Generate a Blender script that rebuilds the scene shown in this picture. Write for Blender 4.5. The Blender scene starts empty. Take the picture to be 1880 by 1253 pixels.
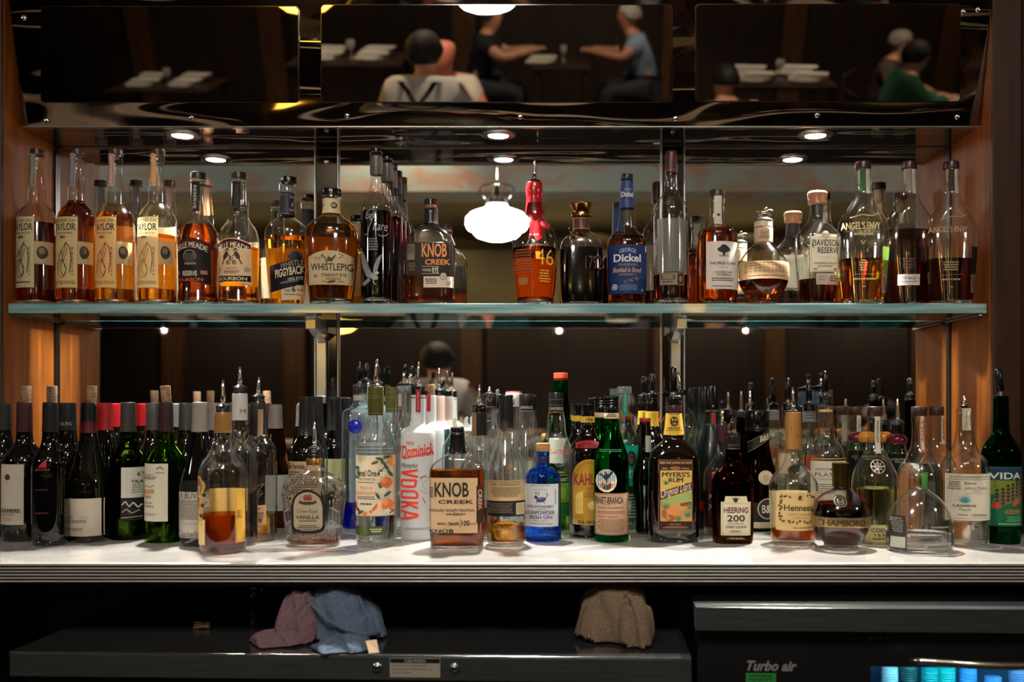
import bpy, bmesh, math, random
from mathutils import Vector, Matrix
S = bpy.context.scene
C = S.collection
F = 1827.0          # focal length in pixels of a 1880 wide frame
CZ = 1.20           # camera height
# ---------------------------------------------------------------- camera
cam_d = bpy.data.cameras.new('camera'); cam = bpy.data.objects.new('camera', cam_d); C.objects.link(cam)
cam.location = (0, 0, CZ); cam.rotation_euler = (math.pi/2, 0, 0)
cam_d.sensor_width = 36; cam_d.lens = F/1880*36
cam_d.shift_x = (940-1025)/1880; cam_d.shift_y = (745-626.5)/1880
cam_d.clip_start = .02
cam_d.dof.use_dof = True; cam_d.dof.focus_distance = 2.06; cam_d.dof.aperture_fstop = 2.8
S.camera = cam
S.view_settings.view_transform = 'Standard'; S.view_settings.look = 'None'
S.view_settings.exposure = 0.15; S.view_settings.gamma = 1.0; S.view_settings.use_curve_mapping = False
cy = S.cycles
cy.max_bounces = 26; cy.transmission_bounces = 22; cy.glossy_bounces = 8; cy.diffuse_bounces = 3
cy.transparent_max_bounces = 16; cy.sample_clamp_indirect = 6.0; cy.blur_glossy = 0.3
cy.use_denoising = True; cy.use_adaptive_sampling = True; cy.adaptive_threshold = 0.02
# ---------------------------------------------------------------- world
w = bpy.data.worlds.new('world'); S.world = w; w.use_nodes = True
w.node_tree.nodes['Background'].inputs[0].default_value = (1, .82, .62, 1)
w.node_tree.nodes['Background'].inputs[1].default_value = 0.015
# ---------------------------------------------------------------- lamps
def spot(name, loc, e, ang, col, rad=.025, blend=.25, tgt=None):
    d = bpy.data.lights.new(name, 'SPOT'); d.energy = e; d.spot_size = math.radians(ang); d.spot_blend = blend
    d.color = col; d.shadow_soft_size = rad
    o = bpy.data.objects.new(name, d); C.objects.link(o); o.location = loc
    if tgt is not None:
        o.rotation_euler = (Vector(tgt)-Vector(loc)).to_track_quat('-Z', 'Y').to_euler()
    return o
SOF = CZ + .600     # underside of the canopy
LAMP_X = [(335-1025)*2.197/F, (915-1025)*2.197/F, (1497-1025)*2.197/F]
for lx in LAMP_X:
    spot('downlight_beam', (lx, 2.190, SOF-.006), 185, 84, (1, .95, .86), .022, .35)
# unseen spots added as fill over the service aisle, front bar and dining room
for lx, ly, e in ((-.75, .2, 36), (0.05, .1, 48), (.65, .2, 40)):
    spot('fill_spot', (lx, ly, 2.85), e, 50, (1, .90, .76), .06, .7, (lx*1.05-.05, 2.1, 1.30))
for lx, ly, e, t in ((-.9, -.2, 22, (-.75, -1.3, 1.3)), (.4, -4.6, 60, (.3, -6.1, .8)), (3.4, -3.6, 55, (3.3, -5, .8)),
                     (-2.0, -4.0, 60, (-2.0, -5.1, .9)), (2.0, -3.8, 50, (1.9, -5.0, .8)), (-4.0, -5, 40, (-4.0, -6.1, .6)), (-.4, -2, 30, (-.4, -2.4, .9)), (-2.2, -1.9, 60, (-2.2, -2.1, .95)), (-.6, -1.9, 60, (-.6, -2.1, .95)), (1.2, -1.9, 60, (1.2, -2.1, .95))):
    spot('fill_spot', (lx, ly, 3.05), e*2.3, 70, (1, .84, .64), .05, .7, t)

for lx in (-4, -1.6, .4, 2.2, 4.4):  # added lights without fixtures, brightening the far wall
    spot('far_wall_fill', (lx, -6.7, 3.1), 55, 110, (1, .84, .58), 0, .8, (lx, -8.1, 2.3))
for lx in (-4.2, -2.2, 0, 2.0, 4.2):  # bare upward lights added to lift the dark dining room ceiling
    spot('ceiling_fill', (lx, -6.0, 2.0), 26, 150, (1, .84, .56), 0, .9, (lx, -5.2, 3.2))
    spot('ceiling_fill', (lx, -2.6, 2.3), 12, 150, (1, .84, .56), 0, .9, (lx, -2.8, 3.2))
# ---------------------------------------------------------------- materials
MATS = {}
def mat(name, col=(.5, .5, .5), rough=.5, metal=0, trans=0, ior=1.5, emit=None, es=0, coat=0, spec=.5):
    if name in MATS: return MATS[name]
    m = bpy.data.materials.new(name); m.use_nodes = True; MATS[name] = m
    p = m.node_tree.nodes['Principled BSDF']
    p.inputs['Base Color'].default_value = (*col, 1); p.inputs['Roughness'].default_value = rough
    p.inputs['Metallic'].default_value = metal; p.inputs['Transmission Weight'].default_value = trans
    p.inputs['IOR'].default_value = ior; p.inputs['Coat Weight'].default_value = coat
    p.inputs['Specular IOR Level'].default_value = spec
    if emit: p.inputs['Emission Color'].default_value = (*emit, 1); p.inputs['Emission Strength'].default_value = es
    return m
def srgb(r, g, b):
    f = lambda c: (c/255/12.92 if c/255 <= .04045 else ((c/255+.055)/1.055)**2.4)
    return (f(r), f(g), f(b))
def col(h, rough=.55, metal=0, **k):      # paper / ink / plastic from a hex colour
    key = 'paint_%s_%d_%d' % (h, rough*100, metal*100)
    return mat(key, srgb(int(h[0:2], 16), int(h[2:4], 16), int(h[4:6], 16)), rough, metal, **k)
def paper(h, k=.22):
    """label paper: light also comes through it from behind"""
    key = 'paper_%s_%d' % (h, k*100)
    if key in MATS: return MATS[key]
    m = bpy.data.materials.new(key); m.use_nodes = True; MATS[key] = m; nt = m.node_tree
    c = (*srgb(int(h[0:2], 16), int(h[2:4], 16), int(h[4:6], 16)), 1)
    p = nt.nodes['Principled BSDF']; p.inputs['Base Color'].default_value = c; p.inputs['Roughness'].default_value = .55; p.inputs['Specular IOR Level'].default_value = .3
    t = nt.nodes.new('ShaderNodeBsdfTranslucent'); t.inputs[0].default_value = c; mx = nt.nodes.new('ShaderNodeMixShader'); mx.inputs[0].default_value = k
    nt.links.new(p.outputs[0], mx.inputs[1]); nt.links.new(t.outputs[0], mx.inputs[2]); nt.links.new(mx.outputs[0], nt.nodes['Material Output'].inputs[0]); return m
def glassmat(name, c, ior=1.5, rough=0.0, sheen=0):
    if name in MATS: return MATS[name]
    m = bpy.data.materials.new(name); m.use_nodes = True; MATS[name] = m; nt = m.node_tree
    nt.nodes.remove(nt.nodes['Principled BSDF'])
    g = nt.nodes.new('ShaderNodeBsdfGlass'); g.inputs['Color'].default_value = (*c, 1)
    g.inputs['IOR'].default_value = ior; g.inputs['Roughness'].default_value = rough
    if sheen:
        y = nt.nodes.new('ShaderNodeBsdfGlossy'); y.inputs['Roughness'].default_value = .22; x = nt.nodes.new('ShaderNodeMixShader'); x.inputs[0].default_value = sheen
        nt.links.new(g.outputs[0], x.inputs[1]); nt.links.new(y.outputs[0], x.inputs[2]); nt.links.new(x.outputs[0], nt.nodes['Material Output'].inputs[0]); return m
    nt.links.new(g.outputs[0], nt.nodes['Material Output'].inputs[0]); return m
def sheetglass(name, c, tint_edge=None):
    """clear flat sheet: passes straight through, mirrors at the Fresnel rate"""
    m = bpy.data.materials.new(name); m.use_nodes = True; MATS[name] = m; nt = m.node_tree
    nt.nodes.remove(nt.nodes['Principled BSDF'])
    t = nt.nodes.new('ShaderNodeBsdfTransparent'); t.inputs[0].default_value = (*c, 1)
    g = nt.nodes.new('ShaderNodeBsdfGlossy'); g.inputs['Roughness'].default_value = .01
    fr = nt.nodes.new('ShaderNodeFresnel'); ge = nt.nodes.new('ShaderNodeNewGeometry'); mr = nt.nodes.new('ShaderNodeMapRange')
    mr.inputs[3].default_value = 1.5; mr.inputs[4].default_value = 1/1.5    # same Fresnel on both faces of the parallel sheet
    nt.links.new(ge.outputs['Backfacing'], mr.inputs[0]); nt.links.new(mr.outputs[0], fr.inputs[0])
    mx = nt.nodes.new('ShaderNodeMixShader'); nt.links.new(fr.outputs[0], mx.inputs[0])
    nt.links.new(t.outputs[0], mx.inputs[1]); nt.links.new(g.outputs[0], mx.inputs[2])
    nt.links.new(mx.outputs[0], nt.nodes['Material Output'].inputs[0]); return m
def noisy(name, c1, c2, scale=(1, 1, 1), ns=4, rough=.5, detail=6, bump=0, metal=0, coat=0, lo=.35, hi=.65, dist=0, spec=.5, rmax=None):
    """two-colour noise material in object coordinates (wood grain, plaster, stone, brushed steel)"""
    if name in MATS: return MATS[name]
    m = mat(name, c1, rough, metal, coat=coat, spec=spec); nt = m.node_tree; p = nt.nodes['Principled BSDF']
    tc = nt.nodes.new('ShaderNodeTexCoord'); mp = nt.nodes.new('ShaderNodeMapping'); mp.inputs['Scale'].default_value = scale
    n = nt.nodes.new('ShaderNodeTexNoise'); n.inputs['Scale'].default_value = ns; n.inputs['Detail'].default_value = detail
    n.inputs['Distortion'].default_value = dist
    r = nt.nodes.new('ShaderNodeValToRGB'); r.color_ramp.elements[0].position = lo; r.color_ramp.elements[1].position = hi
    r.color_ramp.elements[0].color = (*c1, 1); r.color_ramp.elements[1].color = (*c2, 1)
    nt.links.new(tc.outputs['Object'], mp.inputs[0]); nt.links.new(mp.outputs[0], n.inputs[0])
    nt.links.new(n.outputs['Fac'], r.inputs[0]); nt.links.new(r.outputs[0], p.inputs['Base Color'])
    if bump:
        b = nt.nodes.new('ShaderNodeBump'); b.inputs['Strength'].default_value = bump; b.inputs['Distance'].default_value = .02
        nt.links.new(n.outputs['Fac'], b.inputs['Height']); nt.links.new(b.outputs[0], p.inputs['Normal'])
    return m
def wallglass(name, c, c2):
    """bottle wall: looks and lets light straight through where met squarely, bends it towards the rim, mirrors at the Fresnel rate"""
    m = bpy.data.materials.new(name); m.use_nodes = True; MATS[name] = m; nt = m.node_tree; N = nt.nodes.new; L = nt.links.new
    nt.nodes.remove(nt.nodes['Principled BSDF'])
    t = N('ShaderNodeBsdfTransparent'); t.inputs[0].default_value = (*c, 1)
    g = N('ShaderNodeBsdfGlossy'); g.inputs['Roughness'].default_value = .02
    g2 = N('ShaderNodeBsdfGlossy'); g2.inputs['Roughness'].default_value = .13; g2.inputs[0].default_value = (.9, .9, .9, 1)
    gl = N('ShaderNodeBsdfGlass'); gl.inputs['IOR'].default_value = 1.45; gl.inputs['Color'].default_value = (*c2, 1)
    lw = N('ShaderNodeLayerWeight'); lw.inputs['Blend'].default_value = .5
    mr = N('ShaderNodeMapRange'); mr.interpolation_type = 'SMOOTHSTEP'; mr.inputs[1].default_value = .50; mr.inputs[2].default_value = .86; mr.inputs[3].default_value = .05; mr.inputs[4].default_value = .92
    L(lw.outputs['Facing'], mr.inputs[0])
    fm = N('ShaderNodeMapRange'); fm.inputs[1].default_value = .0; fm.inputs[2].default_value = 1; fm.inputs[3].default_value = .06; fm.inputs[4].default_value = .85
    pw = N('ShaderNodeMath'); pw.operation = 'POWER'; pw.inputs[1].default_value = 4; L(lw.outputs['Facing'], pw.inputs[0]); L(pw.outputs[0], fm.inputs[0])
    a1 = N('ShaderNodeMixShader'); L(fm.outputs[0], a1.inputs[0]); L(t.outputs[0], a1.inputs[1]); L(g.outputs[0], a1.inputs[2])
    a3 = N('ShaderNodeMixShader'); a3.inputs[0].default_value = .035; L(a1.outputs[0], a3.inputs[1]); L(g2.outputs[0], a3.inputs[2])
    a2 = N('ShaderNodeMixShader'); L(mr.outputs[0], a2.inputs[0]); L(a3.outputs[0], a2.inputs[1]); L(gl.outputs[0], a2.inputs[2])
    L(a2.outputs[0], nt.nodes['Material Output'].inputs[0]); return m
CLEAR = wallglass('clear_glass', (.97, .98, .975), (.99, .995, .99)); BASEG = glassmat('base_glass', (.985, .99, .985))
FLINT = wallglass('cut_glass', (.975, .965, .94), (.99, .985, .97))
BLUEG = glassmat('blue_glass', (.36, .64, .98)); GREENG = glassmat('green_glass', (.03, .48, .16))
DGREEN = glassmat('dark_green_glass', (.05, .22, .06)); AMBERG = glassmat('brown_glass', (.42, .17, .04))
OLIVEG = glassmat('olive_glass', (.22, .30, .08))
DARKG = mat('black_glass', (.0012, .0012, .0015), .03, coat=.5)
DARKB = mat('black_brown_glass', (.0035, .0014, .0006), .03, coat=.5)
DARKN = mat('dark_wine_glass', (.0016, .0022, .0014), .03, coat=.5)
FROST = mat('frosted_glass', (.78, .79, .80), .45, trans=.35, ior=1.3)
L_AMB = glassmat('amber_whiskey', (.70, .28, .035), 1.33); L_GOLD = glassmat('gold_whiskey', (.90, .54, .10), 1.33)
L_DARK = glassmat('dark_whiskey', (.42, .12, .02), 1.33); L_RED = glassmat('red_liqueur', (.28, .02, .02), 1.33)
L_BLK = glassmat('near_black_whiskey', (.10, .025, .02), 1.33)
L_CLR = glassmat('clear_spirit', (.98, .98, .97), 1.33); L_PALE = glassmat('pale_gold_tequila', (.93, .86, .50), 1.33)
L_BLUE = glassmat('blue_spirit', (.02, .09, .75), 1.33)
CHROME = mat('chrome', (.88, .87, .86), .16, 1); STEELD = mat('dark_chrome', (.35, .34, .33), .12, 1)
GOLD = mat('gold_foil', srgb(190, 140, 70), .3, 1); BRASS = mat('polished_gold', srgb(200, 160, 90), .15, 1)
RUBBER = mat('black_rubber', (.0022, .0022, .0025), .22); BLKP = mat('black_plastic', (.0028, .0028, .0032), .2)
CORK = noisy('cork', srgb(150, 118, 88), srgb(105, 78, 55), (1, 1, 1), 260, .85)
SPOUTC = glassmat('clear_plastic', (.95, .94, .93), 1.4, .08)

# ---------------------------------------------------------------- object helpers
def link(o, parent=None):
    C.objects.link(o)
    if parent is not None: o.parent = parent
    return o
def mesh_obj(name, verts, faces, m, parent=None, smooth=True, loc=None, mi=None):
    me = bpy.data.meshes.new(name); me.from_pydata([tuple(v) for v in verts], [], faces)
    for x in (m if isinstance(m, (list, tuple)) else [m]): me.materials.append(x)
    if mi: me.polygons.foreach_set('material_index', mi)
    if smooth: me.polygons.foreach_set('use_smooth', [True]*len(me.polygons))
    me.update(); o = bpy.data.objects.new(name, me); link(o, parent)
    if loc is not None: o.location = loc
    return o
def bm_obj(name, bm, m, parent=None, smooth=False, loc=None):
    me = bpy.data.meshes.new(name); bm.to_mesh(me); bm.free()
    for x in (m if isinstance(m, (list, tuple)) else [m]): me.materials.append(x)
    if smooth: me.polygons.foreach_set('use_smooth', [True]*len(me.polygons))
    o = bpy.data.objects.new(name, me); link(o, parent)
    if loc is not None: o.location = loc
    return o
def empty(name, loc, rz=0):
    o = bpy.data.objects.new(name, None); C.objects.link(o); o.location = loc; o.rotation_euler = (0, 0, rz)
    o.empty_display_size = .02; return o
def tag(o, label, cat=None, group=None, kind=None):
    if label: o['label'] = label
    if cat: o['category'] = cat
    if group: o['group'] = group
    if kind: o['kind'] = kind
    return o
def addbox(bm, lo, hi, bev=0, mi=0):
    r = bmesh.ops.create_cube(bm, size=1); vs = r['verts']
    c = [(a+b)/2 for a, b in zip(lo, hi)]; s = [b-a for a, b in zip(lo, hi)]
    for v in vs: v.co = Vector((c[0]+v.co.x*s[0], c[1]+v.co.y*s[1], c[2]+v.co.z*s[2]))
    if bev:
        es = list({e for v in vs for e in v.link_edges})
        bmesh.ops.bevel(bm, geom=es, offset=bev, segments=2, affect='EDGES', profile=.5)
    for f in bm.faces:
        if all(v in vs for v in f.verts): f.material_index = mi
    return vs
def box(name, lo, hi, m, parent=None, bev=0, kind=None, label=None):
    bm = bmesh.new(); addbox(bm, lo, hi, bev); o = bm_obj(name, bm, m, parent)
    if kind: o['kind'] = kind
    if label: o['label'] = label
    return o
def lathe_data(prof, n=32, cx=0, cyy=0, caps=True):
    """prof: [(z, r)] bottom to top"""
    V = []; Fc = []
    for z, r in prof:
        for i in range(n):
            a = 2*math.pi*i/n; V.append((cx+r*math.cos(a), cyy+r*math.sin(a), z))
    for j in range(len(prof)-1):
        for i in range(n):
            k = (i+1) % n; Fc.append((j*n+i, j*n+k, (j+1)*n+k, (j+1)*n+i))
    if caps:
        Fc.append(tuple(reversed(range(n)))); Fc.append(tuple((len(prof)-1)*n+i for i in range(n)))
    return V, Fc
def lathe(name, prof, m, parent=None, n=32, cx=0, cyy=0, caps=True, loc=None, smooth=True):
    V, Fc = lathe_data(prof, n, cx, cyy, caps); o = mesh_obj(name, V, Fc, m, parent, smooth, loc)
    if smooth: o.data.set_sharp_from_angle(angle=math.radians(42))
    return o
def tube_data(pts, radii, n=10):
    V = []; Fc = []; P = [Vector(p) for p in pts]
    if not isinstance(radii, (list, tuple)): radii = [radii]*len(P)
    for i, p in enumerate(P):
        d = (P[min(i+1, len(P)-1)]-P[max(i-1, 0)]).normalized()
        a = d.cross(Vector((0, 1, 0.01))).normalized(); b = d.cross(a)
        for k in range(n):
            t = 2*math.pi*k/n; V.append(p+(a*math.cos(t)+b*math.sin(t))*radii[i])
    for j in range(len(P)-1):
        for i in range(n):
            k = (i+1) % n; Fc.append((j*n+i, j*n+k, (j+1)*n+k, (j+1)*n+i))
    Fc.append(tuple(reversed(range(n)))); Fc.append(tuple((len(P)-1)*n+i for i in range(n)))
    return V, Fc
def tube(name, pts, radii, m, parent=None, n=10):
    V, Fc = tube_data(pts, radii, n); return mesh_obj(name, V, Fc, m, parent)
_TC = {}
def text2d(s, bold=0.0, shear=0.0):
    """flat glyph mesh normalised to its bounding box: (verts 0..1, faces)"""
    key = (s, bold, shear)
    if key in _TC: return _TC[key]
    mb = bold if 'M' in s else 0       # glyph M does not survive the curve offset: thicken it with shifted copies
    cu = bpy.data.curves.new('lettering', 'FONT'); cu.body = s; cu.offset = 0 if mb else bold; cu.shear = shear; cu.resolution_u = 3
    o = bpy.data.objects.new('lettering', cu); C.objects.link(o)
    bpy.context.view_layer.update()
    me = bpy.data.meshes.new_from_object(o)
    V = [(v.co.x, v.co.y) for v in me.vertices]; Fc = [tuple(p.vertices) for p in me.polygons]
    if mb:
        V0, F0 = V[:], Fc[:]
        for q in (-1.4, 1.4):
            b_ = len(V); V += [(x+q*mb, y) for x, y in V0]; Fc += [tuple(i+b_ for i in f) for f in F0]
    bpy.data.objects.remove(o); bpy.data.curves.remove(cu); bpy.data.meshes.remove(me)
    x0 = min(v[0] for v in V); x1 = max(v[0] for v in V); y0 = min(v[1] for v in V); y1 = max(v[1] for v in V)
    V = [((x-x0)/(x1-x0), (y-y0)/max(y1-y0, 1e-6)) for x, y in V]
    _TC[key] = (V, Fc); return _TC[key]
# ================================================================ the setting
def X(px, Y): return (px-1025)*Y/F
def Z(py, Y): return CZ + (745-py)*Y/F
MY = 2.304                      # mirror plane
SHF, SHT, SHB = 2.100, CZ+.2155, CZ+.1950    # shelf front edge, top, underside
CT = CZ-.2674                   # counter top
CF = .802*2.1                   # counter front
WL, WR = -1.163, .9065          # inner faces of the wooden side panels
WOOD = noisy('warm_wood', srgb(142, 74, 18), srgb(94, 46, 11), (9, 9, .7), 5, .5, 8, dist=.6, lo=.3, hi=.7, spec=.22)
WOODD = noisy('dark_wood', srgb(64, 38, 24), srgb(44, 25, 16), (8, 8, .6), 5, .45, 8, dist=.5)
WALLD = noisy('dark_panelling', srgb(44, 25, 14), srgb(32, 18, 10), (3, 3, .4), 3, .5, 6)
FRESCO = noisy('mottled_plaster', srgb(168, 176, 166), srgb(186, 134, 104), (1, 1, 1.6), 2.6, .8, 9, lo=.44, hi=.68, dist=2.2)
OLIVE = noisy('olive_plaster', srgb(122, 106, 66), srgb(84, 74, 52), (1, 1, 1), 1.1, .8, 7, lo=.35, hi=.7, dist=.8)
GLOSSB = mat('glossy_black_panel', (.012, .010, .009), .03, coat=1, spec=1.0)
def struct(o): o['kind'] = 'structure'; return o
def wood_panel(name, x0, x1):
    return struct(box(name, (min(x0, x1), 2.088, 0), (max(x0, x1), MY+.02, 3.2), WOOD))
wood_panel('wall_left', WL, WL-.02)
wood_panel('wall_right', WR, WR+.02)
struct(box('trim_1', (WL-.70, 2.080, 0), (WL-.001, 2.0875, 3.2), WOODD))
struct(box('trim_2', (WR+.001, 2.080, 0), (WR+.060, 2.0875, 3.2), WOODD))
struct(box('trim_3', (WR+.061, 2.02, 0), (WR+.70, 2.0875, 3.2), WOODD))
struct(box('wall_back', (WL-.72, MY+.021, 0), (WR+.72, MY+.08, 3.2), WALLD))
struct(box('floor', (-6, -8.3, -.05), (6, MY+.08, 0), noisy('floor_tile', srgb(60, 48, 40), srgb(40, 32, 28), (1, 1, 1), 3, .35)))
struct(box('ceiling', (-6, -8.3, 3.2), (6, MY+.08, 3.25), OLIVE))
# far dining room walls: dark wainscot below, olive plaster above
struct(box('wall_far', (-6, -8.3, 0), (6, -8.2, 3.2), OLIVE))
struct(box('trim_4', (-6, -8.2, 0), (6, -8.12, 2.28), WALLD))
for i, x in enumerate((-4.9, -3.35, -1.1, 1.35, 2.75, 4.6)):
    struct(box('trim_%d' % (5+i), (x-.13, -8.12, 0), (x+.13, -8.0, 2.34), noisy('pilaster_wood', srgb(96, 60, 34), srgb(70, 42, 24), (6, 6, .5), 4, .45)))
struct(box('wall_side', (-6, -8.2, 0), (-5.9, 2.1, 3.2), WALLD)); struct(box('wall_side_far', (5.9, -8.2, 0), (6, 2.1, 3.2), WALLD))
# plastered header beam over the front bar
struct(box('trim_11', (-4.2, -.80, CZ+1.104), (4.2, -.52, 3.2), FRESCO))

# mirror, in three sheets behind the shelf
MIR = mat('mirror_silver', (.80, .80, .78), .004, 1)
seams = (WL+.002, -.5347, .2642, WR-.002)
for i, nm in enumerate(('left', 'middle', 'right')):
    o = box('mirror_sheet', (seams[i]+.0015, MY, CT+.0005), (seams[i+1]-.0015, MY+.006, SOF-.001), MIR)
    tag(o, 'tall %s mirror sheet behind the glass shelf' % {'left': 'left-hand', 'middle': 'middle and widest', 'right': 'right-hand'}[nm], 'mirror', 'mirror sheets behind the bottles')
BLKT = mat('black_trim', (.004, .004, .004), .3)
struct(box('trim_12', (WL+.0005, MY-.010, CT+.001), (WL+.0048, MY-.0005, SOF-.002), BLKT)); struct(box('trim_13', (WR-.0048, MY-.010, CT+.001), (WR-.0005, MY-.0005, SOF-.002), BLKT))
struct(box('trim_14', (WL+.005, MY-.0035, SOF-.0052), (WR-.005, MY-.0005, SOF-.0022), mat('thin_steel_trim', (.6, .6, .6), .25, 1)))
# uprights over the mirror joints
def upright(xc, lab):
    root = empty('mirror_upright', (xc, MY, CT)); tag(root, lab, 'shelf upright', 'metal uprights on the mirror')
    h = SOF-.001-CT
    bm = bmesh.new(); addbox(bm, (-.024, -.007, .0005), (.024, -.0005, h), .0015); bm_obj('channel', bm, mat('bronze_mirror_metal', (.17, .16, .15), .06, 1), root)
    for s in (-1, 1):
        bm = bmesh.new(); addbox(bm, (s*.0265-.0015, -.010, .0005), (s*.0265+.0015, -.0005, h), .0006); bm_obj('edge_strip', bm, mat('satin_chrome', (.7, .7, .69), .3, 1), root)
    for zz in (Z(298, MY)-CT, Z(545, MY)-CT, Z(800, MY)-CT):
        V, Fc = lathe_data([(0, .0058), (.002, .0056), (.0035, .003)], 16)
        V = [(x, -.0105-z+.003, y+zz) for x, y, z in V]; mesh_obj('screw', V, [tuple(reversed(f)) for f in Fc], CHROME, root)
upright(-.5347, 'dark metal upright strip on the mirror behind the short bottle with a cream pig label')
upright(.2642, 'dark metal upright strip on the mirror behind the tall nearly empty maroon-capped bottle')
POL = mat('polished_bracket', (.92, .92, .91), .24, 1)
def bracket(xc, yfront, lab):
    root = empty('shelf_bracket', (xc, MY-.0105, SHB)); tag(root, lab, 'shelf bracket', 'polished brackets under the glass shelf')
    w2 = .0115; L = MY-.0105-yfront; z1 = Z(630, MY)-SHB; z2 = Z(740, MY)-SHB
    bm = bmesh.new(); addbox(bm, (-w2, -L, -.0265), (w2, -.0005, -.0005), .0012); bm_obj('arm', bm, POL, root)
    # curved web sweeping from the arm to the wall plate
    P = []
    for i in range(13):
        t = i/12; P.append((-.075*(1-t)**1.6-.006, -.0270+(z1+.0265)*t**.7))
    V = []; Fc = []
    for y, z in P:
        for x, o_ in ((-w2*.9, 0), (w2*.9, 0), (w2*.9, .004), (-w2*.9, .004)): V.append((x, y+o_, z))
    for i in range(12):
        for k in range(4): a = i*4+k; b = i*4+(k+1) % 4; Fc.append((a, b, b+4, a+4))
    Fc += [(3, 2, 1, 0), (48, 49, 50, 51)]
    mesh_obj('web', V, Fc, POL, root, smooth=False)
    bm = bmesh.new(); addbox(bm, (-w2, -.010, z2), (w2, -.0005, z1), .0018); addbox(bm, (-w2*1.02, -.015, z2-.002), (w2*1.02, -.0005, z2+.016), .002)
    bm_obj('wall_plate', bm, POL, root)
bracket(-.544, 2.185, 'polished steel bracket under the shelf, left one of the two')
bracket(.2694, 2.168, 'polished steel bracket under the shelf, right one of the two')

# glass shelf: clear sheet, green-blue polished edge
sh = empty('glass_shelf', (WL, SHF, SHB)); tag(sh, 'thick clear glass shelf with blue-green polished edge carrying the upper row of bottles', 'shelf')
SHEET = sheetglass('clear_sheet_glass', (.88, .95, .94))
bm = bmesh.new(); addbox(bm, (.004, .0045, 0), (WR-WL-.004, MY-SHF-.001, SHT-SHB-.0004)); bm_obj('pane', bm, SHEET, sh)
EDGE = noisy('glass_edge', srgb(186, 222, 222), srgb(104, 160, 168), (2.2, 1, 40), 3, .12, 5, coat=.8, lo=.3, hi=.7)
EDGE.node_tree.nodes['Principled BSDF'].inputs['Transmission Weight'].default_value = .35
bm = bmesh.new(); addbox(bm, (.002, 0, 0), (WR-WL-.002, .004, SHT-SHB), .0012); bm_obj('polished_edge', bm, EDGE, sh)
bm = bmesh.new(); addbox(bm, (.002, .0041, .0003), (WR-WL-.002, .0044, SHT-SHB-.0003)); bm_obj('edge_back_shade', bm, mat('edge_shade_teal', (.004, .022, .026), .1), sh)  # dark sheet added so the edge looks shaded from behind in the mirror
bm = bmesh.new(); addbox(bm, (.004, MY-SHF-.0009, .0), (WR-WL-.004, MY-SHF-.0002, .0014)); bm_obj('back_arris', bm, EDGE, sh)
for s, xx in (('l', .002), ('r', WR-WL-.016)):
    bm = bmesh.new(); addbox(bm, (xx, .006, -.006), (xx+.014, MY-SHF-.012, -.0006), .001); bm_obj('side_rest', bm, STEELD, sh)

# counter
ctr = empty('back_counter', (0, CF, CT)); tag(ctr, 'white stone back bar counter with ribbed metal front edge', 'counter')
CTM = noisy('white_quartz', srgb(226, 223, 219), srgb(212, 209, 204), (1, 1, 1), 14, .10, 5, coat=.8)
bm = bmesh.new(); addbox(bm, (-2.0, .006, -.030), (1.75, MY-CF, 0), .0008); bm_obj('countertop', bm, CTM, ctr)
hh = .0315; RIB = mat('rib_aluminium', srgb(206, 202, 194), .40, .4)
bm = bmesh.new(); addbox(bm, (-2.0, .0016, -hh), (1.75, .0058, -.0004)); bm_obj('edge_backing', bm, mat('groove_black', (.012, .011, .010), .5), ctr)
bm = bmesh.new(); addbox(bm, (-2.0, -.0030, -.0040), (1.75, .0074, .0002), .0012)
for k in range(5):
    z = -.0072-k*.0055; addbox(bm, (-2.0, -.0018, z-.0024), (1.75, .0015, z), .0009)
bm_obj('ribbed_edge', bm, RIB, ctr)
bm = bmesh.new(); addbox(bm, (-2.0, .012, -.040), (1.75, MY-CF, -.0305)); bm_obj('underside', bm, mat('black_laminate', (.01, .01, .01), .4), ctr)

# ---------------------------------------------------------------- canopy
TH = math.radians(13.5)
cn = empty('canopy', (0, 2.138, SOF)); tag(cn, 'polished dark metal canopy over the shelf with leaning front face', 'canopy')
fu = Vector((0, -math.sin(TH), math.cos(TH))); fn = Vector((0, -math.cos(TH), -math.sin(TH)))
def onface(px, py, off=0):
    d = Vector(((px-1025)/F, 1, (745-py)/F)); P0 = Vector((0, 2.138, .600)); t = fn.dot(P0)/fn.dot(d)
    p = d*t; return Vector((p.x, p.y-2.138, p.z-.600))+fn*off
CANM = mat('warped_mirror_steel', (.30, .27, .245), .035, 1)
nt = CANM.node_tree; tc = nt.nodes.new('ShaderNodeTexCoord'); mp = nt.nodes.new('ShaderNodeMapping'); mp.inputs['Scale'].default_value = (1.2, 3, 5)
nz = nt.nodes.new('ShaderNodeTexNoise'); nz.inputs['Scale'].default_value = 1.6; nz.inputs['Detail'].default_value = 1.0
bp = nt.nodes.new('ShaderNodeBump'); bp.inputs['Strength'].default_value = .42; bp.inputs['Distance'].default_value = .05
nt.links.new(tc.outputs['Object'], mp.inputs[0]); nt.links.new(mp.outputs[0], nz.inputs[0]); nt.links.new(nz.outputs[0], bp.inputs['Height'])
nt.links.new(bp.outputs[0], nt.nodes['Principled BSDF'].inputs['Normal'])
HF = .60
cl, cr = X(47, 2.138), X(1796, 2.138)
V = []; Fc = []
a = [(cl, 0), (cr, 0), (cr+.006, HF), (cl-.006, HF)]
front = [Vector((x, 0, 0))+fu*h for x, h in a]; back = [Vector((p.x, MY-2.138-.001, p.z)) for p in front]
V = front+back; Fc = [(0, 1, 2, 3), (4, 7, 6, 5), (0, 4, 5, 1), (1, 5, 6, 2), (2, 6, 7, 3), (3, 7, 4, 0)]
mesh_obj('face', V, Fc, [CANM, GLOSSB], cn, smooth=False, mi=[0, 1, 1, 1, 1, 1])
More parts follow.
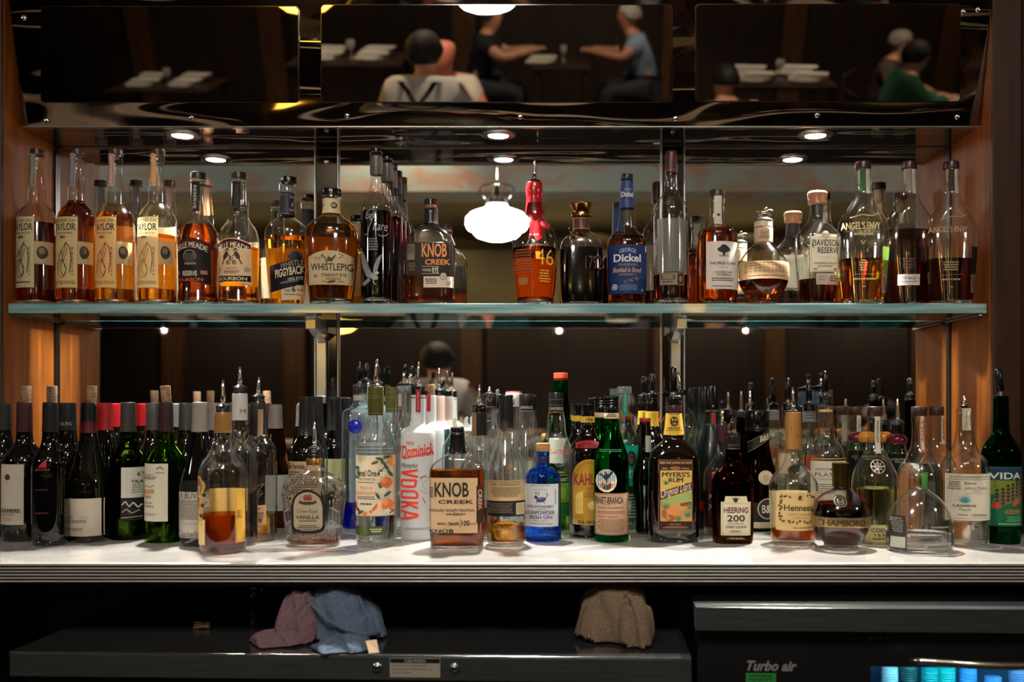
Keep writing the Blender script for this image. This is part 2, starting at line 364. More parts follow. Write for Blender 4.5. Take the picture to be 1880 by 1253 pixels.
bm = bmesh.new(); addbox(bm, (cl-.004, -.004, -.0035), (cr+.004, .010, .0005), .001); bm_obj('bottom_lip', bm, mat('lip_steel', (.7, .68, .65), .18, 1), cn)
bm = bmesh.new(); addbox(bm, (WL+.001, .0105, -.0012), (WR-.001, MY-2.138-.001, .0)); o = bm_obj('soffit', bm, GLOSSB, cn)
nt = GLOSSB.node_tree; tc = nt.nodes.new('ShaderNodeTexCoord'); mp = nt.nodes.new('ShaderNodeMapping'); mp.inputs['Scale'].default_value = (1, 5, 1)
nz = nt.nodes.new('ShaderNodeTexNoise'); nz.inputs['Scale'].default_value = 2.2; nz.inputs['Detail'].default_value = 1.0
bp = nt.nodes.new('ShaderNodeBump'); bp.inputs['Strength'].default_value = .25; bp.inputs['Distance'].default_value = .03
nt.links.new(tc.outputs['Object'], mp.inputs[0]); nt.links.new(mp.outputs[0], nz.inputs[0]); nt.links.new(nz.outputs[0], bp.inputs['Height'])
nt.links.new(bp.outputs[0], nt.nodes['Principled BSDF'].inputs['Normal'])
# flush mirror-glass panels with rounded corners
PANELM = mat('smoked_mirror', (.62, .60, .57), .01, 1)
def rrect(x0, y0, x1, y1, r, n=5):
    P = []
    for cx, cy_, a0 in ((x1-r, y0+r, -90), (x1-r, y1-r, 0), (x0+r, y1-r, 90), (x0+r, y0+r, 180)):
        for i in range(n+1):
            a = math.radians(a0+90*i/n); P.append((cx+r*math.cos(a), cy_+r*math.sin(a)))
    return P
for nm, (x0, y0, x1, y1) in (('p', (77, 13, 548, 187)), ('p', (591, 10, 1233, 187)), ('p', (1278, 9, 1761, 186))):
    P = rrect(x0, y0, x1, y1, 7); n = len(P)
    V = [onface(x, y, .0005) for x, y in P]+[onface(x, y, .0040) for x, y in P]
    Fc = [tuple(range(n, 2*n))]+[(i, (i+1) % n, n+(i+1) % n, n+i) for i in range(n)]
    Fc = [tuple(reversed(f)) for f in Fc]
    o = mesh_obj('mirror_panel', V, Fc, PANELM, cn, smooth=False)
    Q = rrect(x0-2.0, y0-2.0, x1+2.0, y1+2.0, 8); V = [onface(x, y, .0012) for x, y in Q]+[onface(x, y, .0012) for x, y in P]
    V += [onface(x, y, .0002) for x, y in Q]
    Fc = [((i+1) % n, i, n+i, n+(i+1) % n) for i in range(n)]+[(i, (i+1) % n, 2*n+(i+1) % n, 2*n+i) for i in range(n)]
    mesh_obj('panel_rim', V, Fc, mat('rim_metal', (.12, .11, .10), .15, 1), o, smooth=False)
for px, py in ((44, 33), (352, 217), (637, 213), (955, 215), (86, 222), (1240, 218), (1500, 212), (1757, 215), (1768, 22), (1795, 18)):
    p = onface(px, py, .001); q = fn.to_track_quat('Z', 'Y')
    V, Fc = lathe_data([(0, .0062), (.0016, .0058), (.003, .0035)], 16)
    mesh_obj('screw', [q @ Vector(v)+p for v in V], Fc, CHROME, cn)
# downlights in the soffit
GLOW = mat('lit_lens', (1, 1, 1), .5, emit=(1, .97, .93), es=26)
for i, lx in enumerate(LAMP_X):
    d = empty('downlight', (lx, 2.197, SOF-.0012)); tag(d, 'round recessed downlight with steel ring under the canopy, %s of the three' % ('left', 'middle', 'right')[i], 'ceiling light', 'downlights under the canopy')
    lathe('ring', [(-.0034, .0228), (-.0052, .0262), (-.0050, .030), (-.0040, .034), (-.0022, .0385), (-.0003, .0395), (-.0002, .0228)], mat('brushed_ring', (.42, .41, .40), .25, 1), d, 40, caps=False)
    lathe('lens', [(-.0046, .002), (-.0044, .0165), (-.0036, .0222), (-.0004, .0226)], GLOW, d, 32)
# ---------------------------------------------------------------- schoolhouse pendants over the front bar
OPAL = mat('opal_glass_lit', (.9, .9, .88), .3, emit=(1, .95, .86), es=42)
def pendant(x, y, zb, lab, r=.128, glow=OPAL):
    p = empty('pendant_lamp', (x, y, zb)); tag(p, lab, 'pendant lamp', 'opal pendant lamps over the bar')
    s = r/.128
    lathe('globe', [(z*s*.86+.011, q*s) for z, q in ((0, .012), (.003, .045), (.016, .080), (.030, .094), (.045, .098), (.052, .118), (.075, .128), (.105, .126), (.128, .108), (.142, .078), (.150, .052), (.158, .048))], glow, p, 40)
    lathe('fitter', [(z*s, q*s) for z, q in ((.156, .050), (.172, .052), (.180, .040), (.188, .030), (.195, .020), (.235, .012), (.240, .016), (.246, .010))], CHROME, p, 28)
    for sx in (-1, 1):
        tube('chain_arm', [(sx*.040*s, 0, .176*s), (sx*.072*s, 0, .215*s), (sx*.060*s, 0, .235*s), (sx*.012*s, 0, .245*s)], .0045*s, CHROME, p, 8)
    tube('stem', [(0, 0, .24*s), (0, 0, 3.2-zb)], .006*s, STEELD, p, 8)
pendant(-.250, .55, CZ+.662, 'opal schoolhouse pendant lamp hanging over the bar, reflected in the mirror')
pendant(-2.75, .55, CZ+.683, 'added opal pendant lamp, out of view, giving fill light from the far left')  # hidden pendant added as fill for the bottle fronts
pendant(2.35, .55, CZ+.683, 'added opal pendant lamp, out of view, giving fill light from the far right')  # its hidden counterpart, also added for fill
AMBER = mat('amber_glass_lit', (.9, .5, .1), .3, emit=(1, .50, .06), es=9)
def amber(x, y, z, lab, r=.12):
    p = empty('amber_lamp', (x, y, z)); tag(p, lab, 'pendant lamp', 'amber bowl lamps over the dining room')
    lathe('bowl', [(0, .01), (.02, r*.6), (.06, r*.93), (.10, r), (.104, r*.96)], AMBER, p, 32)
    lathe('cap', [(.104, .03), (.13, .02), (.15, .012)], STEELD, p, 20); tube('stem', [(0, 0, .15), (0, 0, 3.2-z)], .005, STEELD, p, 8)
amber(-1.42, -1.7, CZ+.45, 'amber glass bowl lamp hanging behind the bartender', .17)
amber(.85, -2.0, CZ+.55, 'small amber glass bowl lamp hanging right of the header', .07)

# ---------------------------------------------------------------- under-counter coolers
STEEL = noisy('brushed_steel', srgb(98, 106, 105), srgb(80, 87, 86), (1, 1, 60), 8, .36, 4, metal=.7)
BLKC = mat('black_cabinet', (.010, .010, .011), .3)
TOPB = mat('dark_steel_top', (.030, .031, .034), .10, 0, coat=.6)
def flat_text(name, s, x0, z0, x1, z1, y, m, parent, bold=0, shear=0):
    V2, Fc = text2d(s, bold, shear); return mesh_obj(name, [(x0+u*(x1-x0), y, z0+v*(z1-z0)) for u, v in V2], Fc, m, parent, smooth=False)
zt = CZ-.400; yA, yB = .400*F/(1197-745), .400*F/(1209-745)
xA, xB = X(17, yA), X(1270, yB)
fr = empty('undercounter_freezer', (xA, yA, 0), math.atan2(yB-yA, xB-xA)); Wd = math.hypot(xB-xA, yB-yA)
tag(fr, 'long low freezer with dark reflective top and steel front band carrying a caution sticker', 'freezer')
box('cabinet', (.012, .03, .02), (Wd-.012, .60, zt-.042), BLKC, fr)
bm = bmesh.new(); addbox(bm, (0, .0, zt-.0015), (Wd, .60, zt), .0006); bm_obj('top', bm, TOPB, fr)
bm = bmesh.new(); addbox(bm, (0, 0, zt-.0405), (Wd, .029, zt-.0018), .0015); bd = bm_obj('front_band', bm, STEEL, fr)
bm = bmesh.new(); addbox(bm, (0, -.0006, zt-.0014), (Wd, .004, zt+.0002), .0004); bm_obj('edge_bead', bm, mat('bright_bead', (.8, .78, .74), .2, 1), bd)
for px, dy in ((701, 1226), (842, 1225)):
    lx = (px-17)/(1270-17)*Wd; lz = zt-.0185; lk = empty('lock', (lx, -.0005, lz)); lk.parent = fr
    V, Fc = lathe_data([(0, .0078), (.003, .0075), (.0042, .0062)], 24); mesh_obj('rim', [(x, -z, y) for x, y, z in V], [tuple(reversed(f)) for f in Fc], CHROME, lk)
    V, Fc = lathe_data([(.0042, .0050), (.0058, .0046)], 20); mesh_obj('key_face', [(x, -z, y) for x, y, z in V], [tuple(reversed(f)) for f in Fc], mat('pale_steel', srgb(150, 190, 205), .25, 1), lk)
    bm = bmesh.new(); addbox(bm, (-.0008, -.0066, -.003), (.0008, -.0056, .003)); bm_obj('keyhole', bm, BLKC, lk)
sx0, sx1 = (724-17)/1253*Wd, (816-17)/1253*Wd
st = empty('caution_sticker', (0, 0, 0)); st.parent = fr; st['label'] = 'black and grey printed caution sticker'
box('backing', (sx0, -.0009, zt-.0350), (sx1, -.0004, zt-.0040), col('a89f90'), st)
box('header', (sx0+.001, -.0013, zt-.0120), (sx1-.001, -.0009, zt-.0048), col('101010'), st)
flat_text('lettering', 'CAUTION', sx0+.024, zt-.0110, sx1-.024, zt-.0062, -.0015, col('b8b0a0'), st, .02)
for i, s in enumerate(('To prevent a child from being entrapped,', 'keep out of reach of children and not in the', 'vicinity of refrigerator.')):
    flat_text('fine_print', s, sx0+.004, zt-.0180-i*.0058, sx0+(.060, .070, .036)[i]*.9+.004, zt-.0145-i*.0058, -.0012, col('2a2622'), st)

rc = empty('glass_door_cooler', (X(1278, 1.60), 1.60, 0), -.038); zr = Z(1116, 1.60); WR2 = .95
tag(rc, 'black glass-door bar cooler with wide steel top band and blue-lit interior', 'cooler')
bm = bmesh.new(); addbox(bm, (0, 0, zr-.0375), (WR2, .030, zr), .001); bm_obj('top_band', bm, STEEL, rc)
bm = bmesh.new(); addbox(bm, (0, .0302, zr-.020), (WR2, .60, zr), .0006); bm_obj('top', bm, mat('matte_black_top', (.004, .004, .0045), .35), rc)
bm = bmesh.new(); addbox(bm, (0, -.0008, zr-.0012), (WR2, .003, zr+.0006), .0004); bm_obj('edge_bead', bm, MATS['bright_bead'], rc)
gx0 = X(1594, 1.62)-X(1278, 1.6); gz1 = Z(1223, 1.62)
box('cabinet_face', (.004, .022, .05), (gx0, .06, zr-.038), BLKC, rc)
box('door_header', (gx0+.0005, .022, gz1+.001), (WR2, .06, zr-.038), BLKC, rc)
box('cabinet_back', (.004, .52, .05), (WR2, .55, zr-.038), BLKC, rc)
flat_text('lettering', 'Turbo air', X(1370, 1.62)-X(1278, 1.6), Z(1232, 1.62), X(1461, 1.62)-X(1278, 1.6), Z(1213, 1.62), .0212, col('8a8a8c', .3, 0), rc, .03, .35)
box('green_badge', (X(1368, 1.62)-X(1278, 1.6), .0205, Z(1262, 1.62)), (X(1423, 1.62)-X(1278, 1.6), .0216, Z(1236, 1.62)), col('2c8a3c'), rc)
flat_text('lettering', 'NATURAL', X(1375, 1.62)-X(1278, 1.6), Z(1243, 1.62), X(1417, 1.62)-X(1278, 1.6), Z(1238, 1.62), .0200, col('0a1a0c'), rc, .02)
flat_text('lettering', 'Refrigerants', X(1375, 1.62)-X(1278, 1.6), Z(1250, 1.62), X(1417, 1.62)-X(1278, 1.6), Z(1245, 1.62), .0200, col('0a1a0c'), rc, .01)
cd = [X(p, 1.62)-X(1278, 1.6) for p in (1554, 1573, 1595, 1611, 1626)]
box('display_window', (cd[0], .0212, Z(1175, 1.62)), (cd[1], .0222, Z(1169, 1.62)), col('3a4652', .2), rc)
for c_ in cd[2:]:
    V, Fc = lathe_data([(0, .0048), (.0012, .0042)], 16); zz = Z(1171, 1.62); mesh_obj('control_button', [(c_+x, .0216-z, zz+y) for x, y, z in V], [tuple(reversed(f)) for f in Fc], col('3a3a3c', .3), rc)
P = []; R_ = []
for i in range(15):
    t = i/14; P.append((X(1668, 1.58)-X(1278, 1.6)+t*.30, -.010-.030*math.sin(math.pi*min(1, t*1.0)), Z(1212, 1.58))); R_.append(.0065 if 0 < i < 14 else .005)
hd = tube('door_handle', P, R_, CHROME, rc, 14)
box('glass_door', (gx0+.001, .030, .05), (WR2, .034, gz1), SHEET, rc)
LED = mat('cooler_led', (1, 1, 1), .5, emit=(.25, .75, 1), es=34)
box('light_strip', (gx0+.02, .060, gz1-.006), (WR2-.02, .066, gz1+.0005), LED, rc)
box('lit_back_panel', (gx0+.001, .30, .05), (WR2, .31, gz1+.02), mat('cooler_liner', srgb(60, 110, 150), .5), rc)
ft = empty('drink_bottles', (0, 0, 0)); C.objects.unlink(ft); bpy.data.objects.remove(ft)
capc = [('e8f2f6', 1633), ('205a58', 1668), ('18b8b8', 1707), ('20c8c0', 1738), ('5aa8f0', 1777), ('78b0f0', 1823), ('8a98c8', 1868)]
capn = ['white', 'dark teal', 'turquoise', 'bright aqua', 'sky blue', 'pale blue', 'lavender']
for i, (h, px) in enumerate(capc):
    yy = 1.60+.125; b = empty('chilled_bottle', (X(px, yy), yy, .40)); tag(b, '%s capped bottle inside the blue-lit cooler' % capn[i], 'bottle', 'bottles in the lit cooler')
    top = Z(1224 if i not in (1, 5) else (1216 if i == 1 else 1242), yy)-.40
    lathe('glass', [(0, .013), (.02, .0142), (top-.14, .0142), (top-.08, .0135), (top-.03, .0125)], mat('chilled_'+h, srgb(int(h[:2], 16)//2, int(h[2:4], 16)*2//3, int(h[4:], 16)), .15, trans=.3), b, 24)
    pr = [(top-.032, .0135)]
    for k in range(6): pr += [(top-.030+k*.004, .0148), (top-.0285+k*.004, .0140)]
    pr += [(top-.002, .0145), (top, .012)]
    lathe('screw_cap', pr, mat('cap_'+h, srgb(int(h[:2], 16), int(h[2:4], 16), int(h[4:], 16)), .3), b, 24)
bs = box('bottle_rack', (X(1600, 1.72), 1.68, .385), (X(1600, 1.72)+.62, 1.86, .3995), STEEL); tag(bs, 'steel wire rack inside the blue-lit cooler', 'rack')
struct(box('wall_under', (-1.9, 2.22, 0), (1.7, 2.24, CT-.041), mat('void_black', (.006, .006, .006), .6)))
# ================================================================ bottles
random.seed(7)
ALLB = []
# bottles half hidden in the second and third files are kept slim enough to stand side by side; depths of a few crowded ones
SLIM = {720: .45, 753: .55, 790: .85, 898: .66, 942: .68, 966: .68, 1062: .80, 1197: .72, 1485: .70, 1508: .65, 1569: .58, 1671: .5, 1103: .8, 1447: .9, 1029: .9, 1030: .9, 1456: .97}
PUSH = {163: 1.968, 236: 2.0, 440: 1.906, 1456: 1.935, 1544: 1.868, 1606: 1.945, 1688: None, 1515: 2.05, 1184: 2.08, 1146: 2.15, 1021: 2.11, 1838: 1.945}
PUSH.pop(1688)
PAPER = 'e4d9c2'
def chaikin(P, it=2):
    for _ in range(it):
        Q = [P[0]]
        for a, b in zip(P[:-1], P[1:]):
            Q.append(tuple(.75*p+.25*q for p, q in zip(a, b))); Q.append(tuple(.25*p+.75*q for p, q in zip(a, b)))
        Q.append(P[-1]); P = Q
    return P
class B:
    """one bottle; every size is read in the photo's pixels at the bottle's own distance"""
    def __init__(s, label, x, prof, yb=None, Y=None, d=1.0, n=2.0, kind='whiskey_bottle', group=None, shelf=False, neck=None, cat='bottle', slim=None):
        slim = slim or SLIM.get(round(x), 1); mn = min(h for _, h in prof); prof = [(y, mn+(h-mn)*slim) for y, h in prof]
        if yb and round(x) in PUSH: Y = PUSH[round(x)]
        hwb = max(h for _, h in prof); s.shelf = shelf
        if Y is None:
            yf = .2674*F/(yb-745); Y = yf/(1-hwb*d/F)
        s.Y = Y; s.k = k = Y/F; s.zb = SHT if shelf else CT
        s.X0 = (x-1025)*k; s.x = x
        s.root = empty(kind, (s.X0, Y, s.zb+.0003)); tag(s.root, label, cat, group)
        P = chaikin([(s.z(y), h*k) for y, h in prof][::-1], 2)     # bottom to top
        P[0] = (0.0, P[0][1]); P = [(max(z, 0), r) for z, r in P]
        s.P = P; s.bw = hwb*k; s.nw = (neck*k if neck else min(r for _, r in P)*1.08); s.d = d; s.n = n; ALLB.append(s); s.lp = None; s.inner = None
    def z(s, y): return (745-y)*s.k+CZ-s.zb-.0003
    def lx(s, px): return (px-1025)*s.k-s.X0
    def sec(s, r):
        t = min(1, max(0, (r-s.nw)/max(s.bw-s.nw, 1e-6))); t = t*t*(3-2*t) if t < 1 else 1
        return 1+(s.d-1)*t, 2+(s.n-2)*t
    def at(s, z):
        P = s.P
        if z <= P[0][0]: return P[0][1]
        for (z0, r0), (z1, r1) in zip(P[:-1], P[1:]):
            if z0 <= z <= z1: return r0+(r1-r0)*(z-z0)/max(z1-z0, 1e-9)
        return P[-1][1]
    def ring(s, z, r, ref=None, N=44):
        d, n = s.sec(ref if ref else r); out = []
        for i in range(N):
            a = 2*math.pi*i/N; c, q = math.cos(a), math.sin(a)
            out.append((math.copysign(abs(c)**(2/n), c)*r, math.copysign(abs(q)**(2/n), q)*r*d, z))
        return out
    def shell(s, rings, m, name, N=44, par=None):
        V = [v for r in rings for v in r]; Fc = []
        for j in range(len(rings)-1):
            for i in range(N): k = (i+1) % N; Fc.append((j*N+i, j*N+k, (j+1)*N+k, (j+1)*N+i))
        Fc.append(tuple(reversed(range(N)))); Fc.append(tuple((len(rings)-1)*N+i for i in range(N)))
        o = mesh_obj(name, V, Fc, m, par or s.root); o.data.set_sharp_from_angle(angle=math.radians(50)); return o
    def glass(s, m=CLEAR, wall=.0024, base=.007, solid=False, name='glass', rib=None):
        P = s.P; rings = []
        z0, r0 = P[0]; rings.append(s.ring(0, r0-.0022)); rings.append(s.ring(.0008, r0-.0007))
        for z, r in P[1:]:
            if z > .0018: rings.append(s.ring(z, r))
        if m in (CLEAR, FLINT):        # thin blown wall over a thick solid foot
            wall = .0016; s.wall, s.base = wall, base; rb = s.at(base)
            rr = [s.ring(.0006, s.P[0][1]-.0045, s.P[0][1]), s.ring(.0014, s.P[0][1]-.0026, s.P[0][1])]+[s.ring(base*q, s.at(base*q)-.0019, s.at(base*q)) for q in (.4, .7, .92)]+[s.ring(base-.0001, rb-.0035, rb)]
            s.body = s.shell(rings, m, name); s.shell(rr, BASEG, 'thick_foot'); return s
        if not solid:
            zt = P[-1][0]; inn = []
            for z, r in reversed(P):
                if z < base+.004: break
                inn.append((z, max(r-wall, .003), r))
            s.wall, s.base = wall, base
            rings.append(s.ring(zt, max(P[-1][1]-wall, .003), P[-1][1]))
            for z, ri, r in inn[1:]: rings.append(s.ring(z, ri, r))
            rb = s.at(base+.003); rings.append(s.ring(base+.0012, rb-wall-.0010, rb)); rings.append(s.ring(base, rb-wall-.005, rb))
        s.body = s.shell(rings, m, name); return s
    def fill(s, m, y, gap=.0003, name='liquid'):
        zt = s.z(y); P = s.P; w_ = s.wall+gap; rb = s.at(s.base+.003)
        rings = [s.ring(s.base+gap, rb-w_-.005, rb), s.ring(s.base+.0012+gap, rb-w_-.001, rb)]
        for z, r in P:
            if s.base+.004 <= z < zt-.0008: rings.append(s.ring(z, max(r-w_, .002), r))
        r = s.at(zt); rings.append(s.ring(zt, max(r-w_, .002), r))
        s.shell(rings, m, name); return s
    # ----- closures
    def cap(s, y0, y1, hw, m, name='cap', ridges=0, top=.12, x=None, hw0=None, par=None, n=36):
        zt, zb = s.z(y0), s.z(y1); r = hw*s.k; r0 = (hw0 or hw)*s.k; h = zt-zb; c = s.lx(x) if x else 0
        pr = [(zb, r0*.97), (zb+h*.03, r0)]
        if ridges:
            for i in range(ridges):
                t = .45+.45*i/ridges; pr += [(zb+h*t, r), (zb+h*(t+.03), r*.94), (zb+h*(t+.06), r*.94), (zb+h*(t+.08), r)]
        pr += [(zt-min(h*top, .002), r), (zt-min(h*top, .002)*.3, r*.97), (zt, r*.90)]
        o = lathe(name, pr, m, par or s.root, n, cx=c); s.last = o; return s
    def sleeve(s, y0, y1, m, name='capsule', off=.0004, top=False):
        """foil or paper that hugs the neck from y0 down to y1"""
        zt, zb = s.z(y0), s.z(y1); zs = sorted({zb, zt} | {z for z, _ in s.P if zb < z < zt})
        rings = [s.ring(z, s.at(z)+off, s.at(z)) for z in zs]
        if top: rings.append(s.ring(zt+.0012, s.at(zt)*.93, s.at(zt)))
        else: rings.append(s.ring(zt, s.at(zt)-.0002, s.at(zt))); rings.insert(0, s.ring(zb, s.at(zb)-.0002, s.at(zb)))
        V = [v for r in rings for v in r]; N = 44; Fc = []
        for j in range(len(rings)-1):
            for i in range(N): k = (i+1) % N; Fc.append((j*N+i, j*N+k, (j+1)*N+k, (j+1)*N+i))
        if top: Fc.append(tuple((len(rings)-1)*N+i for i in range(N)))
        mesh_obj(name, V, Fc, m, s.root); return s
    def cork(s, y0, y1, hw, tilt=0, x=None, m=None, name='cork'):
        zt, zb = s.z(y0), s.z(y1); V, Fc = lathe_data([(-.008, hw*s.k*.92), (.0, hw*s.k*.94), ((zt-zb)*.96, hw*s.k), (zt-zb, hw*s.k*.93)], 24)
        R = Matrix.Rotation(math.radians(tilt), 3, 'Y'); o = Vector((s.lx(x) if x else 0, 0, zb))
        mesh_obj(name, [R @ Vector(v)+o for v in V], Fc, m or CORK, s.root); return s
    def pour(s, y_top, y_neck, hw, style='metal', lean=0, h=None):
        """speed pourer: rubber collar on the lip, metal spout; style 'black' wears a black tip cover"""
        k = s.k; zn = s.z(y_neck); zt = s.z(y_top); p = empty('pourer', (0, 0, zn)); p.parent = s.root; L = zt-zn; r = hw*k
        p['label'] = 'black rubber pourer with slim metal spout' if style == 'metal' else 'pourer with black covered spout'
        hc = h*k if h else .012
        pr = [(-.002, r*.90)]
        for i in range(3): z = -.001+i*hc/3.4; pr += [(z, r*.93), (z+hc*.10, r*1.0), (z+hc*.20, r*.93)]
        pr += [(hc*.92, r*1.04), (hc, r*.95)]
        lathe('collar', pr, RUBBER, p, 28)
        lathe('disc', [(hc, r*.80), (hc+.001, r*.82), (hc+.0022, r*.55), (hc+.0045, r*.34)], CHROME, p, 24)
        top = Vector((lean*k, 0, L)); a = Vector((0, 0, hc+.003)); b = a.lerp(top, .35); b.x = lean*k*.05
        if style == 'metal':
            tube('spout', [a, b, a.lerp(top, .7), top], [.0042, .0040, .0030, .0019], CHROME, p, 14)
        elif style == 'tip':
            tube('spout', [a, b, a.lerp(top, .62)], [.0042, .0040, .0034], CHROME, p, 14)
            tube('tip_cover', [a.lerp(top, .60), a.lerp(top, .66), a.lerp(top, .94), top], [.0040, .0052, .0050, .0025], BLKP, p, 14)
        else:
            tube('spout', [a, a.lerp(top, .12)], .0042, CHROME, p, 12)
            tube('tip_cover', [a.lerp(top, .10), a.lerp(top, .14), a.lerp(top, .93), a.lerp(top, .98), top], [.0062, .0072, .0066, .005, .002], BLKP, p, 16)
        return s
    # ----- things printed or pasted on the front
    def pt(s, px, py, off):
        x, z = s.lx(px), s.z(py); r = s.at(z); d, n = s.sec(r); u = max(-.995, min(.995, x/max(r, 1e-6)))
        y = -(r*d*(1-abs(u)**n)**(1/n))-off; return (u*r if abs(x) > abs(u*r) else x, y, z)
    def label(s, x0, y0, x1, y1, m, shape='rect', name='label', off=.0005, skew=0, arch=0, par=None, nx=18, txt=None):
        if isinstance(m, str): m = paper(m)
        nz_ = 10; V = []; Fc = []
        for i in range(nx+1):
            u = i/nx; px = x0+(x1-x0)*u; a, b = y0, y1
            q = 2*u-1
            if shape == 'arch': a = y0+(y1-y0)*arch*(1-math.sqrt(max(0, 1-q*q*.98)))
            elif shape == 'bow': a = y0+arch*q*q
            elif shape == 'wave': a = y0+arch*q*q; b = y1-arch*.6*(1-q*q)
            elif shape == 'ellipse':
                h = (y1-y0)/2*math.sqrt(max(0, 1-q*q)); a, b = (y0+y1)/2-h, (y0+y1)/2+h
            elif shape == 'shoulder': a = y0+(arch if abs(q) > .72 else arch*.0)
            elif shape == 'tombstone':
                h = (x1-x0)/2; t = min(h, (y1-y0)*.5); a = y0+t*(1-math.sqrt(max(0, 1-q*q))); b = y1-t*.35*(1-math.sqrt(max(0, 1-abs(q)**3)))
            for j in range(nz_+1):
                py = a+(b-a)*j/nz_; V.append(s.pt(px, py+skew*(u-.5), off))
        for i in range(nx):
            for j in range(nz_): a = i*(nz_+1)+j; Fc.append((a, a+1, a+nz_+2, a+nz_+1))
        o = mesh_obj(name, V, Fc, m, par or s.root)
        if par is None: s.lp = o
        if txt: o['label'] = txt
        return s
    def back(s, x0, y0, x1, y1, c='cdbf9c', name='back_label'):
        """paper label on the far side of the bottle, seen through glass and liquid"""
        V = []; Fc = []; n1 = 14
        for i in range(n1+1):
            for j in range(7):
                x, y, z = s.pt(x0+(x1-x0)*i/n1, y0+(y1-y0)*j/6, .0005); V.append((x, -y, z))
        for i in range(n1):
            for j in range(6): a = i*7+j; Fc.append((a, a+7, a+8, a+1))
        mesh_obj(name, V, Fc, paper(c, .55), s.root); return s
    def sub(s, *a, **k):
        k.setdefault('name', 'printed_panel'); k.setdefault('off', .0008); return s.label(*a, par=s.lp or s.root, **k)
    def text(s, t, x0, y0, x1, y1, c='1a1512', bold=.01, shear=0, arch=0, rot=0, skew=0, off=.0012, par=None, m=None, name='lettering'):
        V2, Fc = text2d(t, min(bold, .022), shear); bm = bmesh.new(); vs = [bm.verts.new((u, v, 0)) for u, v in V2]
        for f in Fc:
            try: bm.faces.new([vs[i] for i in f])
            except ValueError: pass
        nb = int(abs(x1-x0)/(4 if not rot else 2.5))
        for i in range(1, nb):
            bmesh.ops.bisect_plane(bm, geom=bm.verts[:]+bm.edges[:]+bm.faces[:], plane_co=(0, i/nb, 0) if rot else (i/nb, 0, 0), plane_no=(0, 1, 0) if rot else (1, 0, 0))
        for v in bm.verts:
            u, w_ = v.co.x, v.co.y
            if rot == 0: px = x0+(x1-x0)*u; py = y1-(y1-y0)*w_+arch*((2*u-1)**2)+skew*(u-.5)
            elif rot == 90: px = x0+(x1-x0)*(1-w_); py = y1-(y1-y0)*u       # reads upwards
            else: px = x0+(x1-x0)*w_; py = y0+(y1-y0)*u                       # reads downwards
            v.co = s.pt(px, py, off)
        o = bm_obj(name, bm, m or col(c), par or s.lp or s.root); return s
    def fine(s, x0, y0, x1, y1, rows, c='3a322a', off=.0012, center=True, skew=0, fillr=.8, par=None):
        V = []; Fc = []; rh = (y1-y0)/rows; rnd = random.Random(int(x0*7+y0*13))
        for r in range(rows):
            w_ = (x1-x0)*rnd.uniform(.72, 1); a = x0+((x1-x0)-w_)/2 if center else x0; e = a+w_; px = a
            while px < e-.8:
                q = min(rnd.uniform(1.6, 4.6), e-px); ya = y0+r*rh; yc = ya+rh*.55
                b = len(V); sk = lambda X_: skew*((X_-x0)/(x1-x0)-.5)
                V += [s.pt(px, ya+sk(px), off), s.pt(px, yc+sk(px), off), s.pt(px+q, yc+sk(px+q), off), s.pt(px+q, ya+sk(px+q), off)]; Fc.append((b, b+1, b+2, b+3)); px += q+.8
        mesh_obj('fine_print', V, Fc, col(c), par or s.lp or s.root, smooth=False); return s
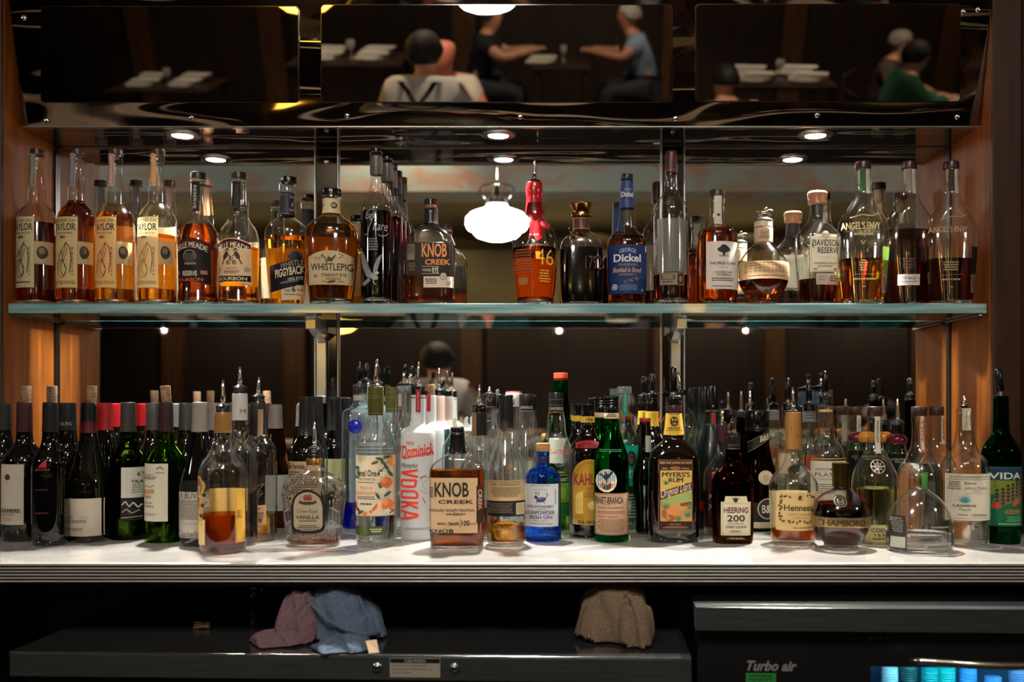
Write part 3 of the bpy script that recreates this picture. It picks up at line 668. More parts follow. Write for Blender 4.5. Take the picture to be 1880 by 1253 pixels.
    def art(s, shapes, name='label_pattern', off=.0014, par=None):
        """shapes: (hex, 'e', cx, cy, rx, ry, rot) ellipses, (hex, 'p', [(x, y)...]) polygons, (hex, 'l', [(x, y)...], width) strokes"""
        V = []; Fc = []; ms = []; mi = []; names = []
        for i, sh in enumerate(shapes):
            if sh[0] not in names: names.append(sh[0]); ms.append(col(sh[0]))
            o = off+i*.00001
            if sh[1] == 'e':
                _, _, cx, cy_, rx, ry, rot = sh; ca, sa = math.cos(math.radians(rot)), math.sin(math.radians(rot))
                P = [(cx+rx*math.cos(t)*ca-ry*math.sin(t)*sa, cy_+rx*math.cos(t)*sa+ry*math.sin(t)*ca) for t in (2*math.pi*q/14 for q in range(14))]
            elif sh[1] == 'p': P = sh[2]
            if sh[1] in 'ep':
                w_ = max(p[0] for p in P)-min(p[0] for p in P)
                if w_ > 7:          # big patches follow the curve of the glass
                    bm = bmesh.new(); f = bm.faces.new([bm.verts.new((x, y, 0)) for x, y in P]); bmesh.ops.triangulate(bm, faces=[f])
                    xa = min(p[0] for p in P); nb = int(w_/3.5)
                    for q in range(1, nb+1): bmesh.ops.bisect_plane(bm, geom=bm.verts[:]+bm.edges[:]+bm.faces[:], plane_co=(xa+w_*q/(nb+1), 0, 0), plane_no=(1, 0, 0))
                    bm.verts.index_update(); b = len(V); V += [s.pt(v.co.x, v.co.y, o) for v in bm.verts]
                    for f in bm.faces: Fc.append(tuple(b+v.index for v in f.verts)); mi.append(names.index(sh[0]))
                    bm.free(); continue
                b = len(V); V += [s.pt(x, y, o) for x, y in P]; Fc.append(tuple(range(b, b+len(P)))); mi.append(names.index(sh[0]))
            else:
                P, wd = sh[2], sh[3]
                for (xa, ya), (xb, yb_) in zip(P[:-1], P[1:]):
                    L = math.hypot(xb-xa, yb_-ya) or 1; nx_, ny_ = -(yb_-ya)/L*wd/2, (xb-xa)/L*wd/2; ns = max(1, int(abs(xb-xa)/3.5))
                    for q in range(ns):
                        t0, t1 = q/ns, (q+1)/ns; x0, y0, x1, y1 = xa+(xb-xa)*t0, ya+(yb_-ya)*t0, xa+(xb-xa)*t1, ya+(yb_-ya)*t1; b = len(V)
                        V += [s.pt(x0+nx_, y0+ny_, o), s.pt(x1+nx_, y1+ny_, o), s.pt(x1-nx_, y1-ny_, o), s.pt(x0-nx_, y0-ny_, o)]
                        Fc.append((b, b+1, b+2, b+3)); mi.append(names.index(sh[0]))
        mesh_obj(name, V, Fc, ms, par or s.lp or s.root, smooth=False, mi=mi); return s
    def frame(s, x0, y0, x1, y1, wd, c, par=None, name='border'):
        return s.art([(c, 'l', [(x0, y0), (x1, y0), (x1, y1), (x0, y1), (x0, y0)], wd)], name=name, off=.0011, par=par)
    def nolabel(s): s.lp = None; return s
def circ(cx, cy_, r, n=16, a0=0, a1=360, ry=None):
    ry = ry or r; return [(cx+r*math.cos(math.radians(a0+(a1-a0)*i/n)), cy_+ry*math.sin(math.radians(a0+(a1-a0)*i/n))) for i in range(n+1)]
def scrawl(x0, y0, x1, y1, loops, w=1, c='2a2018'):
    P = []; rx = abs(x1-x0)/loops*.55; rnd = random.Random(int(x0+y0*3))
    am = [rnd.uniform(.5, 1.6) for _ in range(loops+2)]
    for i in range(loops*9+1):
        t = i/(loops*9); a = t*loops*2*math.pi; P.append((x0+(x1-x0)*t+math.cos(a)*rx, y0+(y1-y0)*t+math.sin(a)*1.7*am[int(t*loops)]))
    return (c, 'l', P, w*.7)
# ---------------------------------------------------------------- bottles on the glass shelf, left to right
SY = 2.155
SG = None
# four tall bottles with cream side labels
def taylor(xc, xcap, xl, xr, lvl, liq, lab, papcol, stripc, redink, sub, foot, Y=SY):
    b = B(lab, xc, [(283, 11.5), (290, 12.5), (298, 12), (301, 10.5), (312, 11), (322, 12.5), (338, 14), (352, 15.5), (372, 16), (376, 17), (386, 26), (397, 32), (408, 34), (545, 34), (556, 33)], Y=Y, shelf=True)
    b.glass(base=.010).fill(liq, lvl)
    b.cap(275, 286, 12.5, col('3a1e16', .35), x=xcap)
    b.label(xc-9, 284, xc+3, 345, col(stripc), name='neck_strip'); b.frame(xc-7.5, 288, xc+1.5, 341, .8, redink)
    b.label(xl, 404, xr, 532, papcol, name='label'); L = b.lp; w_ = xr-xl
    b.text('COLONEL E.H.', xl+2, 408, xr-3, 413.5, '4a3a22'); b.text('TAYLOR', xl+1.5, 416, xr-2, 429, '14202a', .03)
    b.text(sub, xl+7, 432, xr-6, 435.5, '4a3a22')
    b.art([(redink, 'e', xl+w_*.45, 441, 6, 2.6, 0), (papcol, 'e', xl+w_*.45, 441, 3, 1.2, 0)], 'emblem')
    b.art([(redink, 'l', [(xl+w_*.25, 508), (xl+w_*.2, 490), (xl+w_*.45, 462), (xl+w_*.62, 450), (xl+w_*.5, 470), (xl+w_*.35, 500), (xl+w_*.5, 512), (xl+w_*.62, 500), (xl+w_*.45, 482), (xl+w_*.22, 484)], 1.3),
           (redink, 'l', [(xl+w_*.6, 452), (xl+w_*.76, 460), (xl+w_*.8, 480), (xl+w_*.74, 506)], 1.6), (redink, 'l', circ(xl+w_*.42, 500, 9, 14, ry=14), 1.0),
           (redink, 'l', [(xl+w_*.2, 476), (xl+w_*.42, 464), (xl+w_*.5, 486), (xl+w_*.66, 460)], 1.1)], 'signature')
    b.text('E H TAYLOR JR', xr-9, 458, xr-5, 510, '4a3a22', rot=90)
    if foot: b.text('BOTTLED IN BOND', xl+3, 520, xr-3, 526, '7a4a2a')
    else: b.fine(xl+3, 521, xr-4, 526, 1, '4a3a22')
    b.back(xc-20, 412, xc+30, 528)
    b.label(xr+.5, 448, xc+33.5, 489, 'c9b489', name='side_label'); b.art([('3a2f22', 'e', (xr+xc+34)/2, 468, (xc+33-xr)*.34, 12, 0), ('8a7654', 'e', (xr+xc+34)/2, 465, (xc+33-xr)*.2, 6, 0)])
    return b
taylor(67.5, 69, 34.5, 79.5, 411, L_DARK, 'tall brown whiskey bottle with dim cream side label, farthest left on the glass shelf', 'd8cba0', '8a948c', '2e3430', 'BARREL PROOF', 0)
taylor(140.6, 143.5, 110, 156.6, 370, L_AMB, "tall cream-labelled bottle filled up into its neck, second from the shelf's left end", 'e2c98c', '8c8490', '3a3030', 'SINGLE BARREL', 1)
taylor(212, 213, 181.6, 227, 393, L_GOLD, 'tall bottle with cream label, red signature and pink neck strip on the glass shelf', 'e6c886', 'c4a49c', 'a02a1c', 'STRAIGHT RYE', 1)
taylor(288.6, 290, 256, 303, 434, L_GOLD, 'tall bottle with cream label and orange neck strip, golden liquid below a clear shoulder', 'f0dca4', 'e0a878', 'a8702a', 'SMALL BATCH', 1)
# pair with arched labels
def meade(xc, xcap, lab, lvl, liq, dark):
    b = B(lab, xc, [(328, 13), (331, 14.5), (335, 13), (338, 12.5), (375, 13.5), (396, 16), (408, 21), (420, 31), (436, 35.5), (450, 36), (500, 35), (530, 34), (545, 35.4), (556, 36.6)], Y=SY, shelf=True)
    b.glass(base=.009).fill(liq, lvl); b.cap(317.5, 329, 13.5, col('2a1712', .35))
    b.sleeve(333, 334, col('b8a890'), 'neck_ring'); b.label(xc-9, 336, xc+7, 391, '14100f', name='neck_strip')
    if dark: b.text('RESERVE', xc-4.5, 343, xc+1.5, 386, 'c8beb0', rot=-90)
    else: b.art([('6a6058', 'l', [(xc-5, 344+i*4), (xc+3, 342+i*4)], .9) for i in range(11)])
    xl, xr = xc-34.5, xc+29.5; (dark or b.back(xc-28, 440, xc+28, 524))
    bg, fg = ('191312', 'c8b8a0') if dark else ('e0c9a4', '1d1512')
    b.label(xl, 443, xr, 527, bg, 'wave', arch=10, txt='%s arched label' % ('black' if dark else 'cream')); L = b.lp
    b.label(xl+.5, 444.5, xr-.5, 461, '4e1a16', 'bow', name='title_band', par=L, off=.0008, arch=9)
    b.text('BELLE MEADE', xl+3, 450, xr-3, 460, 'e8dcc4' if not dark else 'd8c8b4', .02, arch=8)
    if dark:
        b.art([(fg, 'l', circ(xc-3, 478, 13, 16, 200, 340), 1), ('3e3530', 'e', xc-3, 478, 13, 8, 0), ('5a4c42', 'e', xc-12, 474, 4, 6, 20), ('5a4c42', 'e', xc+6, 474, 4, 6, -20)])
        b.text('CASK', xc-9, 480, xc+4, 485, fg, .02); b.text('STRENGTH', xc-13, 487, xc+8, 491, fg, .02)
        b.text('RESERVE', xc-17, 502, xc+10, 511, 'd8ccb8', .03); b.text('BOURBON', xl+3, 515, xr-10, 521, 'c8463a', .03, arch=-1)
        b.sub(xl+1, 501, xl+10, 508, 'b87a68'); b.sub(xr-14, 501, xr-4, 508, 'b87a68')
    else:
        b.art([('2a201a', 'e', xc-13, 474, 4, 8, 28), ('2a201a', 'e', xc+8, 474, 4, 8, -28), ('2a201a', 'l', [(xc-14, 466), (xc-9, 462), (xc-7, 466)], 2.4), ('2a201a', 'l', [(xc+9, 466), (xc+5, 462), (xc+2, 466)], 2.4),
               ('2a201a', 'l', [(xc-10, 472), (xc-4, 476)], 1.6), ('2a201a', 'l', [(xc+5, 472), (xc, 476)], 1.6), ('2a201a', 'l', [(xc-16, 480), (xc-20, 490)], 2), ('2a201a', 'l', [(xc+11, 480), (xc+16, 490)], 2),
               ('2a201a', 'e', xc-3, 480, 4, 4, 0), ('d8b98c', 'e', xc-3, 480, 3, 3, 0), ('2a201a', 'e', xc-8, 487, 4, 4, 0), ('d8b98c', 'e', xc-8, 487, 3, 3, 0), ('2a201a', 'e', xc+3, 487, 4, 4, 0), ('d8b98c', 'e', xc+3, 487, 3, 3, 0),
               ('a8927c', 'e', xl+6, 499, 4.5, 4.5, 0), ('a8927c', 'e', xr-6, 499, 4.5, 4.5, 0)])
        b.text('SOUR MASH', xc-13, 496, xc+8, 499, '7a2018'); b.text('WHISKEY', xc-17, 501, xc+12, 507, '7a2018', .02)
        b.sub(xl+1, 511, xr-1, 521, '191312', 'bow', arch=-1); b.text('BOURBON', xl+5, 513, xr-6, 519, 'e0c9a4', .03)
meade(364, 366, 'round-shouldered bottle with black arched label and lettered black neck strip', 415, L_AMB, True)
meade(438.5, 438, 'round-shouldered bottle with cream arched label showing two rearing horses', 456, L_GOLD, False)
# tilted navy label
b = B('tapering bottle with tilted black label and black neck label numbered 6', 527, [(335, 13.5), (339, 15), (355, 15), (358, 13), (398, 14.5), (404, 20), (414, 33), (428, 39), (445, 39), (500, 35), (540, 31), (556, 29)], Y=2.21, shelf=True, n=2.6, d=.9)
b.glass(base=.008).fill(L_GOLD, 437); b.cap(326, 337, 14, BLKP, x=530.5)
b.back(500, 452, 552, 545); b.sleeve(356, 398, col('121624'), 'neck_label'); b.nolabel(); b.text('6', 538, 369, 543, 383, 'c8c0b0', .03); b.text('AGED', 535, 362, 543, 366, 'c8c0b0'); b.text('YEARS', 534, 386, 543, 390, 'c8c0b0')
b.art([('8a8478', 'l', [(516, 360), (545, 360)], .7), ('8a8478', 'l', [(516, 395), (545, 395)], .7)], 'neck_rules', par=b.root)
b.label(503, 485, 562, 533, '15151f', skew=-16, txt='tilted black front label'); b.art([('15151f', 'e', 549, 474, 12, 9, -10), ('8a8478', 'l', circ(549, 474, 9, 10, 180, 360), .8)], 'crest', off=.0007)
b.text('WHISTLE', 524, 484, 562, 493, 'a89c88', .0, skew=-9); b.text('PIGGYBACK', 514, 495, 563, 510, 'ded2b4', .02, skew=-11)
b.text('100% RYE', 537, 512, 560, 518, 'c8beA8'.lower(), .01, skew=-5); b.fine(518, 519, 560, 526, 1, '6a6458', skew=-8)
b.label(524, 527, 561, 553, 'd8ceb4', name='age_label', skew=-3, off=.0004); b.text('6', 543, 529, 549, 539, '14161e', .04); b.text('AGED', 531, 535, 541, 539, '14161e', .02); b.text('YEARS', 551, 533, 560, 537, '14161e', .02); b.fine(529, 543, 558, 546, 1)
# pig label
b = B('broad short bottle with arched cream label lettered around a flying animal crest', 608.5, [(357, 15), (361, 17), (366, 17), (369, 15.5), (394, 16), (400, 22), (408, 36), (420, 45), (436, 48), (470, 47), (520, 43), (545, 40), (556, 38.5)], Y=SY-.002, shelf=True, n=2.5, d=.85)
b.glass(base=.012).fill(L_GOLD, 416); b.cap(348, 360, 18, BLKP)
b.back(575, 432, 642, 520, 'c8b078'); b.sleeve(367, 394, col('cdbb90'), 'neck_label'); b.art([('1a1714', 'e', 616, 380, 5.5, 6, 0)], 'neck_emblem', par=b.root); b.text('10', 612.5, 376.5, 619, 383, 'd8c898', .02, off=.002, par=b.root); b.text('P', 594, 377, 598, 384, '1a1714', par=b.root)
b.label(574, 466, 653, 527, 'd8c49a', 'bow', arch=11); b.frame(577, 479, 651, 524, .5, 'a08c62')
b.art([('3a3226', 'l', [(611, 476), (617, 482), (625, 474), (618, 486), (612, 484), (608, 488), (606, 478), (600, 474)], 1.6), ('3a3226', 'e', 614, 482, 5, 3.5, 0), ('6a5c44', 'l', [(604, 472), (598, 476), (604, 480)], 1.2), ('6a5c44', 'l', [(630, 472), (638, 475), (630, 480)], 1.2)], 'winged_crest')
b.text('RYE', 587, 478, 598, 484, '8a7a58'); b.text('WHISTLEPIG', 579, 489, 652, 502, '221b12', .015); b.text('STRAIGHT RYE', 599, 507, 642, 513, '221b12', .01); b.text('WHISKEY', 607, 515, 634, 519, '221b12')
b.art([('3a3226', 'e', 617, 522, 8, 2.2, -8)]); b.fine(599, 521, 609, 523.5, 1); b.fine(626, 521, 640, 523.5, 1); b.fine(583, 509, 593, 515, 2)
# tall etched bottles standing in file
def eagle(xc, Y, y_off, lab, xs=0):
    k = 2.136/Y; f = lambda y: 745-(745-y)*k
    b = B(lab, xc, [(f(y), h*k) for y, h in [(284, 10.5), (288, 11.5), (318, 11.5), (322, 10.5), (352, 12), (362, 15), (372, 22), (382, 27), (394, 28.5), (545, 28.5), (556, 27.5)]], Y=Y, shelf=True, group='tall etched bottles standing in file')
    b.glass(base=.014).fill(L_BLK, f(390)); b.cap(f(274), f(287), 11.5*k, BLKP); b.sleeve(f(287), f(322), col('57514c', .4, .3), 'capsule')
    for yy in (f(310), f(315)): b.art([('2a2624', 'l', [(xc-11*k, yy), (xc+11*k, yy)], .8)], 'capsule_ring', par=b.root, off=.001)
    return b
b = eagle(691, 2.136, 0, 'tall clear bottle with pale etched eagle and script, front one of its file'); b.nolabel(); w1 = 'a8a6a6'
b.text('Eagle', 676, 394, 696, 410, w1, -.004, .3); b.text('Rare', 690, 412, 715, 428, w1, -.004, .3)
b.art([(w1, 'l', circ(689, 402, 12, 12, 150, 290), .8), (w1, 'l', [(696, 392), (684, 420), (680, 434), (674, 436)], .9), (w1, 'l', circ(706, 428, 10, 10, 20, 130), .8)], 'script_flourish')
b.fine(682, 442, 699, 466, 5, '6c6a6a')
b.art([('7c7c80', 'p', [(664, 456), (668, 462), (676, 480), (682, 496), (690, 508), (688, 516), (678, 512), (670, 494), (665, 472)]), ('7c7c80', 'p', [(706, 470), (702, 486), (698, 500), (694, 510), (690, 506), (692, 492), (698, 478)]), ('909094', 'e', 692, 512, 8, 5, 30), ('a8a8aa', 'e', 697, 505, 3.6, 3, 0), ('7c7c80', 'p', [(682, 514), (668, 524), (674, 528), (686, 519)]),
       ('c0b8a0', 'l', [(690, 516), (692, 524), (696, 526)], 1.2), ('5a5a5e', 'l', [(668, 468), (684, 506)], 1), ('5a5a5e', 'l', [(671, 466), (686, 502)], 1), ('5a5a5e', 'l', [(704, 478), (694, 504)], 1)], 'etched_eagle')
eagle(711, 2.203, 0, 'tall etched clear bottle standing directly behind the front one of its file')
eagle(719, 2.270, 0, 'tall etched clear bottle at the back of its file, against the mirror')
# orange lettering
b = B('stocky flat bottle with black and orange lettered label and wax-dipped neck on the glass shelf', 791, [(378, 10), (382, 12.5), (388, 11), (392, 12), (412, 12.5), (416, 17), (422, 26), (432, 37), (446, 43), (452, 43.5), (548, 43.5), (556, 42)], Y=SY, shelf=True, n=4.5, d=.58)
b.glass(base=.006).fill(L_AMB, 504); b.cap(366.5, 377, 12, BLKP, ridges=2); b.cap(377, 381, 10.5, col('9a5a28', .3), name='cap_ring'); b.sleeve(384, 413, col('0c0b0b', .25), 'wax_seal')
b.label(750, 450, 833, 509, '221913', txt='dark brown label with orange capitals'); b.sub(751, 452, 765, 481, '8a7c68'); b.art([('221913', 'l', [(753+i*2, 454), (753+i*2, 470)], .8) for i in range(6)], 'barcode')
b.text('KNOB', 778, 451, 823, 476, 'd8884a', .04); b.text('CREEK', 784, 480, 829, 490, 'e08a3c', .04); b.text('RYE', 797, 495, 808, 505, 'd8ccb8', .02); b.text('TWICE BARRELED', 779, 497, 795, 502, 'c8bca8', .01)
b.art([('c8bca8', 'l', [(778, 493), (809, 493)], .7), ('c8bca8', 'l', [(778, 506), (809, 506)], .7)], 'rules'); b.fine(753, 486, 766, 502, 4, '6a5c4a')
b.label(781, 511, 834, 531, 'd8cfbe', name='batch_label'); b.fine(784, 515, 806, 526, 3); b.art([('8a7a68', 'e', 817, 511, 6.5, 7, 0), ('d0c4b0', 'e', 817, 511, 4.5, 5, 0), ('8a7a68', 'e', 817, 511, 2, 2, 0)], 'round_stamp'); b.text('28', 821, 520, 830, 527, '403a34', .0, .2)
# red wax
b = B('round-shouldered bottle with red wax-dripped neck, pourer and golden numerals 46', 981, [(343, 13.5), (352, 15), (362, 13), (372, 14), (392, 15.5), (404, 19), (414, 30), (428, 38), (444, 41.5), (460, 41), (500, 38), (540, 34), (556, 33)], Y=SY, shelf=True)
b.glass(base=.011).fill(L_AMB, 457)
b.back(955, 470, 1010, 540, 'd0a878')
WAX = mat('red_wax', srgb(170, 16, 24), .22, coat=.4)
for q in (0,):
    N = 40; V = []; Fc = []; drip = [random.Random(3+i//3).uniform(0, 1) for i in range(N)]
    zt = b.z(334)
    for j in range(9):
        for i in range(N):
            a = 2*math.pi*i/N; back = math.sin(a) < -.55
            low = b.z(374 if back else 385+drip[i]*22); zz = zt-.0015-(zt-.0015-low)*j/8; rr = b.at(min(zz, b.P[-1][0]))+.0016*(1-.4*j/8)+(.001 if .2 < j/8 < .35 else 0)
            V.append((rr*math.cos(a), rr*math.sin(a), zz))
    for j in range(8):
        for i in range(N): k = (i+1) % N; Fc.append((j*N+i, (j+1)*N+i, (j+1)*N+k, j*N+k))
    t0 = len(V)
    for i in range(N): a = 2*math.pi*i/N; V.append((.012*math.cos(a), .012*math.sin(a), zt))
    for i in range(N): k = (i+1) % N; Fc.append((i, k, t0+k, t0+i))
    Fc.append(tuple(t0+i for i in range(N)))
    o = mesh_obj('wax_seal', V, Fc, WAX, b.root); md = o.modifiers.new('s', 'SUBSURF'); md.levels = md.render_levels = 1
b.pour(292, 334, 11, lean=1.5, h=2)
b.art([('9c1420', 'e', 1001.5, 417, 10, 8, 42), ('c42030', 'e', 1001.5, 417, 7, 5.4, 42)], 'wax_stamp', par=b.root, off=.002); b.nolabel()
b.text('46', 986, 463, 1016, 491, 'e8c040', -.01, .0); b.fine(990, 500, 1011, 524, 5, 'c89a3a'); b.fine(943, 463, 982, 508, 9, '7a3a18'); b.fine(962, 455, 1010, 458, 1, 'a87838'); b.label(954, 514, 970, 526, col('8a5a2c', .4), name='small_label')
# gold stopper, dark decanter
b = B('square-shouldered decanter with flared gold stopper and maroon neck band', 1067.5, [(394, 16), (397, 18), (400, 14.5), (424, 15), (428, 19), (440, 33), (450, 38), (462, 39), (500, 40), (540, 39), (556, 36.5)], Y=SY, shelf=True, n=3.4, d=.72)
b.glass(base=.007).fill(L_BLK, 457)
b.cap(390, 398, 18.5, BRASS, 'stopper_base'); lathe('stopper', [(b.z(390), 10*b.k), (b.z(388), 15*b.k), (b.z(380), 18*b.k), (b.z(376), 20.5*b.k), (b.z(374), 20*b.k), (b.z(375), 15*b.k)], BRASS, b.root, 32)
b.sleeve(401, 424, col('4e1820', .35), 'neck_band'); b.nolabel(); b.art([('b09040', 'l', [(1053, 403), (1082, 403)], 1), ('b09040', 'l', [(1053, 422), (1082, 422)], 1)], 'gold_rules', par=b.root)
b.text('1792', 1074, 474, 1104, 498, '4a3028', -.006)
# royal blue label
b = B('bottle with royal blue front label and blue neck sleeve above a fluted glass neck', 1151, [(334, 11.5), (350, 12), (384, 13), (388, 13.5), (415, 16.5), (426, 20), (434, 31), (444, 36.5), (456, 37), (520, 36), (545, 34.5), (556, 34)], Y=SY, shelf=True)
b.glass(base=.006).fill(L_AMB, 436)
b.cap(321, 336, 11.8, col('0e1424', .3), ridges=0); b.sleeve(334, 384, col('1c3468', .45), 'neck_label'); b.text('Dickel', 1140, 354, 1162, 364, 'd0d0cc', .02, par=b.root); b.text('GEORGE', 1145, 348, 1158, 352, '8a9ab8', par=b.root)
b.art([('0e1a3c', 'l', [(1138, 368), (1163, 366)], 1.2)], 'neck_rule', par=b.root)
b.label(1115.5, 455, 1186, 543, '20386e', txt='royal blue front label'); b.text('GEORGE', 1135, 461, 1165, 468, 'a8b8cc', .01, arch=3); b.text('Dickel', 1125, 472, 1174, 486, 'd8dcdc', .045); b.text('TENNESSEE', 1131, 489, 1168, 493, '9a7c5c', .01)
b.text('Bottled in Bond', 1124, 496, 1175, 505, 'b89478', .02, .2); b.text('WHISKY', 1134, 507, 1167, 511, '9a7c5c', .01); b.art([scrawl(1144, 523, 1174, 514, 3, .9, 'a89078'), ('c0c8cc', 'l', circ(1127, 531, 4.5, 12), 1.6), ('c0c8cc', 'e', 1127, 531, 2.4, 2.8, 0), ('8a9ab0', 'e', 1177, 536, 2.4, 2.4, 0)]); b.fine(1133, 527, 1170, 538, 4, '6a80a8')
b.label(1179, 466, 1187, 530, '203a74', name='side_label', off=.0004)
# tall nearly empty with maroon capsule
b = B('tall slender bottle with maroon capped neck, almost empty below a milky panel', 1232, [(279, 9.5), (283, 11), (318, 11.5), (322, 10.5), (346, 12), (356, 14), (366, 22), (380, 30), (394, 32), (545, 32), (556, 31)], Y=SY, shelf=True)
b.glass(base=.014).fill(L_DARK, 507); b.sleeve(279, 319, col('3c1418', .35), 'capsule', top=True); b.art([('a08050', 'l', [(1221, 314), (1243, 314)], .7)], 'gold_rule', par=b.root)
b.label(1205, 406, 1258, 503, mat('milky_film', (.55, .53, .50), .5, trans=.7, ior=1.05), name='milky_panel', off=-.0012); b.lp = None
b.label(1209, 505, 1253, 527, '9a8c78'); b.sub(1210.5, 507, 1236, 518, '6a5c4c'); b.sub(1240, 506, 1252, 526, '3a2c22'); b.art([('8a6a38', 'e', 1246, 516, 3.5, 5.5, 0)]); b.fine(1212, 509, 1234, 517, 3, 'a89a84'); b.fine(1212, 520, 1236, 525, 1)
# oak label
b = B('square-shouldered bottle with white label showing a black oak tree', 1316.5, [(359, 13), (364, 14.5), (376, 14), (380, 12.5), (412, 13.5), (417, 18), (420, 28), (426, 35), (434, 37.5), (540, 38), (556, 36)], Y=SY, shelf=True)
b.glass(base=.008).fill(L_AMB, 424); b.cap(350, 361, 14.5, col('2c1c14', .4)); b.label(1309, 362, 1323, 414, col('c8beb0'), name='neck_strip'); b.art([('201a16', 'e', 1317, 397, 3.4, 2.4, 0)], 'leaf_mark')
b.label(1292, 449, 1351, 535, 'e4e0d8'); b.art([('1c1a18', 'e', 1323+dx, 464+dy, rx, ry, 0) for dx, dy, rx, ry in ((0, -4, 7, 5), (-7, 0, 5, 4), (7, 0, 5, 4), (0, 2, 9, 4), (-3, -2, 5, 4), (4, -3, 5, 4))]+[('1c1a18', 'p', [(1321, 466), (1325, 466), (1325.5, 474), (1320.5, 474)]), ('1c1a18', 'l', [(1314, 475.5), (1333, 475.5)], .8)], 'oak_tree')
b.text('NOBLE OAK', 1299, 486, 1347, 491, '1c1a18', .015); b.art([('1c1a18', 'l', [(1315, 496.5), (1331, 496.5)], .4)], 'rule'); b.text('DOUBLE OAK', 1307, 503, 1339, 506.5, '1c1a18', .01); b.text('BOURBON', 1311, 508, 1335, 511.5, '1c1a18', .01); b.fine(1299, 515, 1344, 522, 2); b.fine(1296, 529, 1346, 532, 1)
# horse stopper
b = B('squat round faceted bottle with a tiny racehorse on its stopper and handwritten label', 1401.5, [(416, 15.5), (420, 17), (446, 16), (449, 17), (458, 28), (472, 39), (486, 46), (500, 47), (517, 46), (530, 41), (545, 31), (556, 27)], Y=2.158, shelf=True)
N = 12
P = b.P; 
b.ring = (lambda z, r, ref=None, N=44, bb=b: [((r*(1-.035*(1 if r > bb.nw*1.25 else 0)*abs(math.sin(6*math.pi*i/N))))*math.cos(2*math.pi*i/N), (r*(1-.035*(1 if r > bb.nw*1.25 else 0)*abs(math.sin(6*math.pi*i/N))))*math.sin(2*math.pi*i/N), z) for i in range(N)])
b.glass(base=.007).fill(L_AMB, 517)
b.cap(405, 418, 16.5, col('c8b898', .4), 'stopper_base'); lathe('stopper', [(b.z(408), 17*b.k), (b.z(405), 17.5*b.k), (b.z(402), 13*b.k), (b.z(400), 9*b.k)], mat('pewter', (.38, .36, .32), .3, 1), b.root, 24)
k = b.k; PW = MATS['pewter']; hs = empty('horse_figure', (0, 0, b.z(400))); hs.parent = b.root
def hx(x, y): return ((x-1401.5)*k, 0, (400-y)*k)
tube('body', [hx(1395, 392), hx(1399, 390), hx(1404, 390), hx(1408, 389), hx(1412, 386), hx(1416, 386.5), hx(1419, 388)], [.0028, .0036, .0034, .0034, .0024, .0022, .0012], PW, hs, 10)
for P_ in ([(1396, 392), (1393, 396), (1390, 400)], [(1397, 392), (1398, 396), (1394, 401)], [(1407, 391), (1411, 395), (1408, 399)], [(1408, 391), (1413, 392), (1416, 396)]): tube('leg', [hx(*q) for q in P_], [.0015, .0010, .0007], PW, hs, 6)
tube('rider', [hx(1403, 387), hx(1404, 383.5), hx(1408, 381.5)], [.0017, .0023, .0017], PW, hs, 8); tube('tail', [hx(1395, 391), hx(1390, 388), hx(1386, 389)], [.001, .0008, .0005], PW, hs, 6)
b.sleeve(420, 446, col('c4a684', .5), 'neck_label', off=.0006); b.text("Batch", 1393, 425, 1409, 432, '3a2a1e', -.004, .3, par=b.root); b.fine(1390, 434, 1412, 442, 3, '6a543e', par=b.root)
b.label(1355.5, 485, 1448, 517, 'cbaa82', nx=30); 
for i in range(4): b.art([scrawl(1362, 489.5+i*5, 1443, 489.5+i*5, 11, .8, '4a3524')], 'handwriting')
b.fine(1364, 511, 1440, 514, 1, '6a543e')
# wax stopper, serif label
b = B('tapering bottle with dipped brown wax stopper and ornate white label', 1500.6, [(374, 13), (380, 13.5), (402, 15), (410, 19), (420, 29), (430, 38), (438, 40.5), (448, 40), (500, 37), (545, 34), (556, 33)], Y=2.19, shelf=True, n=2.8, d=.78)
b.glass(base=.010).fill(L_DARK, 515)
lathe('stopper', [(b.z(377), 14*k), (b.z(374), 18*k), (b.z(368), 17*k), (b.z(362), 18.5*k), (b.z(356), 19*k), (b.z(352.5), 16*k), (b.z(351.5), 10*k)], mat('brown_wax', srgb(150, 100, 72), .25, coat=.3), b.root, 28)
b.cork(376, 397, 11, m=col('2a2826', .5), name='stopper_shank')
b.label(1480, 435, 1537, 503, 'd8d0bc', 'shoulder', arch=4); b.frame(1482, 441, 1535, 501, .5, '8a7a5c'); b.art([('a8895c', 'e', 1507.5, 436, 7, 7, 0), ('d8d0bc', 'e', 1507.5, 436, 5, 5, 0), ('a8895c', 'e', 1507.5, 436, 2.5, 3, 0)], 'emblem')
b.text('DAVIDSON', 1484, 445, 1534, 457, '201a16', .015); b.text('RESERVE', 1493, 459, 1533, 470, '201a16', .015); b.art([scrawl(1494, 476, 1526, 480, 5, .7, 'c8b494'), ('201a16', 'l', circ(1488, 455, 5, 10, 90, 300), 1)]); b.text('TENNESSEE STRAIGHT', 1486, 486, 1531, 489.5, '3a322a', .01); b.text('RYE WHISKEY', 1494, 491.5, 1522, 495, '3a322a', .01)
b.art([('b8502c', 'e', 1489, 498, 4, 1.3, 0), ('b8502c', 'e', 1526, 498, 4, 1.3, 0)])
b.label(1491, 506, 1538, 526, 'c8bca8', name='batch_label', off=.0010); b.sub(1492, 507, 1511, 525, '32241e'); b.fine(1495, 511, 1508, 521, 2, '9a8a74', off=.0016); b.fine(1515, 510, 1535, 522, 3)
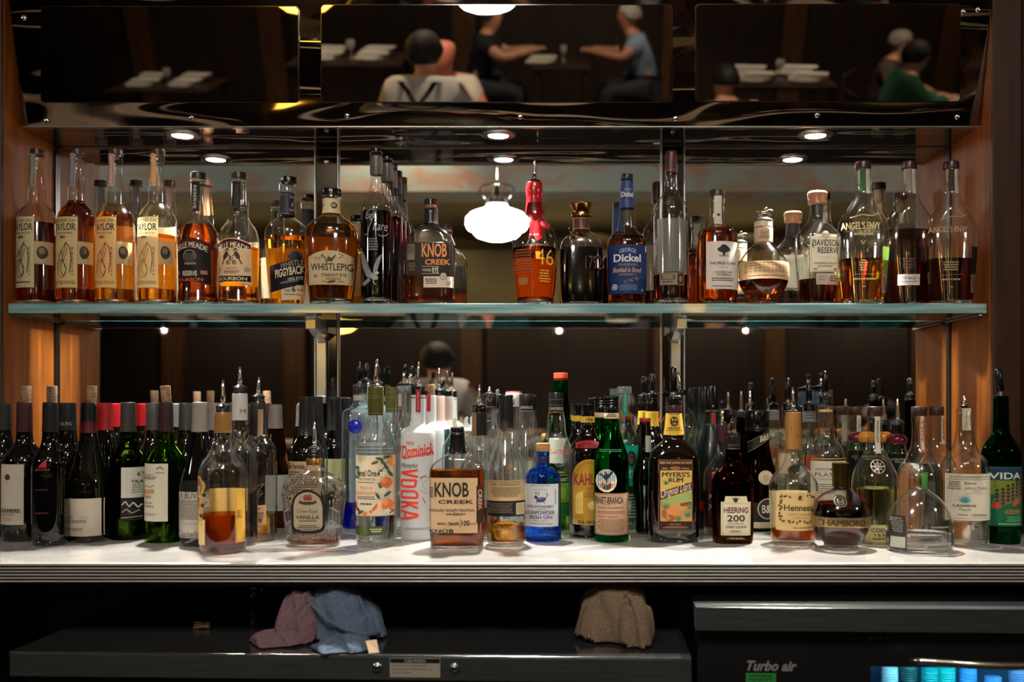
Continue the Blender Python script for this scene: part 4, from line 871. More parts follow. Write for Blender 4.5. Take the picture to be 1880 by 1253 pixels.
# three wing-shaped bottles
def wing(xc, lvl, liq, lab, s1, s2, var, Y=SY):
    b = B(lab, xc, [(310, 13.5), (315, 14.5), (320, 13.5), (350, 14), (364, 17), (380, 26), (395, 37), (410, 44.5), (426, 47.5), (446, 48), (480, 45.5), (520, 41.5), (545, 39.5), (556, 38.5)], Y=Y, shelf=True, d=.58, n=2.1)
    b.glass(base=.010).fill(liq, lvl); b.cap(298, 311, 14.5, col('2e1512', .3)); b.cork(311, 330, 9, m=col('b89a74', .7), name='stopper_shank')
    b.label(xc-9, 313, xc+.5, 354, s1, name='neck_strip', off=.0007); b.label(xc+2, 313, xc+10, 358, 'cfc6b4', name='neck_strip', off=-.0015); b.nolabel()
    gold = 'd8c08c'
    if var == 0:
        b.text("ANGEL'S ENVY", xc-44, 412, xc+24, 426, gold, .02); b.fine(xc-28, 432, xc+14, 440, 1, 'b8a070'); b.art([(gold, 'l', [(xc-30, 404), (xc-10, 399), (xc+10, 401), (xc+22, 396)], 1.4), (gold, 'l', [(xc-40, 429), (xc+22, 429)], .5), (gold, 'l', [(xc-12, 446), (xc-8, 452), (xc-4, 446)], 1)], 'wing_mark'); b.fine(xc-14, 481, xc, 502, 5, gold); b.art([(gold, 'l', [(xc-25, 507), (xc+14, 507)], .5)], 'rule'); b.fine(xc-26, 514, xc+16, 519, 1, gold); b.fine(xc-10, 528, xc-2, 532, 1, gold)
    elif var == 1:
        b.fine(xc-22, 478, xc+2, 498, 4, '5a3a34'); b.art([('5a3a34', 'e', xc-10, 470, 3, 3, 0)], 'mark'); b.label(xc-27.5, 507, xc+11, 527, 'dcd8d2', name='white_sticker'); b.art([scrawl(xc-24, 513, xc+6, 515, 4, .9, '6a6660'), ('6a6660', 'l', [(xc-24, 521), (xc+7, 520)], .8)], 'handwriting'); b.lp = None; b.fine(xc-12, 529, xc-4, 532, 1, '8a7464')
    else:
        b.text("ANGEL'S ENVY", xc-46, 420, xc+20, 431, 'a08c68', .02); b.art([('a08c68', 'l', [(xc-28, 407), (xc-8, 402), (xc+8, 403), (xc+18, 398)], 1.2)], 'wing_mark'); b.fine(xc-24, 484, xc+4, 502, 4, 'a08c68'); b.art([('a08c68', 'l', [(xc-28, 509), (xc+12, 507)], .5)], 'rule'); b.fine(xc-30, 515, xc+12, 520, 1, 'a08c68'); b.fine(xc-14, 529, xc-6, 532, 1, 'a08c68')
    b.label(xc+29, 456, xc+45, 506, s2, name='side_strip', off=.0007); b.label(xc+28, 507, xc+41, 540, '9a8c6c' if var != 1 else '7a4438', name='barcode_label', off=.0007); b.art([('2a2420', 'l', [(xc+30, 512+i*2.6), (xc+38, 512+i*2.6)], .9) for i in range(9)], 'barcode')
    return b
wing(1584.5, 477, L_GOLD, 'flat wing-shaped bottle with green neck strip and gold lettering', '2e5a38', '6a8a3a', 0, Y=2.145)
wing(1668.5, 424, L_DARK, 'flat wing-shaped bottle filled dark above the middle with a white handwritten sticker', '8a8078', '9a5a20', 1, Y=2.20)
wing(1746, 477, L_DARK, 'flat wing-shaped bottle with torn dark neck strip, farthest right on the glass shelf', '3a2a26', '2a2422', 2, Y=2.145)
# ---------------------------------------------------------------- bottles on the counter, left to right
def wine(lab, xc, hw, nk, yb=None, Y=None, m=DARKN, cap='3a1a1c', ytop=740, ycap=793, burg=False, crown=0, metal=0, group=None, capn='capsule', screw=False, base=None, name='wine_bottle'):
    yB = yb or (745+.2674*F/(Y+.03))
    H = yB-ytop
    if burg: pr = [(ytop, nk*.97), (ytop+3, nk), (ytop+.20*H, nk+1.2), (ytop+.30*H, nk+6), (ytop+.42*H, hw*.72), (ytop+.54*H, hw*.95), (ytop+.62*H, hw), (yB-10, hw), (yB-1, hw*.96)]
    else: pr = [(ytop, nk*.97), (ytop+3, nk), (ytop+.22*H, nk+.8), (ytop+.285*H, nk+3), (ytop+.335*H, hw*.66), (ytop+.385*H, hw*.92), (ytop+.44*H, hw), (yB-10, hw), (yB-1, hw*.97)]
    b = B(lab, xc, pr, yb=yb, Y=Y, kind=name, group=group); b.glass(m, solid=True)
    if cap:
        b.sleeve(ytop, ycap, col(cap, .35 if not metal else .3, metal), capn, off=.0006, top=True)
        if screw:
            for q in (4, 8, 12): b.art([('2a2a2a' if cap < '6' else '8a8886', 'l', [(xc-nk+.5, ytop+q), (xc+nk-.5, ytop+q)], .8)], 'thread_groove', par=b.root, off=.0012)
    b.nolabel(); return b
b = wine('far left wine bottle with stained cork, cream label and one maroon dot', 45, 38, 12.3, yb=996, m=DARKN, cap='3a141c')
b.cork(709, 741, 9.5, x=47.5); b.label(8, 851, 62, 960, 'cfc4b4'); b.art([('4a1c1c', 'e', 34, 874, 5.6, 5.6, 0)]+[('beb2a2', 'l', circ(34, 874, r, 20, 0, 180), .5) for r in (12, 18, 24)], 'dot_and_rings')
b.text('CASHMERE', 12, 931, 57, 938, '2a1c1c', .02); b.text('RED WINE', 19, 940, 46, 943.5, '6a4a44', .01); b.fine(25, 948, 42, 954, 2, '9a8478')
b = wine('black wine bottle with printed cork and small red triangle near its shoulder', 92, 31, 12, yb=1004, m=DARKG, cap='0d0c0e')
b.cork(709, 741, 9.3, x=95.5); b.fine(93, 712, 101, 738, 5, '3a3028', off=.0005, par=b.root)
b.art([('9c1c24', 'p', [(85, 857), (100, 842), (100, 857)])], 'red_triangle')
for yy in (898, 940): b.art([('6a1820', 'l', [(80, yy), (104, yy-1)], 1.2)], 'red_stripe')
b.nolabel(); b.text('JUSTIN', 80, 859, 105, 864, '9c2830', .02); b.text('2016', 82, 976, 104, 982, '4a1218', .02)
b = wine('burgundy-shaped wine bottle with red foil band, cork and wide low cream label', 163, 35.5, 12.5, yb=1000, m=DARKN, cap='4c0f14', ycap=795, burg=True)
b.sleeve(741, 774, col('0c0c10', .3), 'foil_top', off=.0010, top=True); b.cork(709, 743, 9.2, x=168, tilt=1); b.label(121, 913, 197, 981, 'cbbfae')
b.art([('4a4038', 'e', 132, 923, 3, 5, 20), ('4a4038', 'e', 129, 930, 3, 3, 0)], 'crest'); b.text('COTEAUX', 128, 944, 150, 949, '5a4a3e', .01); b.text('BOURGUIGNONS', 124, 951, 175, 957, '4a3a30', .01); b.text('2014', 163, 945, 177, 948.5, '8a7a6a', 0, .3); b.fine(136, 966, 172, 972, 2, '6a5c50')
b = wine('green wine bottle with dark grey screw cap, white label over dark photo band', 235.5, 32.3, 12.5, yb=997, m=OLIVEG, cap='44413f', metal=.3, screw=True)
b.label(236.5, 857, 268, 912, 'd6d0c6'); b.text('TRAPICHE', 253, 880, 290, 886, '2a2622', .02); b.art([('4a4640', 'e', 264, 869, 3, 4, 30), ('b8b0a4', 'l', [(246, 857), (246, 912)], .5)]); b.fine(254, 888, 266, 905, 4, '8a8278')
b.label(236, 913, 267, 953, '1e1b18', name='photo_label'); b.art([('b8b0a4', 'l', [(238, 925), (244, 918), (250, 928), (256, 920), (262, 930), (266, 924)], 2), ('8a8278', 'l', [(238, 938), (246, 932), (254, 940), (264, 934)], 2.2), ('c8c0b4', 'l', [(237, 948), (266, 946)], .8)])
b.label(200.5, 868, 205, 955, 'b0a89c', name='back_label', off=.0004)
b = wine('bright green wine bottle with tilted cork, maroon capsule and tall cream label', 304.5, 36.5, 12, yb=999, m=glassmat('lime_glass', (.30, .52, .06)), cap='2c1414')
b.cork(709, 742, 9.2, x=306, tilt=-5); b.label(269, 850, 321, 954, 'ddd3c0'); b.text('DOMAINE', 278, 869, 296, 872, '5a4a3c'); b.text('BOUSQUET', 270, 873.5, 302, 879, '2a2018', .02)
b.art([('4a3c30', 'l', circ(308, 863, 7, 10, 200, 340), 1), ('4a3c30', 'l', [(300, 866), (316, 866)], 1), ('4a3c30', 'l', [(304, 860), (308, 855), (312, 860)], 1)], 'crest'); b.art([('b07a4a', 'p', [(273, 898), (298, 896), (298, 903), (275, 905)]), ('5a4a3c', 'l', [(272, 893), (280, 890), (290, 892), (298, 888)], 1)])
b.text('RESERVE', 275, 908, 292, 912, '4a3c30', .01); b.text('MALBEC 2017', 271, 919, 295, 923, '4a3c30', .01); b.fine(270, 926, 300, 930, 1, '6a5a4a'); b.fine(270, 940, 303, 945, 2, '8a7c6a')
b = wine('slope-shouldered red wine bottle with pale grey screw cap and text-filled white label', 367, 36, 12.8, yb=1005, m=DARKG, cap='8f8682', metal=.2, burg=True, screw=True)
b.label(331.5, 901, 402, 984, 'c4bcb0'); b.label(331, 880, 402, 900, '0b0a0a', name='neck_fade', off=.0004); b.text('LA BUVETTE', 334, 902, 401, 913, '3a3430', 0); b.fine(333, 916, 400, 952, 11, '5a524a', center=False); b.text('CORBIERES', 335, 955, 398, 961, '9a9288', 0); b.text('Castelnau', 332, 971, 396, 983, '5a342c', -.004); b.nolabel()
# second and third file of wine bottles, mostly showing their caps
R2 = 'wine bottles standing in the second file at the left'
for xc, nk, Y, cap, met, scr, lab in (
        (124, 15, 2.105, '10141e', 0, 0, 'dark wine bottle with navy capsule printed with small digits, behind the red triangle bottle'),
        (192, 13, 2.09, 'a8141e', 0, 0, 'wine bottle with glossy red cap standing beside the wide low cream label'),
        (280.5, 12, 2.10, '6a6664', .6, 1, 'wine bottle with grey screw cap beside the maroon capsule and tilted cork'),
        (341, 11.8, 2.085, '5c605f', .6, 1, 'wine bottle with silver screw cap between the tilted cork and the pale grey cap'),
        (393, 12.2, 2.155, '989290', .4, 1, 'wine bottle with pale silver screw cap behind the flared amber bottle'),
        (7, 12, 2.05, '30343a', .3, 0, 'wine bottle cut by the left edge of the picture')):
    b = wine(lab, xc, 28, nk*.94, Y=Y, cap=cap, ytop=741 if xc != 7 else 742, ycap=790, metal=met, screw=scr, group=R2, burg=(xc == 192))
    if xc == 124: b.text('1630', 116, 775, 138, 781, 'a89a78', .02, par=b.root)
for xc, cap, lab in ((210, 'a8141e', 'wine bottle with red cap at the mirror, right of the other red cap'), (323, '707270', 'wine bottle with silver cap at the mirror behind the tilted cork'), (160, '141a26', 'dark capsuled wine bottle at the mirror behind the burgundy-shaped one')):
    wine(lab, xc, 24, 10.8, Y=2.235, cap=cap, ytop=742, ycap=784, metal=.2, group=R2)
# flared amber bottle with guitar headstock label
LQ = 'liqueur_bottle'
b = B('bottle with gold neck foil and guitar-headstock label, nearest to the counter edge', 409.5, [(756, 12.5), (759, 14.5), (795, 15.5), (815, 17.5), (832, 24), (848, 37), (862, 42.5), (880, 43.5), (1000, 42.5), (1019, 38)], yb=1020)
b.glass(base=.006).fill(L_AMB, 943); b.back(375, 900, 436, 1000, 'd0a860'); b.sleeve(757, 795, col('9c7038', .35, .3), 'neck_foil'); b.nolabel(); b.pour(698, 757, 12.5)
b.art([('c89a50', 'p', [(367, 872), (378, 873), (384, 880), (390, 884), (391, 892), (387, 900), (386, 925), (384, 960), (367, 960)]), ('8a5a28', 'p', [(367, 876), (377, 878), (383, 886), (384, 893), (379, 905), (375, 930), (367, 938)]), ('dcb878', 'p', [(368, 958), (390, 950), (390, 996), (369, 998)]),
       ('1a1410', 'e', 389, 906, 4, 4, 0), ('1a1410', 'l', [(381, 906), (388, 906)], 2), ('1a1410', 'e', 385, 925, 4, 4, 0), ('1a1410', 'l', [(377, 925), (384, 925)], 2), ('1a1410', 'e', 381, 944, 4, 4, 0), ('1a1410', 'l', [(373, 944), (380, 944)], 2), ('4a4a52', 'l', [(367, 948), (384, 960)], 7)], 'guitar_headstock_label')
b.text('RS', 368, 890, 379, 912, 'e8d4a0', .03, par=b.root, off=.002)
b.label(441.5, 897, 452, 993, 'd8a840', name='back_label', off=.0005, nx=8); b.frame(443, 900, 450.5, 990, .6, '8a5a20'); b.fine(444, 935, 449.5, 950, 5, '5a3a18')
b = B('tall bottle with white neck sleeve and pourer, filled deep amber-red, behind the flared one', 440.5, [(722, 12.5), (726, 13.5), (772, 13.5), (785, 13.5), (800, 17), (815, 27), (830, 32.5), (845, 31.5), (985, 31), (1008, 29)], yb=1005)
b.glass(base=.006).fill(L_DARK, 908); b.sleeve(723, 772, col('b8b2ac', .45), 'neck_sleeve'); b.nolabel(); b.text('M', 445, 752, 453, 759, '5a544e', par=b.root); b.pour(674, 722, 12.5)
b = B('clear bottle with dark capsule, feather drawing and small tan label', 474, [(737, 12), (741, 13.5), (756, 14.5), (798, 15.5), (806, 19), (816, 28), (830, 33), (846, 34), (985, 33.5), (996, 31)], yb=997)
b.glass(base=.008).fill(L_GOLD, 942); b.sleeve(739, 801, col('171313', .35), 'capsule'); b.nolabel(); b.label(478, 752, 486, 800, 'a08468', name='neck_strip', off=.0012); b.nolabel(); b.pour(693, 738, 12, lean=2)
b.label(462, 925, 496, 960, 'c8a478'); b.text('COMPANY', 474, 929, 488, 934, '2a1c12', .02); b.fine(476, 938, 494, 948, 4); b.art([('6a4a34', 'e', 487, 952, 4, 5, 0)], 'seal'); b.nolabel()
b.art([('5c5854', 'l', [(474, 902), (484, 890), (494, 886), (486, 896), (480, 908), (490, 904)], 1.6), ('5c5854', 'l', [(470, 908), (484, 912), (492, 902)], 1.4), ('5c5854', 'l', [(472, 914), (490, 898)], 1)], 'feather_drawing', par=b.root); b.fine(470, 967, 488, 974, 2, 'c89a40', par=b.root)
# black wine pair
for xc, Y, lab in ((563, 2.09, 'black bottle with tan lettered label standing behind the cut-glass decanter'), (580, 2.17, 'black bottle at the mirror directly behind the tan lettered black bottle')):
    b = wine(lab, xc, 33 if xc == 563 else 22, 12.8 if xc == 563 else 12, Y=Y, m=DARKG, cap='0e0e10', ytop=729, ycap=800, screw=False, name='liqueur_bottle')
    if xc == 563: b.label(530.5, 846, 596, 925, 'c8a880'); b.text('The Formula', 531, 850, 568, 860, '1a1410', .02); b.fine(536, 864, 590, 905, 9)
    else: b.label(568, 842, 604, 900, 'd8cfa8')
b = wine('black bottle with pale yellow label beside the mirror upright', 614, 22, 11.5, Y=2.25, m=DARKG, cap='101114', ytop=731, ycap=790, name='liqueur_bottle'); b.label(606, 842, 640, 900, 'c8c48a')
# wine with white caps right of feather bottle
for xc, c_, lab in ((497, '8f8a88', 'rose wine bottle with silver screw cap at the mirror, left one of two'), (513, '8a8684', 'rose wine bottle with silver screw cap at the mirror, right one of two')):
    if xc == 497: b = wine(lab.replace(', left one of two', ' behind the feather-drawing bottle'), 506, 30, 11.4, Y=2.19, m=glassmat('dim_rose_glass', (.45, .25, .18)), cap=c_, ytop=744, ycap=787, metal=.4, screw=True, burg=True); b.label(495, 871, 536, 936, 'b8c0b8')
# cut-glass decanter
b = B('cut-glass decanter bottle with arched black and cream label and pourer', 577, [(853, 13.5), (857, 14.5), (861, 15), (867, 24), (875, 42), (888, 55), (900, 58.5), (915, 58), (945, 54), (985, 48.5), (1006, 45.5)], yb=1007, d=.62, n=2.5)
b.glass(FLINT, base=.005).fill(L_GOLD, 991)
b.cap(842, 854, 14.5, GOLD, 'gold_band'); b.pour(776, 842, 13, h=19)
# raised diamond cutting on both shoulders and sides
V = []; Fc = []
def ridge(p, q, w_=.0016):
    A, Q = Vector(b.pt(p[0], p[1], .0001)), Vector(b.pt(q[0], q[1], .0001))
    n_ = 6; pts = []
    for i in range(n_+1):
        t = i/n_; pts.append(b.pt(p[0]+(q[0]-p[0])*t, p[1]+(q[1]-p[1])*t, .0004))
    v, f = tube_data(pts, w_, 6); o_ = len(V); V.extend(v); Fc.extend([tuple(k_+o_ for k_ in x) for x in f])
for sx in (-1, 1):
    c = 577
    for i in range(5):
        ridge((c+sx*(56-i*9), 884+abs(i-2)*1.5), (c+sx*(38-i*3), 900+i*2)); ridge((c+sx*(30-i*2+i*5), 880), (c+sx*(54-i*2), 902+i*3))
    for i in range(4):
        ridge((c+sx*(54-i*6), 905+i*2), (c+sx*(46-i*4.2), 992)); ridge((c+sx*(36), 905+i*24), (c+sx*(52-i*3), 917+i*22))
    ridge((c+sx*34, 978), (c+sx*10, 990)); ridge((c+sx*34, 990), (c+sx*12, 978)); ridge((c+sx*10, 978), (c-sx*8, 990))
for i in range(7): ridge((550+i*8, 875), (546+i*9.5, 888)); ridge((554+i*8, 875), (540+i*9.5, 890))
mesh_obj('cut_diamond_pattern', V, Fc, BASEG, b.root)
b.label(543, 897, 604, 976, '1c1010', 'tombstone'); b.sub(547.5, 901, 600, 971, 'b0a286', 'tombstone'); L = b.lp
b.art([('8e8268', 'l', [(556, 925), (560, 912), (573, 905)], 1.4), ('8e8268', 'l', [(592, 925), (588, 912), (575, 905)], 1.4), ('7c2020', 'e', 574, 913, 8, 4.5, 0), ('7c2020', 'l', [(567, 910), (570, 906), (574, 909), (578, 906), (581, 910)], 2), ('2a2030', 'e', 574, 921, 14, 3.2, 0), ('2a2030', 'e', 561, 919, 3, 2.5, 0), ('2a2030', 'e', 587, 919, 3, 2.5, 0), ('a89030', 'e', 574, 917, 7, 1.2, 0)], 'crown_on_cushion')
b.text('Crown Royal', 554, 932, 592, 941, '241a14', .0, .25); b.text('VANILLA', 551, 943, 595, 950, '1a1210', .04); b.fine(555, 952, 592, 956, 1); b.fine(552, 961, 597, 971, 3)
# vodka with blue sphere
b = B('square-shouldered clear bottle with cobalt-blue round emblem and blue liquid', 661, [(706, 12), (711, 14), (722, 12.5), (740, 13), (745, 15), (750, 20), (753, 29), (760, 33), (940, 33), (977, 32)], yb=978, kind='vodka_bottle')
b.glass(base=.006).fill(L_BLUE, 925); b.pour(662, 709, 11.5, 'black', h=2); b.cap(706, 722, 12.5, mat('clear_black_collar', (.05, .05, .055), .1, trans=.3), name='collar')
b.cap(726, 736, 12.6, col('b8b4b0', .4), name='neck_ring'); b.nolabel()
lathe('round_emblem', [(0, 12.5*b.k), (.002, 12*b.k), (.0045, 9*b.k), (.006, 4*b.k)], mat('cobalt_emblem', (.01, .02, .42), .15, coat=.5), b.root, 32)
em_ = [c_ for c_ in b.root.children if c_.name.startswith('round_emblem')][0]; em_.rotation_euler = (math.pi/2, 0, 0); em_.location = b.pt(658.5, 783, 0); b.text('CIROC', 640, 808, 690, 817, '4a5a70', -.004, par=b.root, off=.0006)
b = B('second square-shouldered clear bottle with black-tipped pourer, behind the blue-emblem one', 672, [(708, 11.5), (713, 13), (722, 12), (740, 12), (745, 14), (750, 19), (753, 27), (760, 31), (930, 31), (955, 30)], Y=2.235, kind='vodka_bottle')
b.glass(base=.006, m=mat('pale_bluish_glass', (.55, .65, .72), .1, trans=.8), solid=True); b.pour(666, 709, 11, 'black')
# peach botanical
b = B('clear bottle with peach-blossom label, olive neck sleeve and pourer', 690, [(709, 12.5), (713, 14), (760, 14), (764, 12.5), (774, 13.5), (780, 18), (790, 27), (804, 33.5), (820, 36.5), (830, 37), (834, 36), (986, 36.5), (1006, 34)], yb=1008, kind='vodka_bottle')
b.glass(base=.008).fill(L_CLR, 945); b.sleeve(710, 763, col('4a4a1c', .4, .2), 'neck_sleeve'); b.nolabel()
b.art([('8a8448', 'l', [(677, y), (704, y)], .8) for y in (727, 731, 759)], 'sleeve_rings', par=b.root); b.pour(660, 711, 11.5, h=2, lean=2)
b.text('1691', 667, 794, 690, 806, 'b8b4ac', -.002, .2, par=b.root, off=.0004); b.fine(660, 812, 720, 819, 2, 'b0aca4', par=b.root); b.art([('c8c4bc', 'l', [(655, y), (725, y)], .8) for y in (823, 829)], 'moulded_rings', par=b.root)
b.label(655, 835, 726, 944, 'd5c4a8', nx=24); b.label(655.5, 855, 665, 877, '3c5c30', name='initial_panel', off=.0008, par=b.lp)
leaf = lambda x, y, a, l=7: [('3c4a30', 'e', x, y, l, 2.6, a), ('7c8a5c', 'l', [(x-l*.8*math.cos(math.radians(a)), y-l*.8*math.sin(math.radians(a))), (x+l*.8*math.cos(math.radians(a)), y+l*.8*math.sin(math.radians(a)))], .6)]
A_ = [('4a3a28', 'l', [(722, 838), (714, 850), (708, 862), (704, 872)], 1.2), ('4a3a28', 'l', [(700, 840), (712, 842), (722, 838)], 1)]
for q in ((695, 848, -20), (703, 841, 10), (709, 848, 50), (716, 838, 0), (714, 856, 60), (703, 866, -60), (720, 868, 60), (700, 908, 60), (716, 905, -40), (662, 933, 40), (668, 938, -30), (720, 945-8, -20), (704, 890, 70)): A_ += leaf(*q)
A_ += [('d8843c', 'e', 722, 846, 5, 9, 0), ('c8602c', 'e', 714, 884, 9.5, 10, 0), ('e09850', 'e', 711, 880, 5, 5, 0), ('d06a34', 'e', 716, 925, 10, 11, 0), ('e8a060', 'e', 713, 920, 5, 5, 0), ('c85c30', 'e', 657, 927, 4, 9, 0),
      ('e2b488', 'p', [(676, 938), (690, 932), (700, 918), (708, 915), (706, 930), (698, 940), (684, 944)]), ('b03a24', 'p', [(683, 937), (692, 930), (699, 920), (702, 922), (696, 933), (688, 939)]), ('d07840', 'e', 676, 940, 6, 4, 0)]
for fx, fy in ((709, 898), (716, 936), (708, 868)):
    for a in range(5): A_.append(('ece4d4', 'e', fx+3*math.cos(a*1.257), fy+3*math.sin(a*1.257), 3, 1.5, math.degrees(a*1.257)))
    A_.append(('c8a030', 'e', fx, fy, 1.1, 1.1, 0))
b.art(A_, 'peach_blossom_painting'); b.text('K', 656.5, 860, 664, 874, 'd8d4c0', .03, off=.0018); b.text('etel One', 664.5, 861, 698, 873, '17180f', .02); b.text('BOTANICAL', 665, 876, 697, 880, '3a4028', .01); b.fine(661, 883, 694, 886, 1)
b.text('PEACH &', 667, 890, 690, 897, 'd87848', .01); b.text('ORANGE BLOSSOM', 656, 900, 697, 906, 'd87848', .015); b.fine(660, 909, 697, 916, 2); b.fine(665, 921, 692, 927, 1)
b.label(655, 963, 714, 979, '4a5230', name='ribbon_label', nx=20); b.art([('5e6838', 'e', 674, 972, 9, 10, 0), ('3c4428', 'l', circ(674, 972, 6.5, 14), .8)], 'seal'); b.fine(686, 967, 708, 975, 2, 'b8b890')
# olive cap bottle
b = B('clear bottle with olive screw cap standing behind the peach-blossom bottle', 719.5, [(713, 11.5), (760, 12), (765, 12), (778, 16), (795, 27), (812, 31), (930, 31), (955, 29)], Y=2.15, kind='vodka_bottle'); b.glass(base=.008); b.sleeve(712, 758, col('5a5a2a', .4, .2), 'neck_sleeve', top=True)
b.nolabel(); b.art([('8a8450', 'l', [(709, y), (731, y)], .8) for y in (720, 730, 751, 757)], 'sleeve_rings', par=b.root)
# clear, mint print
def mint(lab, xc, Y, s, ytop, sp, tip='tip'):
    f = lambda y: 745-(745-y)*s
    b = B(lab, xc, [(f(y), h*s) for y, h in [(708, 12), (712, 14), (760, 14), (766, 16), (774, 24), (788, 32), (804, 35), (830, 36), (960, 36), (983, 34)]], Y=Y, kind='gin_bottle'); b.glass(base=.008); b.fill(L_CLR, f(905)); b.pour(sp, f(709), 12*s, tip, lean=3, h=3)
    return b
b = mint('clear bottle with mint-green print, ribbed collar and dark-tipped pourer left of the frosted bottle', 741, 2.07, 1, 708, 669)
b.cap(708, 722, 13.5, mat('clear_collar', (.4, .45, .47), .1, trans=.7), name='collar', ridges=0); b.nolabel(); b.label(733, 724, 739, 746, 'b0a898', name='neck_strip', off=.0006); b.nolabel()
b.art([('2a9a88', 'l', circ(729, 812, 3.6, 12), 1.8), ('58b8a4', 'p', [(726, 832), (733, 832), (733, 846), (726, 846)]), ('2a9a88', 'l', [(723, 800), (733, 788)], 1.2), ('2a9a88', 'l', [(723, 806), (735, 794)], 1.2)], 'mint_print', par=b.root); b.fine(724, 853, 735, 872, 4, '3a8a7a', par=b.root)
mint('clear bottle with dark-tipped pourer at the mirror behind the mint-print bottle', 753, 2.26, 1, 708, 672)
# frosted vodka
def frosted(lab, xc, s, Y, yb=None, m=FROST, full=False):
    f = lambda y: 745-(745-y)*s
    b = B(lab, xc, [(f(y), h*s) for y, h in [(724, 12.2), (728, 12.8), (776, 12.8), (782, 14.5), (786, 22), (792, 30), (798, 32), (980, 32), (994, 30.5)]], Y=Y, yb=yb, kind='vodka_bottle', neck=12.9*s); b.glass(m, solid=True); return b
b = frosted('frosted white bottle with large red vertical lettering and black pourer', 767.5, 1, None, 995)
b.pour(665, 732, 13, h=22, lean=1); b.label(765.5, 716, 774, 757, 'a01c30', name='neck_strip', off=.0032); b.text('MEMPHIS TENN', 768.5, 721, 771.5, 753, 'd8a0a8', 0, rot=90, off=.0040); b.nolabel()
RD = 'dc3a28'
b.text('OLD', 750, 810, 765, 815.5, RD, .03); b.text('Dominick', 741, 815, 799, 838, RD, .03, .12, skew=-6); b.art([(RD, 'l', [(744, 841), (798, 829)], 2.6), (RD, 'l', circ(743, 824, 5, 10, 150, 320), 1.6)], 'red_flourish', par=b.root)
b.text('Memphis', 738, 849, 772, 860, '5a5458', -.01, .4); b.art([(RD, 'l', P_, 4.4) for P_ in [[(772, 861.5), (739.6, 867), (772, 874)], [(740.1, 880), (769, 880), (766.5, 891.5), (740.1, 891.5), (740.1, 880)], [(740.1, 900), (766, 900), (771, 904), (771, 911.5), (740.1, 911.5), (740.1, 900)], [(738.6, 920.5), (772, 920.5)], [(750, 921), (772, 930.5)], [(755, 925), (738.6, 930.5)], [(738.6, 936), (772, 942), (772, 945), (738.6, 951)], [(747.5, 938), (747.5, 949)]]], 'lettering', par=b.root); b.art([('8a8488', 'l', [(776, 880), (782, 872), (790, 876), (796, 866)], .8), ('b04038', 'l', [(775, 876), (786, 872)], 1.6), ('8a8488', 'l', [(776, 896), (784, 904), (792, 900)], .7), ('b04038', 'l', [(780, 912), (785, 922)], 1.4), ('9a9498', 'l', circ(788, 888, 8, 10, 90, 300), .6)], 'bird_sketch', par=b.root); b.fine(745, 966, 796, 971, 2, '8a8488')
b = frosted('frosted bottle with golden cork top and red strip, second in its file', 789.7, .9, 2.125, m=FROST)
b.cap(706, 727, 9, CORK, 'cork_top'); b.cap(718, 733, 9.5, BLKP, 'cap', x=786); b.label(785, 722, 792, 756, 'b42838', name='neck_strip', off=.0009); b.nolabel()
b = frosted('pinkish frosted bottle with pourer, last in its file', 806, .86, 2.225, m=mat('pinkish_frost', (.75, .52, .47), .45, trans=.35, ior=1.3)); b.pour(676, 728, 10, h=12); b.label(796, 722, 801, 757, 'b42838', name='neck_strip', off=.0008); b.nolabel()
b = B('dark teal bottle standing behind the stocky orange-lit bottle', 819, [(788, 13), (792, 14), (960, 14), (972, 13)], Y=2.175, kind=LQ); b.glass(mat('dark_teal_glass', (.01, .05, .06), .1, coat=.4), solid=True)
# white plastic pour tips
for xc, yt, Y, lab in ((836, 768, 2.095, 'clear bottle with upright white plastic pour tip, behind the cream lettered stocky bottle'), (857, 766, 2.20, 'clear bottle with slotted white plastic pour tip near the mirror')):
    b = B(lab, xc, [(790, 10), (800, 11), (812, 20), (825, 25), (940, 25), (955, 24)], Y=Y, kind=LQ); b.glass(base=.006)
    p_ = [(xc-4, yt+22), (xc-5, yt+10), (xc-4, yt+2), (xc, yt-1), (xc+3, yt+1), (xc+2, yt+10), (xc+9, yt+22)]
    V = [(b.lx(x), -.003, b.z(y)) for x, y in p_]+[(b.lx(x), .003, b.z(y)) for x, y in p_]; n = len(p_)
    mesh_obj('pour_tip', V, [tuple(range(n))[::-1], tuple(range(n, 2*n))]+[(i, (i+1) % n, n+(i+1) % n, n+i) for i in range(n)], mat('milky_plastic', (.8, .78, .74), .3, trans=.3), b.root, smooth=False); b.cap(yt+20, 792, 11, MATS['milky_plastic'], 'cap_base')
# stocky bourbon
b = B('stocky flat bourbon bottle with cream label of big black capitals and black waxed neck', 839.5, [(794, 11), (798, 13.5), (806, 13), (830, 15.5), (833, 17), (840, 28), (850, 42), (860, 49), (868, 50), (1000, 49), (1008, 46)], yb=1010, n=5, d=.55)
b.glass(base=.005).fill(L_AMB, 863); b.cap(785, 795, 12.5, BLKP); b.sleeve(796, 833, col('0c0b0b', .25), 'wax_seal'); b.nolabel()
b.label(790.5, 876, 879, 976, 'd9bb92', nx=20); K = '1c1612'; b.text('KNOB', 801, 884, 863, 911, K, .035); b.text('CREEK', 808, 916, 872, 923, K, .06); b.text('Kentucky straight bourbon', 790, 931, 873, 939, K, .005); b.text('WHISKEY', 821, 940, 858, 944, K, .03)
b.text('SMALL', 806, 957, 825, 961, K, .02); b.text('batch', 827, 955, 845, 962, K, .02); b.text('100', 850, 953, 865, 963, K, .03); b.text('PROOF', 866, 958, 877, 961, K, .01); b.art([(K, 'l', [(847.5, 950), (847.5, 967)], .8)], 'rule'); b.fine(791, 893, 799, 914, 5, K); b.text('KNOB', 791, 969, 836, 975.5, K, .035)
